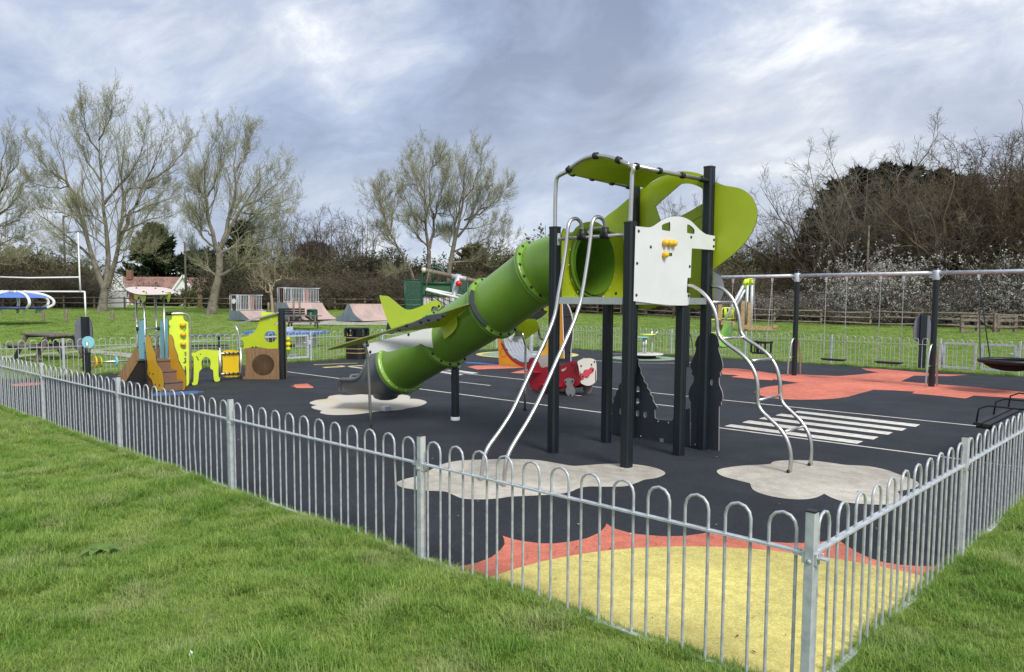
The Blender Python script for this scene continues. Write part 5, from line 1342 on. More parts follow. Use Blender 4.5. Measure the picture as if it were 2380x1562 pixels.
# ------------------------------------------------------------------ park furniture beyond the fence
def round_sign(zk, base, top, edge_l, edge_r, low, label):
    b = ground(zk, *base); zt = at_depth(zk, *top, b.y).z; zl = at_depth(zk, edge_l[0], low, b.y).z
    w = (at_depth(zk, *edge_r, b.y).x - at_depth(zk, *edge_l, b.y).x) / 2
    b.x = (at_depth(zk, *edge_r, b.y).x + at_depth(zk, *edge_l, b.y).x) / 2 + 0.02
    t = thing('park_sign', label, 'sign', b, 'round topped signs seen from the back')
    z0, z1 = zl, zt - 0.01; r = 0.12
    o = cr([(-w, z0 + r), (-w * 0.75, z0 + r * 0.2), (-w * 0.4, z0), (w * 0.4, z0), (w * 0.75, z0 + r * 0.2), (w, z0 + r), (w, z1 - r * 2), (w * 0.8, z1 - r * 0.7), (w * 0.45, z1), (-w * 0.45, z1), (-w * 0.8, z1 - r * 0.7), (-w, z1 - r * 2)], 3)
    yf = Vector((0.12, 1, 0)).normalized(); xf = Vector((1, -0.12, 0)).normalized()
    build('board', MB().prism(o, [], b + yf * 0.06 - Z3 * b.z, xf, Z3, yf, 0.03), [SIGNGREY, EDGE], t)
    build('post', MB().prism([(-0.09, -0.05), (0.09, -0.05), (0.09, 0.05), (-0.09, 0.05)], [], b + xf * (0.10 if b.x < 0 else 0.0), xf, yf, Z3, zt - b.z + 0.01, 0, 0), NAVY, t)
    return t
round_sign('B', (862, 1200), (845, 648), (738, 800), (928, 800), 965, 'grey round topped sign on dark post behind the wooden picnic table')
round_sign('H', (1595, 694), (1625, 332), (1565, 420), (1673, 420), 512, 'grey round topped sign on dark post between the swing posts')

def picnic_table(name, label, m, planks=5):
    t = thing(name, label, 'picnic table', (0, 0, 0), 'picnic tables on the grass')
    for i in range(planks): build('top_plank', MB().box((0, -0.34 + 0.17 * i, 0.80), (2.0, 0.155, 0.045)), m, t, local=True)
    for sy in (-1, 1):
        for k in range(2): build('bench_plank', MB().box((0, sy * (0.70 + 0.16 * k), 0.475), (2.0, 0.145, 0.045)), m, t, local=True)
    for sx in (-0.72, 0.72):
        mb = MB().box((sx, 0, 0.735), (0.09, 0.82, 0.08)).box((sx + 0.05, 0, 0.41), (0.05, 1.78, 0.10))
        mb.bar((sx, -0.34, 0.775), (sx, -0.75, 0.0), 0.06, 0.12).bar((sx, 0.34, 0.775), (sx, 0.75, 0.0), 0.06, 0.12)
        build('leg_frame', mb, m, t, local=True)
        build('brace', MB().bar((sx * 0.95, 0, 0.42), (sx * 0.15, 0, 0.76), 0.05, 0.08), m, t, local=True)
    return t
pa_, pb3 = ground('B', 470, 1120), ground('B', 775, 1072); pc_ = ground('B', 130, 1082)
pt1 = picnic_table('picnic_table', 'brown wooden picnic table beside the round topped sign', PICNIC)
ctr = (pa_ + pb3) / 2 + (pc_ - pa_).normalized() * 0.75
pt1.location = ctr; pt1.rotation_euler = (0, 0, math.atan2(pc_.y - pa_.y, pc_.x - pa_.x))
pl2 = ground('K', 1600, 1195)
pt2 = copy_thing(pt1, pl2 + Vector((0.1, 0.6, 0)), R(8), 'weathered picnic table behind the blue table tennis table')
# dark metal table behind the animal arch
mt0 = uv(ULEN + 1.3, 6.3)
mtc = v3(mt0, gz(*mt0))
mt = thing('metal_table', 'dark grey metal picnic bench behind the yellow bead panel', 'picnic table', mtc)
mu, mv = Vector((0.93, 0.36, 0)), Vector((-0.36, 0.93, 0))
SLATE = mat('slate_grey_planks', (0.10, 0.11, 0.135), 0.6, var=0.15)
for i in range(4): build('top_plank', MB().box(mtc + mv * (-0.24 + 0.16 * i) + Z3 * 0.86, (2.3, 0.15, 0.04), mu, mv), SLATE, mt)
for sy in (-1, 1):
    for k in range(2): build('bench_plank', MB().box(mtc + mv * sy * (0.62 + 0.15 * k) + Z3 * 0.52, (2.3, 0.14, 0.04), mu, mv), SLATE, mt)
for sx in (-0.85, 0.85):
    pth = [mtc + mu * sx + mv * a + Z3 * z for a, z in ((-0.95, 0.0), (-0.95, 0.44), (-0.85, 0.50), (-0.3, 0.50), (-0.2, 0.6), (-0.2, 0.82))]
    pth2 = [mtc + mu * sx + mv * -a + Z3 * z for a, z in ((-0.95, 0.0), (-0.95, 0.44), (-0.85, 0.50), (-0.3, 0.50), (-0.2, 0.6), (-0.2, 0.82))]
    build('leg_frame', MB().tube(pth, 0.03, 6).tube(pth2, 0.03, 6), BLACK, mt)

# table tennis table
tb = ground('K', 1650, 1560)
tbx, tby = Vector((0.985, -0.17, 0)), Vector((0.17, 0.985, 0))
tt = thing('tennis_table', 'blue topped concrete table tennis table with white net plate', 'table tennis table', tb)
cx_ = at_depth('K', 1330, 1250, tb.y + 0.4)
tc_ = Vector((cx_.x, tb.y + 0.5, tb.z))
BLUET = mat('blue_table_top', (0.075, 0.19, 0.50), 0.45, var=0.08)
zt_ = at_depth('K', 1330, 1285, tb.y - 0.3).z
build('table_top', MB().box(tc_ + Z3 * (zt_ - tb.z + 0.05), (3.05, 1.7, 0.10), tbx, tby), BLUET, tt)
for k in (-1, 1): build('pedestal', MB().box(tc_ + tbx * 0.85 * k + Z3 * (zt_ - tb.z) / 2, (0.55, 0.9, zt_ - tb.z), tbx, tby), CREAM, tt)
build('net_plate', MB().box(tc_ + Z3 * (zt_ - tb.z + 0.10 + 0.085) + tbx * 0.05, (0.03, 1.75, 0.17), (tbx * 0.88 + tby * 0.2).normalized()), WHITEP, tt)
build('court_line', MB().box(tc_ + Z3 * (zt_ - tb.z + 0.103), (3.05, 0.03, 0.006), tbx, tby), WHITEP, tt)

# rugby goal
gb = ground('B', 880, 690)
gl = thing('rugby_goal', 'white football and rugby goal frame with tall upright', 'goal', gb)
zc = at_depth('B', 876, 386, gb.y).z; zr = at_depth('B', 815, 238, gb.y).z; zu = at_depth('T', 178, 540, gb.y).z
xu = at_depth('B', 822, 300, gb.y).x - gb.x; Lg = 7.3
for a, b, nm in (((0, 0), (0, zc), 'goal_post'), ((-Lg, 0), (-Lg, zc), 'goal_post')):
    build(nm, MB().tube([gb + Vector((a[0], 0, -0.03)), Vector((gb.x + b[0], gb.y, b[1]))], 0.055, 10), WHITEP, gl)
build('crossbar', MB().tube([Vector((gb.x, gb.y, zc)), Vector((gb.x - Lg, gb.y + 0.3, zc - 0.02))], 0.055, 10), WHITEP, gl)
for x in (xu, -Lg - xu): build('upright', MB().tube([Vector((gb.x + x, gb.y, zc)), Vector((gb.x + x - 0.02, gb.y, zr)), Vector((gb.x + x * 1.05, gb.y, zu))], [0.06, 0.05, 0.04], 10), WHITEP, gl)
build('rugby_bar', MB().tube([Vector((gb.x + xu, gb.y, zr)), Vector((gb.x - Lg / 2, gb.y + 0.1, zr - 0.06)), Vector((gb.x - Lg - xu, gb.y + 0.3, zr + 0.02))], 0.05, 10), WHITEP, gl)

# dome shelter
db = ground('B', 235, 622); dcx = at_depth('B', 150, 500, db.y + 1.6)
dc = Vector((dcx.x, db.y + 1.6, 0)); dc.z = gz(dc.x, dc.y)
ds = thing('dome_shelter', 'round park shelter with blue canopy and blue ring seat on curved white legs', 'shelter', dc)
zk_ = db.y / FPX
BLUEC = mat('blue_canopy', (0.10, 0.21, 0.62), 0.4, var=0.08); BLUED = mat('deep_blue_seat', (0.025, 0.05, 0.20), 0.45)
rout = (at_depth('B', 512, 500, db.y + 1.6).x - dc.x)
hz = lambda y: at_depth('B', 300, y, db.y).z - db.z
prof = [(0.62 * rout, hz(622)), (0.66 * rout, hz(590)), (0.80 * rout, hz(565)), (0.96 * rout, hz(535)), (1.0 * rout, hz(505)), (0.96 * rout, hz(470)), (0.80 * rout, hz(432)), (0.55 * rout, hz(408)), (0.25 * rout, hz(392))]
for k in range(7):
    a = 2 * math.pi * k / 7 + 0.25
    build('leg', MB().tube([Vector((dc.x + r * math.cos(a), dc.y + r * math.sin(a), dc.z + z)) for r, z in cr(prof, 3, False)], 0.085, 8), WHITEP, ds)
build('canopy', MB().lathe([(0.86 * rout, hz(456)), (0.74 * rout, hz(437)), (0.52 * rout, hz(416)), (0.25 * rout, hz(402)), (0.0, hz(397))], dc, 28), BLUEC, ds)
build('ring_seat', MB().lathe([(0.45 * rout, hz(556)), (0.82 * rout, hz(552)), (0.84 * rout, hz(566)), (0.80 * rout, hz(576)), (0.45 * rout, hz(576))], dc, 28), BLUED, ds)
# wooden stumps
for zk, x, y0, y1, lab in (('B', 445, 640, 562, 'short wooden post standing beside the blue domed shelter'), ('B', 678, 640, 566, 'short wooden post between the domed shelter and the goal post'), ('B', 1152, 645, 578, 'short wooden post standing just past the big leaning tree trunk'), ('B', 1392, 650, 590, 'short wooden post seen past the toddler frame roof posts')):
    b = ground(zk, x, y0); h = at_depth(zk, x, y1, b.y).z - b.z
    tag(build('wooden_stump', MB().lathe([(0.10, -0.02), (0.095, h), (0.08, h + 0.02), (0, h + 0.02)], b, 8), TIMBER, origin=b), lab, 'bollard', 'short wooden posts across the grass')

# ------------------------------------------------------------------ skate ramps
dsc, wdr = Vector((0.86, -0.51)), Vector((0.51, 0.86))
d3, w3_ = v3(dsc), v3(wdr)
def text(body, loc, rx, rn, size, m, parent):
    cu = bpy.data.curves.new('lettering', 'FONT'); cu.body = body; cu.size = size; cu.align_x = 'CENTER'; cu.space_line = 0.74
    cu.extrude = 0.004
    cu.materials.append(m)
    tmp = bpy.data.objects.new('lettering', cu)
    me = bpy.data.meshes.new_from_object(tmp); bpy.data.objects.remove(tmp)
    o = bpy.data.objects.new('lettering', me); COL.objects.link(o); o.parent = parent
    o.location = Vector(loc) - wloc(parent)
    rx = Vector(rx).normalized(); rn = Vector(rn).normalized()
    o.rotation_euler = Matrix((rx, rn.cross(rx), rn)).transposed().to_euler()
    return o
REDL = mat('red_lettering', (0.55, 0.06, 0.05), 0.5); ORP = mat('rusty_orange_panel', (0.42, 0.12, 0.07), 0.5, var=0.15)
def rail_bar_mesh(h):
    mb = MB().tube([(0, 0, 0), (0, 0, h)], 0.021, 5, False)
    me = bpy.data.meshes.new('railing_bar'); me.from_pydata(mb.v, [], mb.f); me.materials.append(GALV); return me
def railing(o, plat, L, h, root):
    bm_ = rail_bar_mesh(h)
    top = Vector((0, 0, h))
    segs = ((o + d3 * plat, o), (o, o + w3_ * L), (o + w3_ * L, o + w3_ * L + d3 * plat))
    for a, b in segs:
        build('railing_frame', MB().tube([a, a + top * 0.88, a.lerp(b, 0.08) + top, b + top] if a != o else [a, a + top, b + top], 0.032, 6).tube([a + Z3 * 0.04, b + Z3 * 0.04], 0.025, 6), GALV, root)
        n = int((b - a).length / 0.14)
        for i in range(1, n): plain('railing_bar', bm_, root, a.lerp(b, i / n))
    for t in (0.4, 0.75): build('railing_post', MB().bar(o + w3_ * L * t, o + w3_ * L * t + top, 0.09, 0.05, w3_), GALV, root)
    p = o + w3_ * L * 0.86
    build('orange_board', MB().box(p + Z3 * h * 0.5 - d3 * 0.04, (0.34, 0.02, h * 0.94), w3_, d3), ORP, root)
    sp_ = o + d3 * plat * 0.60 - w3_ * 0.045
    sg = build('sign_board', MB().box(sp_ + Z3 * h * 0.5, (0.27, 0.02, h * 0.96), d3, w3_), BLACK, root)
    text('E\nV\nO\nL\nU\nT\nI\nO\nN', sp_ - w3_ * 0.012 + Z3 * (h * 0.865), d3, -w3_, h / 9 * 1.25, REDL, sg)
def ramp(name, label, zk, base, outer, top_right, smooth_k=1, rail=None):
    o = ground(zk, *base)
    pl = Plane(o.xy, dsc)
    q = [pl.pt(zk, *c) for c in outer]
    q = [(a, max(z, o.z - 0.02)) for a, z in q]
    root = thing(name, label, 'skate ramp', o)
    r = ray(*px(zk, *top_right)); a0 = max(c[0] for c in q if c[1] > max(z for _, z in q) - 0.08)
    e = o.xy + dsc * a0; # length along w so that the top edge reaches the far corner
    k = (r.x * e.y - r.y * e.x) / (r.y * wdr.x - r.x * wdr.y)
    L = max(1.5, min(k, 6.0))
    print(label[:20], 'L', k)
    build('ramp_body', MB().prism(cr(q, smooth_k) if smooth_k > 1 else q, [], v3(pl.o), v3(pl.d), Z3, v3(pl.n), L), [RAMPS, RAMP], root)
    if rail:
        ztop_ = max(z for _, z in q); h = pl.pt(zk, base[0], rail[0])[1] - pl.pt(zk, base[0], rail[1])[1]
        plat = pl.pt(zk, rail[2], rail[1])[0]
        railing(Vector((o.x, o.y, ztop_ + 0.005)) + d3 * 0.05 + w3_ * 0.06, plat, L - 0.12, h, root)
    return root, o, L
r1, o1, l1 = ramp('flat_bank', 'low skate ramp with flat sloping face and railed platform', 'K', (120, 978), [(120, 978), (115, 780), (338, 780), (572, 985)], (900, 778), rail=(440, 772, 285))
build('oval_sign', MB().tube([o1 + d3 * 0.55 - w3_ * 0.02 + Z3 * 1.35, o1 + d3 * 0.55 - w3_ * 0.05 + Z3 * 1.35], 0.17, 20), WHITEP, r1)
ramp('quarter_pipe', 'tall curved skate ramp behind the park bench and green bin', 'K', (1132, 980), [(1132, 980), (1128, 602), (1345, 608), (1362, 650), (1392, 705), (1435, 775), (1500, 850), (1580, 915), (1680, 960), (1720, 975)], (2105, 600), rail=(290, 602, 1295))
ramp('spine_ramp', 'curved pink skate ramp with a grey gable end, nearest the litter bin', 'D', (237, 712), [(237, 712), (236, 690), (275, 664), (305, 630), (325, 580), (345, 580), (352, 600), (370, 640), (400, 678), (440, 706), (442, 712)], (592, 578))
# bin and bench by the ramps
gb_ = ground('K', 1890, 952); hb_ = at_depth('K', 1890, 742, gb_.y).z - gb_.z
gbn = thing('green_bin', 'dark green post mounted bin in front of the curved ramp', 'litter bin', gb_)
build('bin_body', MB().box(gb_ + Z3 * hb_ * 0.46, (0.62, 0.45, hb_ * 0.92)), DKGREEN, gbn)
build('bin_lid', MB().lathe([(0.36, hb_ * 0.90), (0.37, hb_ * 0.95), (0.28, hb_), (0, hb_ * 1.02)], gb_, 12), DKGREEN, gbn)
bb_ = ground('K', 1440, 1022)
pbn = thing('park_bench', 'black slatted park bench facing away before the curved ramp', 'bench', bb_)
for i in range(3): build('back_slat', MB().box(bb_ + Vector((0, 0.15, 0.58 + 0.15 * i)), (1.75, 0.03, 0.12)), BSL, pbn)
for i in range(3): build('seat_slat', MB().box(bb_ + Vector((0.1, -0.05 - 0.14 * i, 0.46)), (1.75, 0.12, 0.03)), BSL, pbn)
for x in (-0.55, 0.6): build('leg', MB().bar(bb_ + Vector((x, 0.12, 0)), bb_ + Vector((x, 0.17, 0.9)), 0.07, 0.07).bar(bb_ + Vector((x, 0.12, 0.44)), bb_ + Vector((x, -0.4, 0.44)), 0.06, 0.05), BLACK, pbn)
tp0 = ground('K', 1862, 1085)
tag(build('thin_post', MB().tube([tp0, tp0 + Z3 * (at_depth('K', 1862, 808, tp0.y).z - tp0.z)], 0.05, 8), TIMBER, origin=tp0), 'thin pale post beside the weathered picnic table', 'post')

# ------------------------------------------------------------------ ball court goal
cb_ = ground('L', 440, 1240); Yc = 62.0
def cw_(x, y, dy=0.0): return at_depth('L', x, y, Yc + dy)
base_c = cw_(760, 800); base_c.z = gz(base_c.x, Yc)
ct = thing('ball_court', 'dark green steel ball court end with mesh panels and arched goal', 'ball court', base_c)
zg = base_c.z
def seg_(name, pts, r=0.07, m=DKGREEN): return build(name, MB().tube(pts, r, 8), m, ct)
zm = cw_(430, 468).z; zb2_ = cw_(900, 528).z; za_ = cw_(1000, 255).z; zw = cw_(900, 750).z
x0, x1, x2, x3 = cw_(432, 500).x, cw_(742, 500).x, cw_(1285, 500).x, cw_(1565, 500).x
for xx in (x0, x1, x2, x3): seg_('court_post', [Vector((xx, Yc, zg - 0.05)), Vector((xx, Yc, zm if xx in (x0, x3) else zb2_ + 0.4))])
for a, b in ((x0, x1), (x2, x3)):
    seg_('court_rail', [Vector((a, Yc, zm)), Vector((b, Yc, zm))], 0.05)
    # mesh of crossing wires
    mb = MB(); n = 22
    for i in range(1, n):
        t = i / n; xx = a + (b - a) * t; mb.box((xx, Yc, (zg + zm) / 2), (0.028, 0.02, zm - zg)); zz2 = zg + (zm - zg) * t; mb.box(((a + b) / 2, Yc + 0.022, zz2), (b - a, 0.02, 0.028))
    o = build('wire_mesh', mb, mat('green_wire', (0.030, 0.13, 0.085), 0.5), ct)
    o['kind'] = 'stuff'
arcp = [Vector((x1, Yc, zg)), Vector((x1, Yc, zb2_ + 0.5)), Vector((x1 + 0.25, Yc, za_ - 0.35)), Vector((x1 + 0.9, Yc, za_)), Vector((x2 - 1.1, Yc, za_)), Vector((x2 - 0.35, Yc, za_ - 0.6)), Vector((x2, Yc, zb2_ + 0.3))]
seg_('goal_arch', [Vector(q) for q in cr([tuple(q) for q in arcp], 4, False)], 0.09)
seg_('goal_bar', [Vector((x1, Yc, zb2_)), Vector((x2, Yc, zb2_))], 0.09)
seg_('goal_bar', [Vector((x1, Yc, zw)), Vector((x2, Yc, zw))], 0.07)
for xx in (940, 1100): seg_('arch_strut', [Vector((cw_(xx, 400).x, Yc, zb2_)), Vector((cw_(xx, 400).x, Yc, za_ - 0.05))], 0.06)
build('green_board', MB().box(((x1 + x2) / 2, Yc + 0.1, (zb2_ + zw) / 2), (x2 - x1 - 0.2, 0.05, zb2_ - zw - 0.15)), mat('green_board', (0.035, 0.13, 0.055), 0.6, var=0.25), ct)
n = 9
for i in range(n):
    build('white_board', MB().box((x1 + 0.1 + (x2 - x1 - 0.2) * (i + 0.5) / n, Yc + 0.1, (zw + zg) / 2), ((x2 - x1 - 0.2) / n - 0.03, 0.05, zw - zg - 0.1)), mat('white_board', (0.56, 0.54, 0.52), 0.6, var=0.2), ct)

# ------------------------------------------------------------------ rope boom climber
Ym = 40.0
def bm2(x, y, Y=Ym): return at_depth('L', x, y, Y)
mt_ = bm2(1410, 385); mbx = bm2(1285, 900); mdir = (mbx - mt_); k = (gz(mt_.x, Ym) - mt_.z) / mdir.z
mbase = mt_ + mdir * k
bc_ = thing('boom_climber', 'leaning grey mast with timber boom, white rails and black rope net', 'climbing frame', mbase)
build('mast', MB().tube([mbase, mt_ + Vector((0, 0, 0.05))], 0.15, 12), GALVD, bc_)
b0, b1, b2_, b3 = bm2(775, 290, Ym - 1.5), bm2(1265, 398), bm2(1545, 455), bm2(2300, 612, Ym + 1.5)
build('boom', MB().tube([b0, b1], 0.115, 10).tube([b2_, b3], 0.105, 10), TIMBER, bc_)
build('boom_sleeve', MB().tube([b1, b2_], 0.13, 10), GALVD, bc_)
build('boom_cap', MB().ball(b0, 0.13, 8), CREAM, bc_)
build('red_ball', MB().ball(bm2(1405, 535, Ym - 0.35), 0.16, 12), mat('red_ball', (0.62, 0.02, 0.025), 0.35), bc_)
v0, va, vb = bm2(805, 648, Ym - 1.5), bm2(1440, 803, Ym - 0.8), bm2(1500, 765, Ym + 0.8)
build('net_rail', MB().tube([v0, va], 0.06, 8), WHITEP, bc_)
build('net_rail', MB().tube([v0 + Vector((0.05, 0, 0.05)), vb], 0.06, 8), WHITEP, bc_)
build('stay_rope', MB().tube([b0 - Vector((-0.25, 0, 0.05)), v0], 0.025, 6), TIMBER, bc_)
mb = MB()
for i in range(7):
    t = i / 6; p = v0.lerp(va, t); q = v0.lerp(vb, t)
    sag = 0.25 + 0.9 * min(t * 1.6, 1)
    m_ = (p + q) / 2 - Z3 * sag
    mb.tube([p, (p + m_) / 2 - Z3 * 0.15, m_, (q + m_) / 2 - Z3 * 0.15, q], 0.022, 5)
for f in (0.25, 0.5, 0.75, 1.0):
    mb.tube([(v0.lerp(va, t) * (1 - f * 0.5) + v0.lerp(vb, t) * (f * 0.5)) - Z3 * ((0.25 + 0.9 * min(t * 1.6, 1)) * f) for t in np.linspace(0.0, 1, 7)], 0.02, 5)
build('rope_net', mb, BLACK, bc_)
build('stay_rope', MB().tube([bm2(1395, 590), bm2(1320, 640), bm2(1230, 700)], 0.02, 5).tube([bm2(1395, 590), bm2(1470, 650), bm2(1540, 740)], 0.02, 5), BLACK, bc_)

# ------------------------------------------------------------------ zip wire start
zf = {'R': (2780, 1080, 6.51)}; ZT.update(zf)
Yz = 45.0
def zq(x, y, dy=0.0): return at_depth('R', x, y, Yz + dy)
zb0_ = zq(1030, 1230); gzz = gz(zb0_.x, Yz)
zw_ = thing('zip_wire_start', 'grey steel zip wire frame with yellow caps, timber posts and yellow guard rail', 'zip wire', Vector((zb0_.x, Yz, gzz)))
legs = (((1010, 190), (350, 1150)), ((1050, 290), (440, 1215)), ((1065, 170), (1022, 1250)), ((1180, 170), (1150, 1250)))
for i, (a, b) in enumerate(legs):
    pa2 = zq(*a, 0.6 * (i % 2)); pb4 = zq(*b, 0.8 * (i % 2)); pb4.z = min(pb4.z, gzz)
    pb4.z = gz(pb4.x, pb4.y)
    build('steel_leg', MB().tube([pa2, pb4], 0.085, 10), GALV, zw_)
    build('yellow_cap', MB().tube([pa2 + (pa2 - pb4).normalized() * 0.12, pa2 - (pa2 - pb4).normalized() * 0.22], 0.11, 10), LEMON, zw_)
build('cap_beam', MB().tube([zq(1050, 120), zq(1210, 118)], 0.07, 8), LEMON, zw_)
for x, y0 in ((350, 770), (942, 680), (1105, 710)):
    p = zq(x, y0, -0.5); build('timber_post', MB().box((p.x, p.y, (p.z + gz(p.x, p.y)) / 2), (0.20, 0.20, p.z - gz(p.x, p.y))), NEWWOOD, zw_)
build('kerb_beam', MB().bar(zq(900, 1345, -1.5), zq(1800, 1390, -1.5), 0.18, 0.22).box(zq(1760, 1340, -1.5), (0.25, 0.25, 0.15)).bar(zq(360, 1235, -0.8), zq(715, 1265, -0.8), 0.5, 0.25), NEWWOOD, zw_)
pts = [zq(*q) for q in ((400, 1150), (398, 920), (430, 870), (480, 862), (705, 862), (705, 1140), (385, 1140))]
mb = MB().tube(pts, 0.045, 6)
for x in (480, 512, 590, 625, 665): mb.tube([zq(x, 865), zq(x, 1140)], 0.035, 6)
build('guard_rail', mb, LEMON, zw_)
build('landing_plate', MB().bar(zq(125, 1165, -1), zq(330, 1145, -1), 0.3, 0.05), LEMON, zw_)

# ------------------------------------------------------------------ post and rail fences, kissing gate
def rail_fence(label, path, hgt, rails, bay=2.75, dark=TIMBER):
    P = [Vector(p) for p in path]
    L = [0]
    for a, b in zip(P, P[1:]): L.append(L[-1] + (b - a).length)
    def at(s):
        for i in range(len(P) - 1):
            if s <= L[i + 1] + 1e-6: return P[i].lerp(P[i + 1], (s - L[i]) / (L[i + 1] - L[i]))
        return P[-1]
    n = int(L[-1] / bay); o = at(0)
    root = thing('rail_fence', label, 'fence', (o.x, o.y, gz(o.x, o.y)), 'weathered post and rail fences')
    prev = None
    for i in range(n + 1):
        p = at(L[-1] * i / n); z = gz(p.x, p.y); h = hgt + random.uniform(-0.05, 0.08)
        build('fence_post', MB().box((p.x, p.y, z + h / 2), (0.13, 0.11, h)), dark, root)
        q = Vector((p.x, p.y, z))
        if prev is not None:
            for f in rails:
                a = prev + Z3 * (hgt * f + random.uniform(-0.05, 0.04)); b = q + Z3 * (hgt * f + random.uniform(-0.05, 0.04))
                m_ = (a + b) / 2 + Z3 * random.uniform(-0.05, 0.03)
                build('fence_rail', MB().tube([a - Vector((0, 0.08, 0)), m_ - Vector((0, 0.08, 0)), b - Vector((0, 0.08, 0))], [0.045, 0.06, 0.045], 5), dark, root)
        prev = q
    return root
fa = [(-50, 71.5), (-30, 71.8), (-12, 71.5), (5.6, 68.0)]
rail_fence('weathered two rail fence along the hedge before the bungalow', fa, 1.15, (0.9, 0.5))
g1, g2 = ground('G', 620, 1347), ground('G', 1780, 1388)
rail_fence('weathered three rail fence below the white blossom hedge', [(5.6, 68.0), tuple(g1.xy), tuple(g2.xy), tuple((g2 + (g2 - g1) * 0.75).xy)], 1.05, (0.92, 0.58, 0.25))
kb = ground('Q', 640, 1500)
print('fence', g1, g2, kb)
kg = thing('kissing_gate', 'timber kissing gate with several rails in front of the blossom hedge', 'gate', kb)
Yk = kb.y
def kq(x, y, dy=0): return at_depth('Q', x, y, Yk + dy)
for x, y0, dy in ((640, 1385, 0), (742, 1378, 0.1), (855, 1368, 0.3), (875, 1372, 0.9), (985, 1380, 0.2)):
    p = kq(x, y0, dy); z0 = gz(p.x, p.y); build('gate_post', MB().box((p.x, p.y, (p.z + z0) / 2), (0.16, 0.16, p.z - z0)), TIMBER, kg)
for y in (1388, 1415, 1455, 1492):
    build('gate_rail', MB().bar(kq(630, y, -0.1), kq(748, y + 2, -0.05), 0.05, 0.11), TIMBER, kg)
    build('gate_rail', MB().bar(kq(865, y + 4, 0.2), kq(998, y + 4, 0.1), 0.05, 0.11), TIMBER, kg)
    build('gate_rail', MB().bar(kq(745, y + 3, 0.5), kq(860, y + 3, 0.7), 0.05, 0.09), TIMBER, kg)
build('gate_brace', MB().bar(kq(745, 1395, 0.45), kq(850, 1490, 0.6), 0.04, 0.09), TIMBER, kg)
st2 = ground('G', 1870, 1480)

# ------------------------------------------------------------------ bungalow and poles
Yb = 108.0
def hq(x, y, dy=0): return at_depth('A', x, y, Yb + dy)
ROOFT = mat('brown_roof_tiles', (0.33, 0.20, 0.155), 0.85, col2=(0.24, 0.14, 0.11), vscale=0.8, detail=8)
ROOFP = mat('purple_roof_tiles', (0.29, 0.165, 0.15), 0.85, col2=(0.21, 0.12, 0.11), vscale=0.8, detail=8)
RENDR = mat('white_render', (0.80, 0.81, 0.82), 0.8, var=0.06)
hz0 = gz(0, Yb) - 0.1
p0 = hq(690, 1340)
hs = thing('bungalow', 'white gabled bungalow with long brown tiled roof behind the rail fence', 'house', (p0.x, Yb, hz0))
zr1, ze = hq(690, 1245).z, hq(690, 1330).z
xa_, xap, xb_ = hq(632, 1340).x, hq(684, 1250).x, hq(752, 1340).x
build('wall', MB().prism([(xa_, hz0), (xb_, hz0), (xb_, ze), (xap, zr1 - 0.15), (xa_, ze - 0.2)], [], (0, Yb, 0), (1, 0, 0), Z3, (0, 1, 0), 0.3, 0, 0), RENDR, hs)
def slope(name, x0, x1, ya, za, yb, zb, m, shear=0.0):
    mb = MB(); n = 14
    for i in range(n):
        t0, t1 = i / n, (i + 1) / n
        a = Vector((0, ya + (yb - ya) * t0, za + (zb - za) * t0)); b = Vector((0, ya + (yb - ya) * t1, za + (zb - za) * t1))
        mb.add([(x0 + shear * t0, a.y, a.z + 0.05), (x1 + shear * t0, a.y, a.z + 0.05), (x1 + shear * t1, b.y, b.z), (x0 + shear * t1, b.y, b.z)], [(0, 1, 2, 3)])
        mb.add([(x0 + shear * t0, a.y, a.z + 0.05), (x1 + shear * t0, a.y, a.z + 0.05), (x1 + shear * t0, a.y, a.z - 0.02), (x0 + shear * t0, a.y, a.z - 0.02)], [(0, 3, 2, 1)])
    return build(name, mb, m, hs)
x1_ = hq(1085, 1245).x
slope('roof', xb_ - 0.3, x1_, Yb - 0.4, ze - 0.2, Yb + 4.0, zr1, ROOFT, -2.5)
mb = MB().bar((xap, Yb - 0.1, zr1), (xb_ + 0.3, Yb - 0.1, ze - 0.35), 0.35, 0.25).bar((xap, Yb - 0.1, zr1), (xa_ - 0.2, Yb - 0.1, ze - 0.5), 0.35, 0.25)
build('barge_board', mb, WHITEP, hs)
build('wall', MB().box(((xb_ + x1_) / 2 - 0.4, Yb + 0.5, (hz0 + ze) / 2 - 0.1), (x1_ - xb_ - 1.0, 0.3, ze - hz0 - 0.2)), RENDR, hs)
xg0, xgp, xg1 = hq(1040, 1330).x, hq(1098, 1247).x, hq(1150, 1330).x
build('wall', MB().prism([(xg0, hz0), (xg1, hz0), (xg1, ze), (xgp, zr1), (xg0, ze)], [], (0, Yb - 1.2, 0), (1, 0, 0), Z3, (0, 1, 0), 0.3, 0, 0), RENDR, hs)
build('barge_board', MB().bar((xgp, Yb - 1.4, zr1 + 0.1), (xg0 - 0.3, Yb - 1.4, ze - 0.2), 0.3, 0.25).bar((xgp, Yb - 1.4, zr1 + 0.1), (xg1 + 0.2, Yb - 1.4, ze - 0.2), 0.3, 0.25), WHITEP, hs)
slope('roof', xg1 - 0.5, hq(1330, 1330).x, Yb - 1.2, ze - 0.2, Yb + 3.0, zr1 - 0.1, ROOFP, -3.0)
ch = hq(690, 1225); build('chimney', MB().box((ch.x + 0.2, Yb + 3, zr1 + 0.25), (0.7, 0.7, 1.3)), mat('chimney_brick', (0.24, 0.13, 0.09), 0.9, var=0.2), hs)
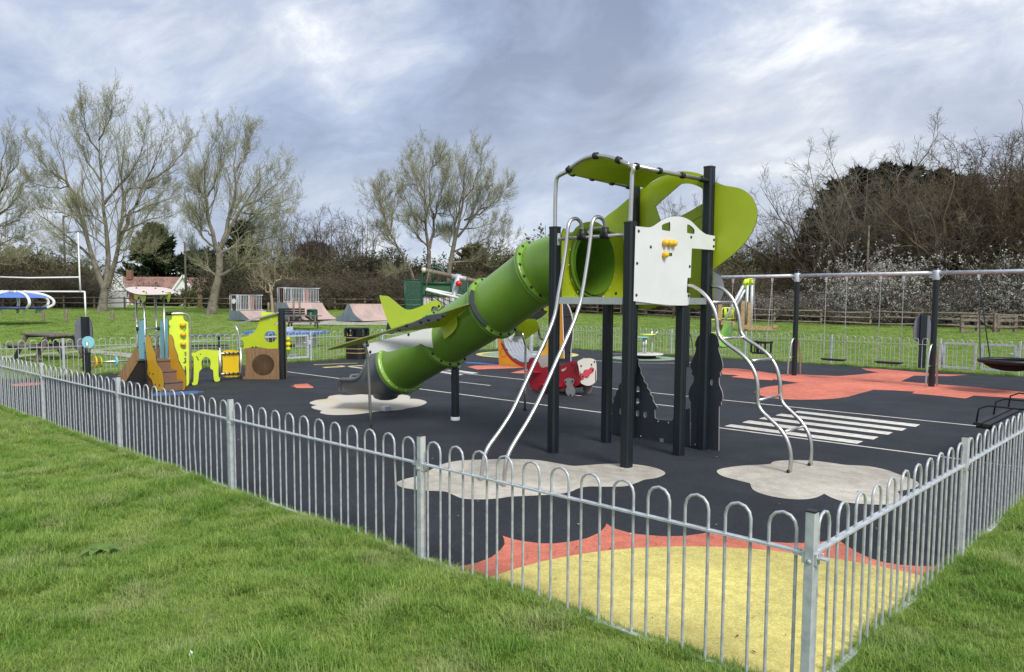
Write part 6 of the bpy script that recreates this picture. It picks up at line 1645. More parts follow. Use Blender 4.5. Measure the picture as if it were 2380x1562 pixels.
wx_ = hq(728, 1350); wn2 = build('window', MB().box((wx_.x, Yb - 0.03, wx_.z), (1.3, 0.06, 1.0)), WHITEP, hs); build('pane', MB().box((wx_.x, Yb - 0.065, wx_.z), (1.1, 0.03, 0.8)), mat('window_glass', (0.10, 0.13, 0.14), 0.1, var=0.3), wn2)
dr = hq(771, 1355); build('door', MB().box((dr.x, Yb + 0.3, dr.z), (1.0, 0.06, 2.0)), mat('terracotta_door', (0.35, 0.10, 0.06), 0.6), hs)
# garden gates
gt = thing('garden_gates', 'dark arched double garden gates between timber fence panels', 'gate', (hq(1190, 1400).x, 76, gz(0, 76)))
G0 = lambda x, y: at_depth('A', x, y, 76)
build('gate_leaf', MB().prism([(G0(1155, 0).x, gz(0, 76)), (G0(1190, 0).x, gz(0, 76)), (G0(1190, 0).x, G0(0, 1340).z), (G0(1155, 0).x, G0(0, 1352).z)], [], (0, 76, 0), (1, 0, 0), Z3, (0, 1, 0), 0.08, 0, 0), NAVY, gt)
build('gate_leaf', MB().prism([(G0(1192, 0).x, gz(0, 76)), (G0(1222, 0).x, gz(0, 76)), (G0(1222, 0).x, G0(0, 1352).z), (G0(1192, 0).x, G0(0, 1340).z)], [], (0, 76, 0), (1, 0, 0), Z3, (0, 1, 0), 0.08, 0, 0), NAVY, gt)
for xa2, xb2 in ((1126, 1154), (1212, 1240), (1245, 1300)):
    x0_, x1b = G0(xa2, 0).x, G0(xb2, 0).x; n = max(2, int((x1b - x0_) / 0.25))
    for i in range(n): build('fence_board', MB().box((x0_ + (x1b - x0_) * (i + 0.5) / n, 75.8, (gz(0, 76) + G0(0, 1345).z) / 2), ((x1b - x0_) / n - 0.02, 0.04, G0(0, 1345).z - gz(0, 76))), NEWWOOD, gt)
gw_ = thing('white_wall', 'low white rendered garden wall beyond the rail fence by the big trunk', 'wall', (G0(590, 0).x, 77, gz(0, 77)))
build('wall_body', MB().box((G0(595, 0).x, 77, (G0(0, 1328).z + gz(0, 77)) / 2 - 0.1), (G0(640, 0).x - G0(505, 0).x, 0.25, G0(0, 1328).z - gz(0, 77))), RENDR, gw_)
for zk, x, yt, Yp, r, lab in (('A', 370, 890, 84, 0.13, 'tall dark lamp post with short arm behind the large left tree'), ('A', 1082, 1045, 84, 0.15, 'plain wooden telegraph pole behind the bungalow gable'), ('G', 1352, 720, 56, 0.10, 'grey wooden pole standing in the right hand thicket')):
    t = at_depth(zk, x, yt, Yp); z0 = gz(t.x, Yp)
    pole = thing('utility_pole', lab, 'pole', (t.x, Yp, z0))
    build('shaft', MB().tube([(t.x, Yp, z0), tuple(t)], [r, r * 0.7], 8), TIMBER if zk == 'G' else mat('dark_pole', (0.10, 0.085, 0.07), 0.8), pole)
    if x == 370: build('lamp_arm', MB().tube([t - Z3 * 0.2, t + Vector((0.9, 0, 0.05)), t + Vector((2.2, 0, 0))], 0.06, 6).box(t + Vector((2.4, 0, -0.03)), (0.9, 0.3, 0.15)), GREYL, pole)

# ------------------------------------------------------------------ trees and shrubs
def unit(a): return a / np.maximum(np.linalg.norm(a, axis=-1, keepdims=True), 1e-9)
def tubes_np(P, Rr, sides):
    """P (N,K,3) centre lines, Rr (N,K) radii -> vertices and quads."""
    N, K, _ = P.shape
    T = np.empty_like(P); T[:, 1:-1] = P[:, 2:] - P[:, :-2]; T[:, 0] = P[:, 1] - P[:, 0]; T[:, -1] = P[:, -1] - P[:, -2]
    T = unit(T)
    ref = np.where(np.abs(T[:, :, 2:3]) < 0.9, np.array([0, 0, 1.0]), np.array([1.0, 0, 0]))
    A = unit(np.cross(T, ref)); B = np.cross(T, A)
    an = np.arange(sides) * 2 * np.pi / sides
    V = P[:, :, None, :] + (A[:, :, None, :] * np.cos(an)[:, None] + B[:, :, None, :] * np.sin(an)[:, None]) * Rr[:, :, None, None]
    idx = np.arange(N * K * sides).reshape(N, K, sides)
    a = idx[:, :-1, :]; b = np.roll(idx, -1, 2)[:, :-1, :]; c = np.roll(idx, -1, 2)[:, 1:, :]; d = idx[:, 1:, :]
    return V.reshape(-1, 3), np.stack([a, b, c, d], -1).reshape(-1, 4)
def children(P, Rr, m, r, t0=0.25, t1=1.0, ang=(35, 60), ratio=0.45, rr=0.55, K=5, up=0.15, wig=0.12, lmin=0.3, tips=True, shape=0.55, down=0.0):
    """m side branches on every centre line."""
    N, Kp, _ = P.shape
    L = np.linalg.norm(np.diff(P, axis=1), axis=2).sum(1)
    t = (np.arange(m)[None, :] + r.random((N, m))) / m * (t1 - t0) + t0
    if tips: t[:, -1] = t1
    f = t * (Kp - 1); i0 = np.minimum(f.astype(int), Kp - 2); w = (f - i0)[..., None]
    n = np.arange(N)[:, None]
    S0 = P[n, i0] * (1 - w) + P[n, i0 + 1] * w
    T = unit(P[n, i0 + 1] - P[n, i0])
    rad0 = Rr[n, i0] * (1 - w[..., 0]) + Rr[n, i0 + 1] * w[..., 0]
    q = unit(r.normal(size=(N, m, 3))); pr = unit(q - T * (q * T).sum(-1, keepdims=True))
    a = np.radians(ang[0] + (ang[1] - ang[0]) * r.random((N, m, 1)))
    D = T * np.cos(a) + pr * np.sin(a)
    ln = np.maximum(L[:, None] * ratio * (1.15 - shape * t) * (0.7 + 0.6 * r.random((N, m))), lmin)
    D = D.reshape(-1, 3); S0 = S0.reshape(-1, 3); ln = ln.ravel(); rad = np.minimum(rad0.ravel() * rr * (0.75 + 0.4 * r.random(N * m)), rad0.ravel() * 0.9)
    M = len(D); Q = np.empty((M, K, 3)); Q[:, 0] = S0
    for k in range(1, K):
        D = unit(D + np.array([0, 0, up - down * k / K]) + r.normal(size=(M, 3)) * wig)
        Q[:, k] = Q[:, k - 1] + D * (ln / (K - 1))[:, None]
    taper = np.linspace(1, 0.35, K)[None, :]
    return Q, rad[:, None] * taper
def leaves_np(P, r, per, size, spread=0.1, elong=1.8):
    """Small leaf faces scattered along centre lines."""
    N, K, _ = P.shape
    f = (0.25 + 0.75 * r.random((N, per))) * (K - 1); i0 = np.minimum(f.astype(int), K - 2); w = (f - i0)[..., None]; n = np.arange(N)[:, None]
    C = (P[n, i0] * (1 - w) + P[n, i0 + 1] * w).reshape(-1, 3) + r.normal(size=(N * per, 3)) * spread
    M = len(C); a = unit(r.normal(size=(M, 3))); b = unit(np.cross(a, r.normal(size=(M, 3))))
    s = size * (0.6 + 0.8 * r.random((M, 1)))
    V = np.stack([C - a * s * elong, C + b * s * 0.6, C + a * s * elong, C - b * s * 0.6], 1).reshape(-1, 3)
    return V, np.arange(M * 4).reshape(-1, 4)
def merge(parts):
    V = []; F = []; o = 0
    for v, f in parts: V.append(v); F.append(f + o); o += len(v)
    return np.concatenate(V), np.concatenate(F)
def resample(path, K):
    p = np.array(cr([tuple(q) for q in path], 6, False)); s = np.r_[0, np.cumsum(np.linalg.norm(np.diff(p, axis=0), axis=1))]
    t = np.linspace(0, s[-1], K)
    return np.stack([np.interp(t, s, p[:, i]) for i in range(3)], 1)

def plant(name, label, cat, loc, parts, group=None):
    t = thing(name, label, cat, loc, group)
    for nm, V, F, m, stuff in parts:
        me = arrays_mesh(nm, V, F, mats=[m], smooth=nm in ('trunk', 'limbs'))
        o = plain(nm, me, t)
        if stuff: o['kind'] = 'stuff'
    return t

def limb_tree(name, label, zk, trunk, limbs, Yd, r_base, seed, twig_m=TWIG, bark=BARKP, leaf=True, depth=2.6, dens=(18, 8, 6), leafsize=0.028, group=None):
    """A bare spring tree: main limbs set out by hand, finer wood grown on them."""
    r = np.random.default_rng(seed)
    base = at_depth(zk, *trunk[0], Yd); base.z = gz(base.x, Yd)
    B = np.array(base)
    def P3(path, off):
        out = []
        for k, q in enumerate(path):
            t = k / max(len(path) - 1, 1)
            p = at_depth(zk, *q, Yd + off * t); out.append((p.x, p.y, p.z))
        return out
    tp = P3(trunk, 0); tp[0] = (tp[0][0], tp[0][1], base.z - 0.1)
    TP = resample(tp, 8) - B; BT = trunk
    tr = np.linspace(1.0, 0.72, 8) * r_base; tr[0] *= 1.35; tr[1] *= 1.08
    parts = [tubes_np(TP[None], tr[None], 10)]
    K = 12; LP = []; LR = []
    for i, (path, r0) in enumerate(limbs):
        off = depth * (1 if i % 2 else -1) * (0.5 + 0.5 * r.random())
        LP.append(resample(P3(path, off), 40)[:36][np.linspace(0, 35, K).astype(int)] - B); LR.append(r_base * r0 * np.linspace(1, 0.02, K) ** 1.35 + 0.012)
    LP = np.array(LP); LR = np.array(LR)
    LP[:, 2:] += r.normal(size=LP[:, 2:].shape) * 0.07
    parts.append(tubes_np(LP, LR, 7))
    A1, R1 = children(LP, LR, dens[0], r, 0.16, 1.0, (28, 58), 0.37, 0.50, 8, 0.13, 0.10, 1.0, shape=0.72)
    A2, R2 = children(A1, np.clip(R1, 0.014, 0.04), dens[1], r, 0.12, 1.0, (26, 56), 0.40, 0.55, 5, 0.14, 0.13, 0.5, shape=0.55)
    A3, R3 = children(A2, np.clip(R2, 0.010, 0.02), dens[2], r, 0.12, 1.0, (22, 55), 0.50, 0.8, 3, 0.16, 0.14, 0.34, shape=0.4)
    R1 = np.clip(R1, 0.011, 0.036); R2 = np.clip(R2, 0.0065, 0.011); R3 = np.clip(R3, 0.0045, 0.006)
    wood = merge(parts)
    br = merge([tubes_np(A1, R1, 5), tubes_np(A2, R2, 3)])
    tw = tubes_np(A3, R3, 3)
    ps = [('trunk', *wood, bark, False), ('branches', *br, twig_m, True), ('twigs', *tw, twig_m, True)]
    if leaf:
        lv = leaves_np(A3, r, 1, leafsize, 0.03, 1.9)
        ps.append(('foliage', *lv, BUDS, True))
    return plant(name, label, 'tree', base, ps, group)

G_T = 'tall spring trees on the left and middle'
t1 = limb_tree('poplar_tree', 'largest spreading spring tree with thick trunk, left of the bungalow', 'A', [(598, 1455), (605, 1390), (615, 1310)], [
    ([(612, 1330), (585, 1265), (562, 1180), (540, 1090), (508, 990), (462, 900), (440, 800), (402, 730), (380, 620), (350, 510), (318, 400), (285, 285)], 0.62),
    ([(620, 1320), (628, 1200), (628, 1080), (622, 950), (605, 850), (598, 740), (585, 600), (580, 450), (575, 300), (570, 140)], 0.62),
    ([(630, 1310), (665, 1190), (690, 1080), (705, 950), (715, 820), (715, 680), (722, 540), (738, 400), (740, 190)], 0.55),
    ([(690, 1065), (740, 940), (790, 820), (850, 700), (900, 590), (955, 420), (975, 260)], 0.42),
    ([(705, 990), (800, 950), (930, 905), (1050, 850)], 0.26),
    ([(550, 1150), (470, 1080), (380, 1000), (280, 920), (180, 840), (70, 740)], 0.30),
    ([(440, 770), (380, 690), (300, 640), (230, 560), (170, 430)], 0.26),
    ([(850, 690), (960, 640), (1060, 520), (1110, 340)], 0.24),
    ([(605, 830), (700, 700), (800, 590), (850, 400), (865, 260)], 0.30),
    ([(590, 690), (500, 540), (430, 400), (400, 270)], 0.22),
    ([(628, 1090), (520, 1000), (400, 990), (280, 1040), (200, 1110)], 0.16),
    ([(680, 1100), (800, 1060), (930, 1010), (1010, 990)], 0.18),
    ([(578, 450), (640, 330), (660, 170)], 0.16), ([(560, 1180), (480, 1150), (390, 1120), (300, 1150)], 0.13), ([(670, 1180), (760, 1120), (860, 1105), (960, 1150)], 0.14), ([(500, 980), (410, 890), (300, 850), (190, 850)], 0.16), ([(720, 900), (850, 840), (980, 800), (1080, 760)], 0.17), ([(400, 720), (300, 730), (200, 700), (130, 650)], 0.13), ([(620, 950), (520, 860), (450, 830), (380, 860)], 0.13), ([(715, 760), (820, 730), (960, 740), (1060, 700)], 0.14), ([(582, 520), (500, 380), (505, 170)], 0.17)], 65.5, 0.40, 11, dens=(19, 8, 6), group=G_T)
t2 = limb_tree('poplar_tree', 'leaning spring tree with dark forked trunk beside the skate ramps', 'A', [(1235, 1468), (1258, 1345), (1283, 1240), (1286, 1100)], [
    ([(1285, 1110), (1240, 1010), (1220, 900), (1215, 780), (1195, 700), (1208, 600), (1240, 430), (1250, 320)], 0.52),
    ([(1286, 1100), (1320, 1000), (1340, 900), (1370, 780), (1375, 640), (1382, 500), (1410, 300)], 0.56),
    ([(1300, 1075), (1360, 950), (1420, 840), (1480, 740), (1550, 640), (1590, 540)], 0.42),
    ([(1300, 1105), (1400, 1050), (1470, 900), (1590, 830), (1700, 790), (1780, 730)], 0.34),
    ([(1280, 1245), (1350, 1220), (1420, 1150), (1500, 1140), (1700, 1170)], 0.5),
    ([(1270, 1245), (1200, 1190), (1140, 1130), (1080, 1030)], 0.28),
    ([(1265, 1080), (1190, 1020), (1170, 850), (1150, 650)], 0.24),
    ([(1375, 640), (1440, 540), (1470, 420), (1480, 330)], 0.24), ([(1240, 1010), (1160, 950), (1110, 900), (1080, 830)], 0.16), ([(1340, 900), (1460, 960), (1580, 960), (1680, 930)], 0.18), ([(1215, 800), (1160, 740), (1130, 620)], 0.14), ([(1360, 1080), (1480, 1050), (1600, 1020), (1690, 1000)], 0.18), ([(1400, 870), (1560, 880), (1700, 850)], 0.16), ([(1420, 840), (1540, 780), (1650, 660), (1690, 540)], 0.24), ([(1215, 780), (1280, 640), (1310, 480), (1290, 330)], 0.2)], 61.0, 0.35, 12, dens=(19, 8, 6), group=G_T)
t0 = limb_tree('poplar_tree', 'spring tree half out of view at the far left edge', 'A', [(-130, 1440), (-125, 1250), (-110, 1100)], [
    ([(-110, 1100), (-60, 900), (-20, 700), (30, 520), (60, 340)], 0.6), ([(-110, 1100), (-140, 800), (-120, 500), (-100, 280)], 0.6),
    ([(-70, 950), (40, 850), (120, 720), (180, 640)], 0.35), ([(-100, 1120), (20, 1050), (130, 1010), (220, 960)], 0.35), ([(-60, 880), (30, 700), (110, 560), (140, 400)], 0.35),
    ([(-100, 1000), (0, 960), (110, 900), (170, 800)], 0.26), ([(-110, 1180), (0, 1130), (90, 1120), (160, 1150)], 0.3)], 68.0, 0.36, 13, dens=(19, 8, 6), group=G_T)
t3 = limb_tree('poplar_tree', 'upright twin topped spring tree behind the green ball court', 'P', [(690, 1640), (690, 1400), (690, 1200)], [
    ([(690, 1210), (665, 1000), (650, 800), (648, 600), (644, 400), (640, 180)], 0.62), ([(695, 1180), (730, 950), (700, 800), (690, 600), (700, 400), (712, 210)], 0.55),
    ([(730, 950), (790, 750), (830, 600), (860, 390)], 0.35), ([(665, 960), (560, 870), (480, 740), (440, 560)], 0.35), ([(690, 1170), (600, 1080), (500, 960), (360, 870)], 0.36),
    ([(655, 780), (560, 600), (450, 430)], 0.3), ([(680, 1060), (590, 960), (520, 900)], 0.2), ([(700, 1100), (800, 1040), (860, 1000)], 0.2), ([(720, 880), (820, 860), (880, 760)], 0.2), ([(650, 700), (560, 480), (510, 300)], 0.28), ([(700, 500), (780, 400), (800, 290)], 0.2)], 76.0, 0.27, 14, dens=(18, 8, 6), group=G_T)
t4 = limb_tree('poplar_tree', 'wide leaning spring tree just left of the tube slide top', 'P', [(850, 1620), (865, 1400), (890, 1250), (918, 1100)], [
    ([(918, 1110), (950, 950), (990, 750), (1002, 550), (1040, 350), (1062, 180)], 0.62), ([(916, 1100), (930, 950), (985, 700), (960, 480), (925, 320)], 0.5),
    ([(940, 1080), (1050, 950), (1150, 830), (1230, 650), (1295, 420)], 0.45), ([(1000, 930), (1120, 880), (1280, 760), (1405, 680)], 0.32), ([(900, 1210), (1050, 1150), (1250, 1060), (1440, 980)], 0.34),
    ([(888, 1300), (1100, 1290), (1300, 1200), (1490, 1030)], 0.34), ([(990, 750), (1100, 600), (1150, 400), (1160, 240)], 0.32), ([(1150, 830), (1260, 780), (1380, 620), (1400, 560)], 0.24), ([(960, 1010), (1100, 1000), (1250, 950), (1380, 880)], 0.22), ([(905, 1180), (830, 1090), (790, 980)], 0.18), ([(1050, 950), (1100, 760), (1230, 560)], 0.22), ([(930, 950), (850, 800), (870, 600), (850, 360)], 0.24)], 74.0, 0.27, 15, dens=(18, 8, 6), group=G_T)
t5 = limb_tree('poplar_tree', 'smaller leaning spring tree between the ball court and bare copse', 'P', [(600, 1540), (540, 1400), (480, 1300)], [
    ([(480, 1300), (430, 1180), (350, 1050), (290, 900), (200, 760), (120, 610)], 0.7), ([(350, 1050), (370, 870), (395, 700), (400, 560)], 0.5), ([(345, 1040), (265, 800), (245, 540)], 0.5),
    ([(440, 1190), (300, 1060), (190, 950)], 0.4), ([(520, 1370), (400, 1390), (310, 1385)], 0.3), ([(290, 900), (310, 720), (300, 550)], 0.35)], 74.0, 0.18, 16, dens=(18, 8, 6), group=G_T)
# pale young tree by the ramps
limb_tree('young_tree', 'pale young bare tree standing between the two railed ramps', 'K', [(1045, 690), (1030, 560), (1015, 440)], [
    ([(1018, 440), (1000, 340), (960, 200), (920, 60), (890, -60)], 0.7), ([(1012, 370), (1070, 230), (1110, 120), (1090, -20)], 0.6), ([(1000, 400), (900, 340), (800, 260), (690, 90)], 0.5),
    ([(1115, 150), (1220, 80), (1280, -20)], 0.4), ([(860, 310), (740, 270), (620, 230)], 0.35), ([(930, 120), (840, 50), (780, -30)], 0.35)], 57.0, 0.13, 17, twig_m=mat('pale_bark', (0.34, 0.29, 0.20), 0.9), bark=mat('pale_bark', (0.34, 0.29, 0.20), 0.9), leaf=False, depth=0.6, dens=(5, 4, 3))
for x, lab in ((1500, 'thin timber tree stake before the curved ramp, nearer the bench'), (1628, 'thin timber tree stake before the curved ramp, nearer the green bin'), (960, 'short timber stake beside the pale young tree, on its left side'), (1105, 'short timber stake beside the pale young tree, against the tall ramp')):
    b = ground('K', x, 1030 if x > 1200 else 830); tz = at_depth('K', x, 500 if x > 1200 else 600, b.y).z
    tag(build('tree_stake', MB().tube([b - Z3 * 0.05, Vector((b.x, b.y, tz))], 0.07, 6), TIMBER, origin=b), lab, 'stake', 'timber tree stakes')

# generic bare tree, grown without a drawing
def bare_tree_parts(seed, h, r0, spread=0.9, stems=5, twig_m=TWIGD, dens=(8, 7, 5), lean=0.0, leaf=None, gnarl=0.12, fork=0.22):
    r = np.random.default_rng(seed)
    T = np.array([[(0, 0, -0.1), (0.02, 0, h * fork * 0.5), (0.05, 0.03, h * fork)]]); T = T + np.array([lean, 0, 0]) * np.array([0, 0.2, 0.4])[:, None]
    parts = [tubes_np(T, np.array([[r0 * 1.25, r0, r0 * 0.85]]), 8)]
    K = 10; L = np.empty((stems, K, 3)); RR = np.empty((stems, K))
    for i in range(stems):
        a = 2 * np.pi * (i + r.random() * 0.7) / stems; tilt = spread * (0.25 + 0.75 * r.random())
        if i == 0: tilt *= 0.2
        d = np.array([np.cos(a) * tilt + lean * 0.3, np.sin(a) * tilt, 1.0]); d /= np.linalg.norm(d)
        p = T[0, 2] - np.array([0, 0, h * fork * 0.35 * r.random()]); ln = h * (1 - fork) * (0.75 + 0.3 * r.random())
        for k in range(K):
            L[i, k] = p; d = d + r.normal(size=3) * gnarl + np.array([0, 0, 0.07]); d /= np.linalg.norm(d); p = p + d * ln / (K - 1)
        RR[i] = r0 * (0.45 + 0.2 * r.random()) * np.linspace(1, 0.12, K)
    parts.append(tubes_np(L, RR, 6))
    A1, R1 = children(L, RR, dens[0], r, 0.15, 1.0, (28, 60), 0.36, 0.55, 6, 0.08, 0.18, 0.8, shape=0.7)
    A2, R2 = children(A1, R1, dens[1], r, 0.15, 1.0, (28, 62), 0.42, 0.6, 5, 0.05, 0.2, 0.4, shape=0.5)
    A3, R3 = children(A2, np.maximum(R2, 0.012), dens[2], r, 0.1, 1.0, (25, 60), 0.5, 0.8, 4, 0.04, 0.22, 0.3, shape=0.4)
    ps = [('trunk', *merge(parts), twig_m, False), ('branches', *merge([tubes_np(A1, np.clip(R1, 0.016, 0.07), 4), tubes_np(A2, np.clip(R2, 0.010, 0.022), 3)]), twig_m, True), ('twigs', *tubes_np(A3, np.clip(R3, 0.007, 0.010), 3), twig_m, True)]
    if leaf: ps.append(('foliage', *leaves_np(A3, r, leaf[1], leaf[2], 0.12, 1.4), leaf[0], True))
    return ps
def conifer_parts(seed, h, rad, m, n=9000, trunk_m=TWIGD, lo=0.04, power=0.8, layers=15, ragged=0.25, size=0.34):
    r = np.random.default_rng(seed)
    # drooping sprays on whorled boughs
    nb = layers * 11
    t = lo + (1 - lo) * (np.arange(nb) + r.random(nb)) / nb
    a = r.random(nb) * 2 * np.pi
    ln = rad * np.maximum(1 - t, 0.02) ** power * (1 - ragged + 2 * ragged * r.random(nb)) + 0.12
    K = 5; P = np.empty((nb, K, 3)); D = np.stack([np.cos(a), np.sin(a), 0.35 + 0.5 * t], 1); D = unit(D); P[:, 0] = np.stack([0 * t, 0 * t, t * h], 1)
    for k in range(1, K):
        P[:, k] = P[:, k - 1] + D * (ln / (K - 1))[:, None]; D = unit(D + np.array([0, 0, -0.10]) + r.normal(size=(nb, 3)) * 0.10)
    per = max(4, n // nb)
    f = np.sqrt(r.random((nb, per))) * (K - 1); i0 = np.minimum(f.astype(int), K - 2); w = (f - i0)[..., None]; q = np.arange(nb)[:, None]
    C = P[q, i0] * (1 - w) + P[q, i0 + 1] * w; dr = unit(P[q, i0 + 1] - P[q, i0])
    wd = 0.10 + 0.22 * rad * (1 - f / (K - 1))[..., None] * 0.35
    C = C + r.normal(size=C.shape) * np.array([1, 1, 0.55]) * wd
    C = C.reshape(-1, 3); dr = dr.reshape(-1, 3); M = len(C)
    ax_ = unit(dr + r.normal(size=(M, 3)) * 0.55 + np.array([0, 0, 0.1])); b = unit(np.cross(ax_, r.normal(size=(M, 3))))
    s = size * (0.5 + 0.9 * r.random((M, 1)))
    V = np.stack([C - ax_ * s * 0.4, C + b * s * 0.24, C + ax_ * s, C - b * s * 0.24], 1).reshape(-1, 3)
    tr = np.array([[(0, 0, -0.1), (0, 0, h * 0.5), (0, 0, h * 0.96)]])
    return [('trunk', *tubes_np(tr, np.array([[0.03 * h, 0.02 * h, 0.01]]), 7), trunk_m, False), ('boughs', *tubes_np(P, np.linspace(0.05, 0.01, K)[None, :].repeat(nb, 0), 3), trunk_m, True), ('foliage', V, np.arange(M * 4).reshape(-1, 4), m, True)]
def bush_parts(seed, w, h, twig_m, leaf_m, nleaf=2, stems=60, size=0.06, lean=0.55, dens=(5, 4), curve=0.0, sub=2, spread=0.1, d=None):
    """Tangled shrub: many arching stems from a wide base, twigs and small leaves through the whole volume."""
    r = np.random.default_rng(seed)
    d = d or w
    K = 7; L = np.empty((stems, K, 3)); base = np.stack([(r.random(stems) - 0.5) * w * 0.8, (r.random(stems) - 0.5) * d * 0.8, np.zeros(stems) - 0.05], 1)
    D = unit(np.stack([base[:, 0] / w * lean * 2 + r.normal(size=stems) * lean * 0.5, base[:, 1] / d * lean * 2 + r.normal(size=stems) * lean * 0.5, np.ones(stems)], 1))
    ln = h * (0.6 + 0.5 * r.random(stems)); p = base
    for k in range(K):
        L[:, k] = p; D = unit(D + r.normal(size=(stems, 3)) * 0.16 + np.array([0, 0, 0.02 - curve * k / K])); p = p + D * (ln / (K - 1))[:, None]
    RR = (0.025 + 0.02 * r.random(stems))[:, None] * np.linspace(1, 0.3, K)
    A1, R1 = children(L, RR, dens[0], r, 0.1, 1.0, (30, 70), 0.40, 0.6, 5, 0.03, 0.2, 0.4, shape=0.4)
    A2, R2 = children(A1, R1, dens[1], r, 0.1, 1.0, (30, 70), 0.5, 0.7, 4, 0.02, 0.22, 0.25, shape=0.3)
    ps = [('stems', *tubes_np(L, RR, 4), twig_m, True), ('twigs', *merge([tubes_np(A1, np.maximum(R1, 0.014), 3), tubes_np(A2, np.clip(R2, 0.009, 0.014), 3)]), twig_m, True)]
    if leaf_m: ps.append(('foliage', *leaves_np(A2, r, nleaf, size, spread, 1.3), leaf_m, True))
    return ps
def put(src, zk, x, ybase, Yd, rz, label, scale=1.0):
    p = at_depth(zk, x, ybase, Yd); p.z = gz(p.x, Yd)
    return copy_thing(src, p, rz, label, scale)
def first(t, p, rz=0.0, scale=None):
    t.location = p; t.rotation_euler = (0, 0, rz)
    if scale: t.scale = scale if isinstance(scale, tuple) else (scale,) * 3
    return t
def gpt(zk, x, Yd, dz=0.0):
    p = at_depth(zk, x, 1000, Yd); return Vector((p.x, Yd, gz(p.x, Yd) + dz))

# conifers
def conifer(label, zk, x, ytop, Yd, rad, seed, m, **kw):
    p = gpt(zk, x, Yd); h = at_depth(zk, x, ytop, Yd).z - p.z
    return plant('conifer_tree', label, 'tree', p, conifer_parts(seed, h, rad, m, **kw), 'dark evergreen trees')
conifer('dense dark green conifer standing behind the bungalow roof', 'A', 903, 962, 119.0, 5.4, 21, CONIF, n=14000, power=0.62, size=0.75)
conifer('dark conifer behind the leaning forked tree', 'A', 1425, 940, 114.0, 4.6, 22, CONIF, n=9000, power=0.6, size=0.6)
conifer('small dark evergreen between bungalow and leaning tree', 'A', 1180, 1120, 116.0, 4.2, 23, CONIF, n=6000, power=0.4, size=0.7)
conifer('olive green conifer right of the wide leaning tree', 'P', 1085, 1180, 95.0, 3.4, 24, OLIVE, n=6000, power=0.5, size=0.55)
conifer('dark conifer behind the tangled hedge near the bare copse', 'T', 735, 575, 92.0, 3.6, 25, CONIF, n=6000, power=0.45, size=0.6)
for i, (x, yt, Yd, rad) in enumerate(((1925, 432, 62, 2.6), (1978, 405, 63, 2.7), (2035, 395, 64, 2.6), (2092, 400, 64, 2.5), (2150, 408, 65, 2.6), (1885, 500, 61, 2.0), (2215, 420, 66, 2.8))):
    lab = ('first tall dark leylandii of the row behind bare trees, on the left', 'second dark leylandii of the row behind the bare trees', 'third dark leylandii of the row behind the bare trees', 'fourth dark leylandii of the row behind the bare trees', 'fifth dark leylandii of the row, above the swing post', 'shortest dark leylandii at the open end of the row', 'last dark leylandii of the row, deep in the thicket')[i]
    conifer(lab, 'T', x, yt, Yd * g2.y / 44.5, rad * g2.y / 44.5, 30 + i, CONIFD, n=6500, power=0.36, size=0.5, ragged=0.18)

# bare trees: copse in the middle, right hand wood
src = plant('bare_tree', 'slender bare tree of the middle copse, beside the leaning tree', 'tree', (0, 0, 0), bare_tree_parts(41, 9.6, 0.16, 0.34, 6, TWIGD, (9, 7, 4), gnarl=0.07, fork=0.12), 'bare trees of the middle copse')
src2 = plant('bare_tree', 'slender bare tree of the middle copse, second from the leaning tree', 'tree', (0, 0, 0), bare_tree_parts(42, 10.2, 0.17, 0.40, 7, TWIGD, (9, 7, 4), gnarl=0.08, fork=0.10), 'bare trees of the middle copse')
first(src, gpt('T', 700, 82)); first(src2, gpt('T', 738, 84), 1.0)
for i, (x, Yd, rz, sc, lab) in enumerate(((778, 83, 2.0, 1.0, 'slender bare tree of the middle copse, third from the leaning tree'), (812, 86, 3.4, 0.95, 'slender bare tree of the middle copse, fourth from the leaning tree'), (846, 84, 4.4, 1.06, 'slender bare tree of the middle copse, touching the smaller spring tree'), (668, 86, 5.0, 0.95, 'slender bare tree right behind the leaning forked trunk'), (640, 90, 0.6, 1.0, 'slender bare tree showing through the crown of the leaning tree'))):
    copy_thing((src, src2)[i % 2], gpt('T', x, Yd), rz, lab, sc)
b1 = plant('bare_tree', 'tall bare tree with pale limbs before the dark leylandii', 'tree', (0, 0, 0), bare_tree_parts(51, 13.8, 0.24, 0.85, 8, TWIGM, (9, 8, 5), gnarl=0.13, fork=0.2), 'bare trees of the right hand wood')
first(b1, gpt('T', 1955, 56 * g2.y / 44.5), 0.0, g2.y / 44.5)
b2 = plant('bare_tree', 'twisted bare tree at the right edge, highest of the wood', 'tree', (0, 0, 0), bare_tree_parts(52, 13.5, 0.30, 1.05, 8, TWIGR, (9, 8, 5), gnarl=0.2, fork=0.2), 'bare trees of the right hand wood')
first(b2, gpt('T', 2335, 48 * g2.y / 44.5), 0.0, 0.95 * g2.y / 44.5)
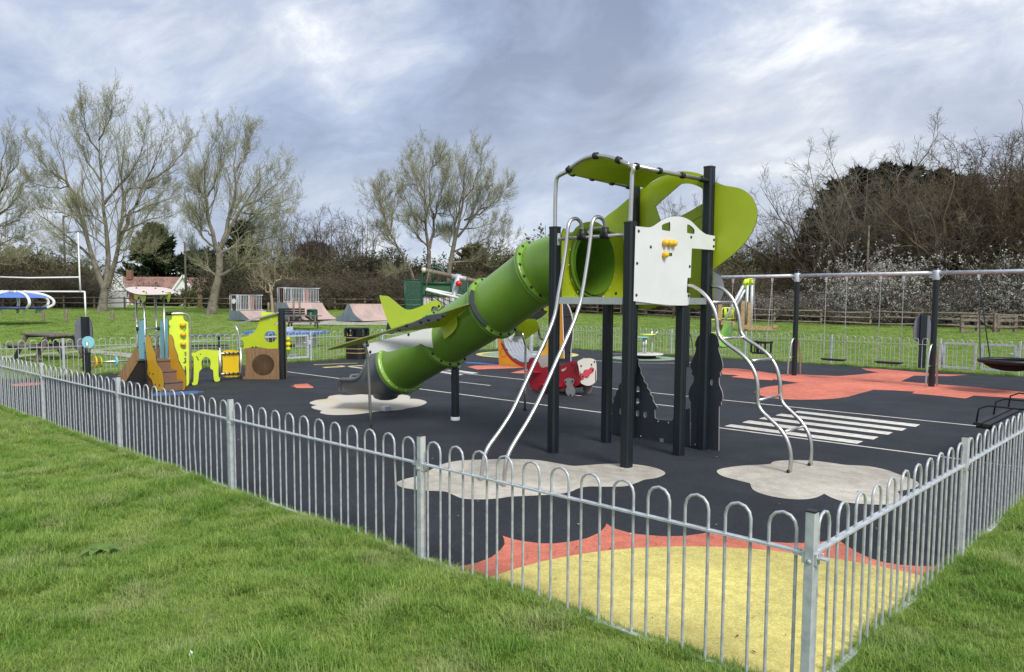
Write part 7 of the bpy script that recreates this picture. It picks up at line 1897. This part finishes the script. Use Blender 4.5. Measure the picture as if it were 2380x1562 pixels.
RW = [(0, 1890, 58, 4.1, 0.80, 'grey bare tree before the shortest leylandii of the row'), (0, 2095, 55, 2.9, 0.86, 'grey bare tree left of the first swing post top, deep in the wood'), (1, 2262, 56, 3.3, 0.98, 'broad rusty bare tree topping the thicket above the second swing post'), (1, 2405, 50, 0.8, 0.98, 'broad rusty bare tree leaning in from the right edge'), (1, 1850, 60, 1.1, 0.80, 'bare tree at the open end of the dark leylandii row'), (1, 2110, 57, 2.0, 0.92, 'bare tree standing over the first tall swing post'), (0, 2050, 54, 3.0, 0.72, 'slim bare tree between the two biggest leylandii'), (1, 2225, 49, 4.0, 0.90, 'rusty bare tree rising behind the second swing post'), (1, 2390, 52, 5.2, 1.06, 'rusty bare tree cut off by the right edge'), (0, 2165, 50, 0.5, 0.74, 'bare pale tree deep in the wood past the middle swing'),
      (1, 2290, 50, 2.6, 0.9, 'rusty bare tree in the second rank of the wood'), (0, 1795, 66, 2.2, 0.62, 'small bare tree beyond the lime propeller blade'), (1, 1740, 74, 3.3, 0.62, 'small rusty bare tree seen just past the lime propeller blade'), (0, 2410, 62, 1.2, 1.1, 'tall pale bare tree behind the rightmost thicket')]
WS = g2.y / 44.5                                   # the wood stands just behind the fence
for k, x, Yd, rz, sc, lab in RW: copy_thing((b1, b2)[k], gpt('T', x, Yd * WS), rz, lab, sc * WS)
copy_thing(b1, gpt('T', 1572, 92), 0.9, 'slim bare tree framed by the propeller window', (0.75, 0.75, 1.12))
copy_thing(b2, gpt('T', 1200, 88), 0.2, 'low bare tree behind the first tube flange', 0.62)
copy_thing(b2, gpt('T', 1660, 95), 1.7, 'distant bare tree behind the propeller panel base', 0.6)

# shrubs: olive scrub along the left hedge, brown thicket, white blossom on the right
sb1 = plant('scrub_bush', 'tangled olive scrub bush of the hedge', 'bush', (0, 0, 0), bush_parts(61, 5.0, 4.2, TWIGD, SCRUB, 5, 70, 0.075, 0.5, (6, 5), 0.05), 'tangled bushes along the far hedge')
sb2 = plant('scrub_bush', 'tangled olive scrub bush of the hedge', 'bush', (0, 0, 0), bush_parts(62, 4.6, 3.4, TWIGD, OLIVE, 6, 70, 0.08, 0.5, (6, 5), 0.12), 'tangled bushes along the far hedge')
sb3 = plant('scrub_bush', 'leafless brown bush low in the hedge', 'bush', (0, 0, 0), bush_parts(63, 5.0, 3.0, TWIGD, SCRUB, 2, 110, 0.05, 0.5, (7, 5), 0.10), 'tangled bushes along the far hedge')
tops = [(-60, 600, 80, 1), (0, 596, 82, 2), (50, 598, 80, 1), (105, 606, 82, 2), (160, 612, 84, 1), (635, 645, 86, 2), (670, 625, 84, 1), (715, 612, 82, 2), (765, 625, 80, 1), (820, 612, 82, 2), (870, 604, 80, 1), (915, 610, 82, 2), (965, 628, 84, 1), (1015, 630, 84, 2), (1070, 622, 84, 1), (1125, 612, 86, 2), (1180, 600, 88, 1), (1240, 590, 88, 2), (1300, 600, 86, 1), (1360, 605, 84, 2), (1430, 605, 84, 1), (1500, 600, 80, 2), (1570, 600, 78, 1), (1640, 605, 76, 2), (1700, 612, 72, 1), (1750, 600, 68, 2)]
HGT = {1: 4.2, 2: 3.4, 3: 3.0}
used_b = set()
LB = {1: 'tangled olive grey scrub bush in the far hedge', 2: 'leafier olive bush in the far hedge', 3: 'leafless brown bush at the foot of the hedge, behind the rail fence'}
def bush(k, x, yt, Yd, wide=1.0):
    src_ = {1: sb1, 2: sb2, 3: sb3}[k]
    p = gpt('T', x, Yd); h = at_depth('T', x, yt, Yd).z - p.z
    s = h / (HGT[k] * 0.98)
    sc = (max(s, 0.7) * 1.05 * wide, max(s, 0.7), s)
    if k in used_b: copy_thing(src_, p, random.uniform(0, 6.28), LB[k], sc)
    else:
        used_b.add(k); first(src_, p, random.uniform(0, 6.28), sc); src_['label'] = LB[k]
for x, yt, Yd, k in tops: bush(k, x, yt, Yd)
for x in list(range(-50, 180, 38)) + list(range(610, 1720, 44)): bush(3, x + random.uniform(-8, 8), 655 + random.uniform(-10, 8) - (12 if x > 1300 else 0), 74.5 if x < 1250 else 74.5 - (x - 1250) / 36.0, 1.1)
# purple shrub and clipped hedge before the bungalow
PURP = leafmat('purple_buds', (0.115, 0.05, 0.048), (0.07, 0.035, 0.035), 0.2)
p = gpt('A', 830, 100); h = at_depth('A', 830, 1235, 100).z - p.z
plant('purple_shrub', 'purple budded shrub against the brown bungalow roof', 'bush', p, bush_parts(64, 3.2, h * 0.85, TWIGD, PURP, 2, 30, 0.07, 0.6, (5, 4), 0.0))
p = gpt('A', 945, 92); h = (at_depth('A', 945, 1350, 92).z - p.z) * 0.75
plant('dark_hedge', 'low dark hedge in front of the long bungalow wall', 'hedge', p, bush_parts(65, 4.6, h, TWIGD, CONIF, 5, 60, 0.10, 0.3, (5, 4), 0.0, d=2.0))
p = gpt('A', 1130, 90); h = at_depth('A', 1130, 1300, 90).z - p.z
plant('variegated_shrub', 'yellow green shrub in front of the bungalow gable', 'bush', p, bush_parts(66, 2.2, h * 0.8, TWIGD, leafmat('yellow_green_leaves', (0.20, 0.19, 0.05), (0.09, 0.10, 0.03), 0.3), 5, 50, 0.08, 0.5, (5, 4), 0.0))
p = gpt('A', 1390, 76); h = at_depth('A', 1390, 1130, 76).z - p.z
plant('ivy_bush', 'ivy clad bush behind the railed ramp and leaning trunk', 'bush', p, bush_parts(67, 4.5, h, TWIGD, leafmat('ivy_leaves', (0.12, 0.125, 0.065), (0.04, 0.05, 0.02), 0.2), 5, 60, 0.10, 0.45, (6, 4), 0.05))
# rough bank at the foot of the rail fence
# thicket on the right
rb1 = plant('thicket_bush', 'rusty brown thicket bush under the bare trees', 'bush', (0, 0, 0), bush_parts(71, 6.0, 7.0, TWIGR, leafmat('rusty_catkins', (0.145, 0.130, 0.058), (0.080, 0.078, 0.036), 0.25), 4, 80, 0.05, 0.45, (6, 5), 0.03), 'rusty brown thicket in the right hand wood')
rb2 = plant('thicket_bush', 'green tinged thicket bush under the bare trees', 'bush', (0, 0, 0), bush_parts(72, 5.5, 6.5, TWIGR, OLIVE, 5, 80, 0.055, 0.45, (6, 5), 0.05), 'rusty brown thicket in the right hand wood')
n1 = n2 = 0
for x, yt, Yd, k in ((1800, 585, 66, 1), (1870, 600, 60, 2), (1930, 612, 58, 1), (1990, 610, 57, 2), (2050, 600, 57, 1), (2110, 590, 56, 2), (2160, 540, 57, 1), (2205, 500, 58, 1), (2250, 465, 57, 2), (2300, 450, 56, 1), (2350, 440, 54, 2), (2410, 430, 54, 1), (2180, 590, 52, 2), (2250, 570, 51, 1), (2330, 560, 49, 2), (2400, 540, 48, 1), (2290, 510, 54, 1), (2370, 500, 51, 1)):
    Yd += g2.y - 44.5
    p = gpt('T', x, Yd); h = at_depth('T', x, yt, Yd).z - p.z; s = h / (7.0 if k == 1 else 6.5)
    lab = 'rusty brown thicket bush under the bare trees' if k == 1 else 'green tinged thicket bush under the bare trees'
    sc = (max(s, 0.75), max(s, 0.75), s)
    srcb = rb1 if k == 1 else rb2
    if (k == 1 and n1 == 0) or (k == 2 and n2 == 0): first(srcb, p, 0.3, sc)
    else: copy_thing(srcb, p, random.uniform(0, 6.28), lab, sc)
    n1 += k == 1; n2 += k == 2
wb1 = plant('blossom_bush', 'blackthorn bush covered in white blossom, low in the hedge', 'bush', (0, 0, 0), bush_parts(81, 3.6, 3.6, TWIGD, BLOSS, 5, 70, 0.050, 0.5, (6, 5), 0.02, spread=0.06), 'white blossom bushes along the right fence')
wb2 = plant('blossom_bush', 'blackthorn bush thinly flecked with white blossom', 'bush', (0, 0, 0), bush_parts(82, 3.4, 3.2, TWIGD, BLOSS, 1, 80, 0.045, 0.5, (6, 5), 0.06, spread=0.06), 'white blossom bushes along the right fence')
m1 = m2 = 0
for x, yt, k, dY in ((1690, 650, 2, 3), (1730, 645, 2, 2.5), (1775, 650, 2, 2), (1820, 640, 2, 2), (1862, 640, 2, 2), (1905, 660, 2, 2), (1945, 660, 2, 1.5), (1985, 615, 1, 2), (2030, 592, 1, 2), (2075, 650, 2, 2.2), (2110, 660, 2, 1.6), (2150, 655, 2, 1.6), (2195, 640, 1, 1.8), (2235, 600, 2, 2), (2270, 610, 1, 2), (2300, 640, 2, 1.6), (2335, 600, 1, 2.4), (2372, 588, 1, 2.6), (2400, 600, 1, 2.6), (2055, 665, 2, 1.2), (2180, 670, 1, 1.2), (1960, 680, 2, 1.0), (2350, 660, 1, 1.4)):
    t = (x - 1757) / (2174 - 1757); Yf = g1.y + (g2.y - g1.y) * t; Yd = Yf + dY + 1.1
    p = gpt('T', x, Yd); h = at_depth('T', x, yt + (14 if 2010 < x < 2045 or x > 2360 else 46), Yd).z - p.z; s = h / (3.55 if k == 1 else 3.15)
    lab = wb1['label'] if k == 1 else wb2['label']
    sc = (max(s * 0.9, 0.65), max(s * 0.8, 0.6), s); srcb = wb1 if k == 1 else wb2
    if (k == 1 and m1 == 0) or (k == 2 and m2 == 0): first(srcb, p, 0.4, sc)
    else: copy_thing(srcb, p, random.uniform(0, 6.28), lab, sc)
    m1 += k == 1; m2 += k == 2

# ------------------------------------------------------------------ grass blades
GRASSM = leafmat('grass_blades', (0.140, 0.290, 0.037), (0.370, 0.490, 0.125), 0.35, 1.3, 0.45, dry=(0.47, 0.51, 0.24))
CLUMPS = bpy.data.collections.new('grass_tufts')          # source tufts for the instances; not linked to the scene
def tuft(seed, n, rad, hmin, hmax, w, bend):
    r = np.random.default_rng(seed)
    a = r.random(n) * 2 * np.pi; rr = rad * np.sqrt(r.random(n))
    B = np.stack([rr * np.cos(a), rr * np.sin(a), np.full(n, -0.01)], 1)
    az = r.random(n) * 2 * np.pi; h = hmin + (hmax - hmin) * r.random(n) ** 1.3
    out = np.stack([np.cos(az), np.sin(az), np.zeros(n)], 1); sd_ = np.stack([-np.sin(az), np.cos(az), np.zeros(n)], 1)
    tilt = bend * (0.15 + 1.25 * r.random(n) ** 1.4)
    V = []
    for t, wf in ((0.0, 0.8), (0.4, 1.0), (0.75, 0.7), (1.0, 0.0)):
        c = B + out * (h * tilt * t ** 1.8)[:, None] + np.array([0, 0, 1.0]) * (h * t * (1 - 0.28 * tilt * t))[:, None]
        ww = (w * wf * (0.7 + 0.6 * r.random(n)))[:, None]
        if wf > 0: V += [c - sd_ * ww, c + sd_ * ww]
        else: V += [c]
    V = np.stack(V, 1).reshape(-1, 3); k = 7
    o = np.arange(n)[:, None] * k
    Q = np.concatenate([o + np.array([0, 1, 3, 2]), o + np.array([2, 3, 5, 4])]); T = o + np.array([4, 5, 6])
    me = arrays_mesh('grass_tuft', V, Q, T, [GRASSM], True)
    ob = bpy.data.objects.new('grass_tuft', me); CLUMPS.objects.link(ob)
for i in range(4): tuft(100 + i, 34, 0.075, 0.035, 0.085, 0.0021, 0.9)
for i in range(3): tuft(110 + i, 30, 0.065, 0.06, 0.125, 0.0023, 1.0)
for i in range(2): tuft(120 + i, 40, 0.22, 0.05, 0.11, 0.006, 0.9)
def vnoise(x, y, s, seed):
    r = np.random.default_rng(seed); g = r.random((64, 64)); fx, fy = x / s, y / s
    ix, iy = np.floor(fx).astype(int), np.floor(fy).astype(int); tx, ty = fx - ix, fy - iy; tx = tx * tx * (3 - 2 * tx); ty = ty * ty * (3 - 2 * ty)
    q = lambda a, b: g[a % 64, b % 64]
    return (q(ix, iy) * (1 - tx) + q(ix + 1, iy) * tx) * (1 - ty) + (q(ix, iy + 1) * (1 - tx) + q(ix + 1, iy + 1) * tx) * ty
pts_, rot_, scl_, idx_ = [], [], [], []
gr = np.random.default_rng(5)
C0, UU, VV = np.array(C2), np.array(U2), np.array(V2)
def scatter(n, x0, x1, y0, y1, keep, kind, smin, smax):
    x = x0 + (x1 - x0) * gr.random(n); y = y0 + (y1 - y0) * gr.random(n)
    du = (x - C0[0]) * UU[0] + (y - C0[1]) * UU[1]; dv_ = (x - C0[0]) * VV[0] + (y - C0[1]) * VV[1]
    inside = (du > 0.03) & (dv_ > 0.03) & (du < ULEN - 0.03) & (dv_ < VLEN - 0.03)
    infr = np.abs(x) < 0.74 * y + 1.2
    k = keep(x, y, du, dv_) & ~inside & infr
    x, y, du, dv_ = x[k], y[k], du[k], dv_[k]
    edge_ = np.exp(-np.maximum(np.maximum(-du, -dv_), 0) / 0.16) * ((du < 0.05) | (dv_ < 0.05))
    t = np.clip(y - 32.5, 0, 42); z = 0.024 * t * t / (t + 3)
    m = vnoise(x, y, 0.17, 7) * 0.35 + vnoise(x, y, 0.4, 1) * 0.35 + vnoise(x, y, 1.1, 2) * 0.3
    big = np.clip((vnoise(x + 30, y + 9, 0.55, 11) - 0.55) * 3, 0, 1)
    s = smin + (smax - smin) * np.clip((m - 0.25) * 1.8, 0, 1) * (0.6 + 0.4 * gr.random(len(x))) * (1 + 0.45 * big) 
    s = s * (1 - 0.35 * edge_)
    pts_.append(np.stack([x, y, z], 1)); rot_.append(gr.random(len(x)) * 6.28); scl_.append(s)
    if kind == 'near': idx_.append(np.where(m > 0.52, gr.integers(4, 7, len(x)), gr.integers(0, 4, len(x))))
    else: idx_.append(gr.integers(7, 9, len(x)))
T_ = lambda x, y, du, dv_: x == x
scatter(26000, -5.5, 5.0, 1.6, 6.2, T_, 'near', 0.55, 1.25)
scatter(26000, -9.5, 7.5, 6.2, 10.5, lambda x, y, du, dv_: (du < 0.1) | (dv_ < 0.1), 'near', 0.6, 1.25)
scatter(16000, -14, 13, 10.5, 17, lambda x, y, du, dv_: (du < 0.1) | (dv_ < 0.1), 'near', 0.7, 1.4)
scatter(26000, -30, 30, 14, 34, lambda x, y, du, dv_: (du > ULEN - 0.1) | (dv_ > VLEN - 0.1) | (du < 0), 'far', 0.45, 0.95)
scatter(42000, -52, 46, 32, 75, T_, 'far', 0.7, 1.5)
# taller ragged fringe along the feet of the fences
def fringe(a, b, n, off, smin, smax):
    a, b = np.array(a), np.array(b); t = gr.random(n); d = (b - a) / np.linalg.norm(b - a); nn = np.array([-d[1], d[0]])
    p = a + (b - a) * t[:, None] + nn * (off * gr.random(n))[:, None]
    lump = vnoise(p[:, 0] + 50, p[:, 1], 0.22, 3)
    pts_.append(np.stack([p[:, 0], p[:, 1], np.zeros(n)], 1)); rot_.append(gr.random(n) * 6.28); scl_.append(smin + (smax - smin) * lump * gr.random(n)); idx_.append(gr.integers(2, 7, n))
fringe(uv(0.03, 0.03), uv(ULEN, 0.03), 6000, 0.10, 0.40, 1.05)
fringe(uv(0.03, 9.0), uv(0.03, 0.03), 2800, 0.10, 0.40, 1.05)
fringe(uv(ULEN + 0.0, 0), uv(ULEN + 0.0, VLEN), 2600, -0.14, 0.6, 1.4)
fringe(uv(0, VLEN + 0.0), uv(ULEN, VLEN + 0.0), 2600, 0.14, 0.6, 1.4)
Pn = np.concatenate(pts_).astype(np.float32)
gm = bpy.data.meshes.new('lawn_grass'); gm.vertices.add(len(Pn)); gm.vertices.foreach_set('co', Pn.ravel())
for nm, ty, dat in (('rot', 'FLOAT', np.concatenate(rot_)), ('scl', 'FLOAT', np.concatenate(scl_)), ('pick', 'INT', np.concatenate(idx_))):
    at_ = gm.attributes.new(nm, ty, 'POINT'); at_.data.foreach_set('value', dat.astype(np.int32 if ty == 'INT' else np.float32))
gm.update()
print('tufts', len(Pn))
lawn = tag(plain('lawn_grass', gm), 'rough mown grass around the fenced playground', 'grass', kind='stuff')
ng = bpy.data.node_groups.new('grass_scatter', 'GeometryNodeTree')
ng.interface.new_socket('Geometry', in_out='INPUT', socket_type='NodeSocketGeometry'); ng.interface.new_socket('Geometry', in_out='OUTPUT', socket_type='NodeSocketGeometry')
N = ng.nodes; gi = N.new('NodeGroupInput'); go = N.new('NodeGroupOutput')
ip = N.new('GeometryNodeInstanceOnPoints'); ci = N.new('GeometryNodeCollectionInfo'); ci.inputs[0].default_value = CLUMPS; ci.inputs['Separate Children'].default_value = True; ci.inputs['Reset Children'].default_value = True
def attr(nm, ty):
    a = N.new('GeometryNodeInputNamedAttribute'); a.data_type = ty; a.inputs[0].default_value = nm
    return a.outputs[0]
cx = N.new('ShaderNodeCombineXYZ'); ng.links.new(attr('rot', 'FLOAT'), cx.inputs[2])
er = N.new('FunctionNodeEulerToRotation'); ng.links.new(cx.outputs[0], er.inputs[0])
ng.links.new(gi.outputs[0], ip.inputs['Points']); ng.links.new(ci.outputs[0], ip.inputs['Instance']); ip.inputs['Pick Instance'].default_value = True
ng.links.new(attr('pick', 'INT'), ip.inputs['Instance Index']); ng.links.new(er.outputs[0], ip.inputs['Rotation']); ng.links.new(attr('scl', 'FLOAT'), ip.inputs['Scale'])
ng.links.new(ip.outputs[0], go.inputs[0])
md = lawn.modifiers.new('scatter', 'NODES'); md.node_group = ng

# small things lying in the grass
p = ground('T', 443, 1548)
sc_ = MB(); sc_.add([(p.x - 0.008, p.y, 0.055), (p.x + 0.008, p.y - 0.005, 0.05), (p.x + 0.009, p.y + 0.012, 0.075), (p.x - 0.006, p.y + 0.015, 0.082), (p.x + 0.0, p.y + 0.005, 0.06)], [(0, 1, 4), (1, 2, 4), (2, 3, 4), (3, 0, 4)])
tag(build('paper_scrap', sc_, WHITEP, origin=p), 'small crumpled white paper scrap lying in the near grass', 'litter')
DOCK = leafmat('dock_leaves', (0.16, 0.27, 0.06), (0.13, 0.22, 0.05), 0.2)
dk0 = ground('T', 232, 1290)
dockp = thing('dock_plant', 'broad leaved weed rosette in the near grass', 'plant', dk0)
for i in range(9):
    a = i * 2.4; d = Vector((math.cos(a), math.sin(a), 0)); s_ = Vector((-d.y, d.x, 0)); L_ = random.uniform(0.10, 0.17)
    mb = MB(); rows = [(0.0, 0.006, 0.02), (0.3, 0.026, 0.055), (0.6, 0.034, 0.07), (0.85, 0.02, 0.06), (1.0, 0.002, 0.045)]
    vs = [dk0 + d * (L_ * t) + s_ * (w * sg) + Z3 * z for t, w, z in rows for sg in (-1, 1)]
    mb.add(vs, [(2 * k, 2 * k + 1, 2 * k + 3, 2 * k + 2) for k in range(4)], True); build('leaf', mb, DOCK, dockp)

# dead leaf crumbs and petals blown over the rubber
lr = np.random.default_rng(9); n = 420
a_, b_ = lr.random(n) ** 1.4 * 9.0 + 0.1, lr.random(n) ** 1.4 * 9.0 + 0.1
C = np.stack([C0[0] + UU[0] * a_ + VV[0] * b_, C0[1] + UU[1] * a_ + VV[1] * b_, np.full(n, 0.027)], 1)
an_ = lr.random(n) * 6.28; d1 = np.stack([np.cos(an_), np.sin(an_), 0.25 * lr.random(n)], 1); d2 = np.stack([-np.sin(an_), np.cos(an_), 0.2 * lr.random(n)], 1)
s_ = (0.004 + 0.010 * lr.random(n) ** 2)[:, None]
V = np.stack([C - d1 * s_ * 1.5, C + d2 * s_ * 0.7, C + d1 * s_ * 1.5, C - d2 * s_ * 0.7], 1).reshape(-1, 3)
lm = arrays_mesh('leaf_litter', V, np.arange(n * 4).reshape(-1, 4), mats=[mat('dead_leaf', (0.10, 0.06, 0.03), 0.8, var=0.4, vscale=3), mat('pale_petal', (0.62, 0.60, 0.52), 0.8)], mi=(lr.random(n) < 0.22).astype(int))
tag(plain('leaf_litter', lm), 'dead leaf crumbs and petals scattered over the rubber surface', 'leaf litter', kind='stuff')
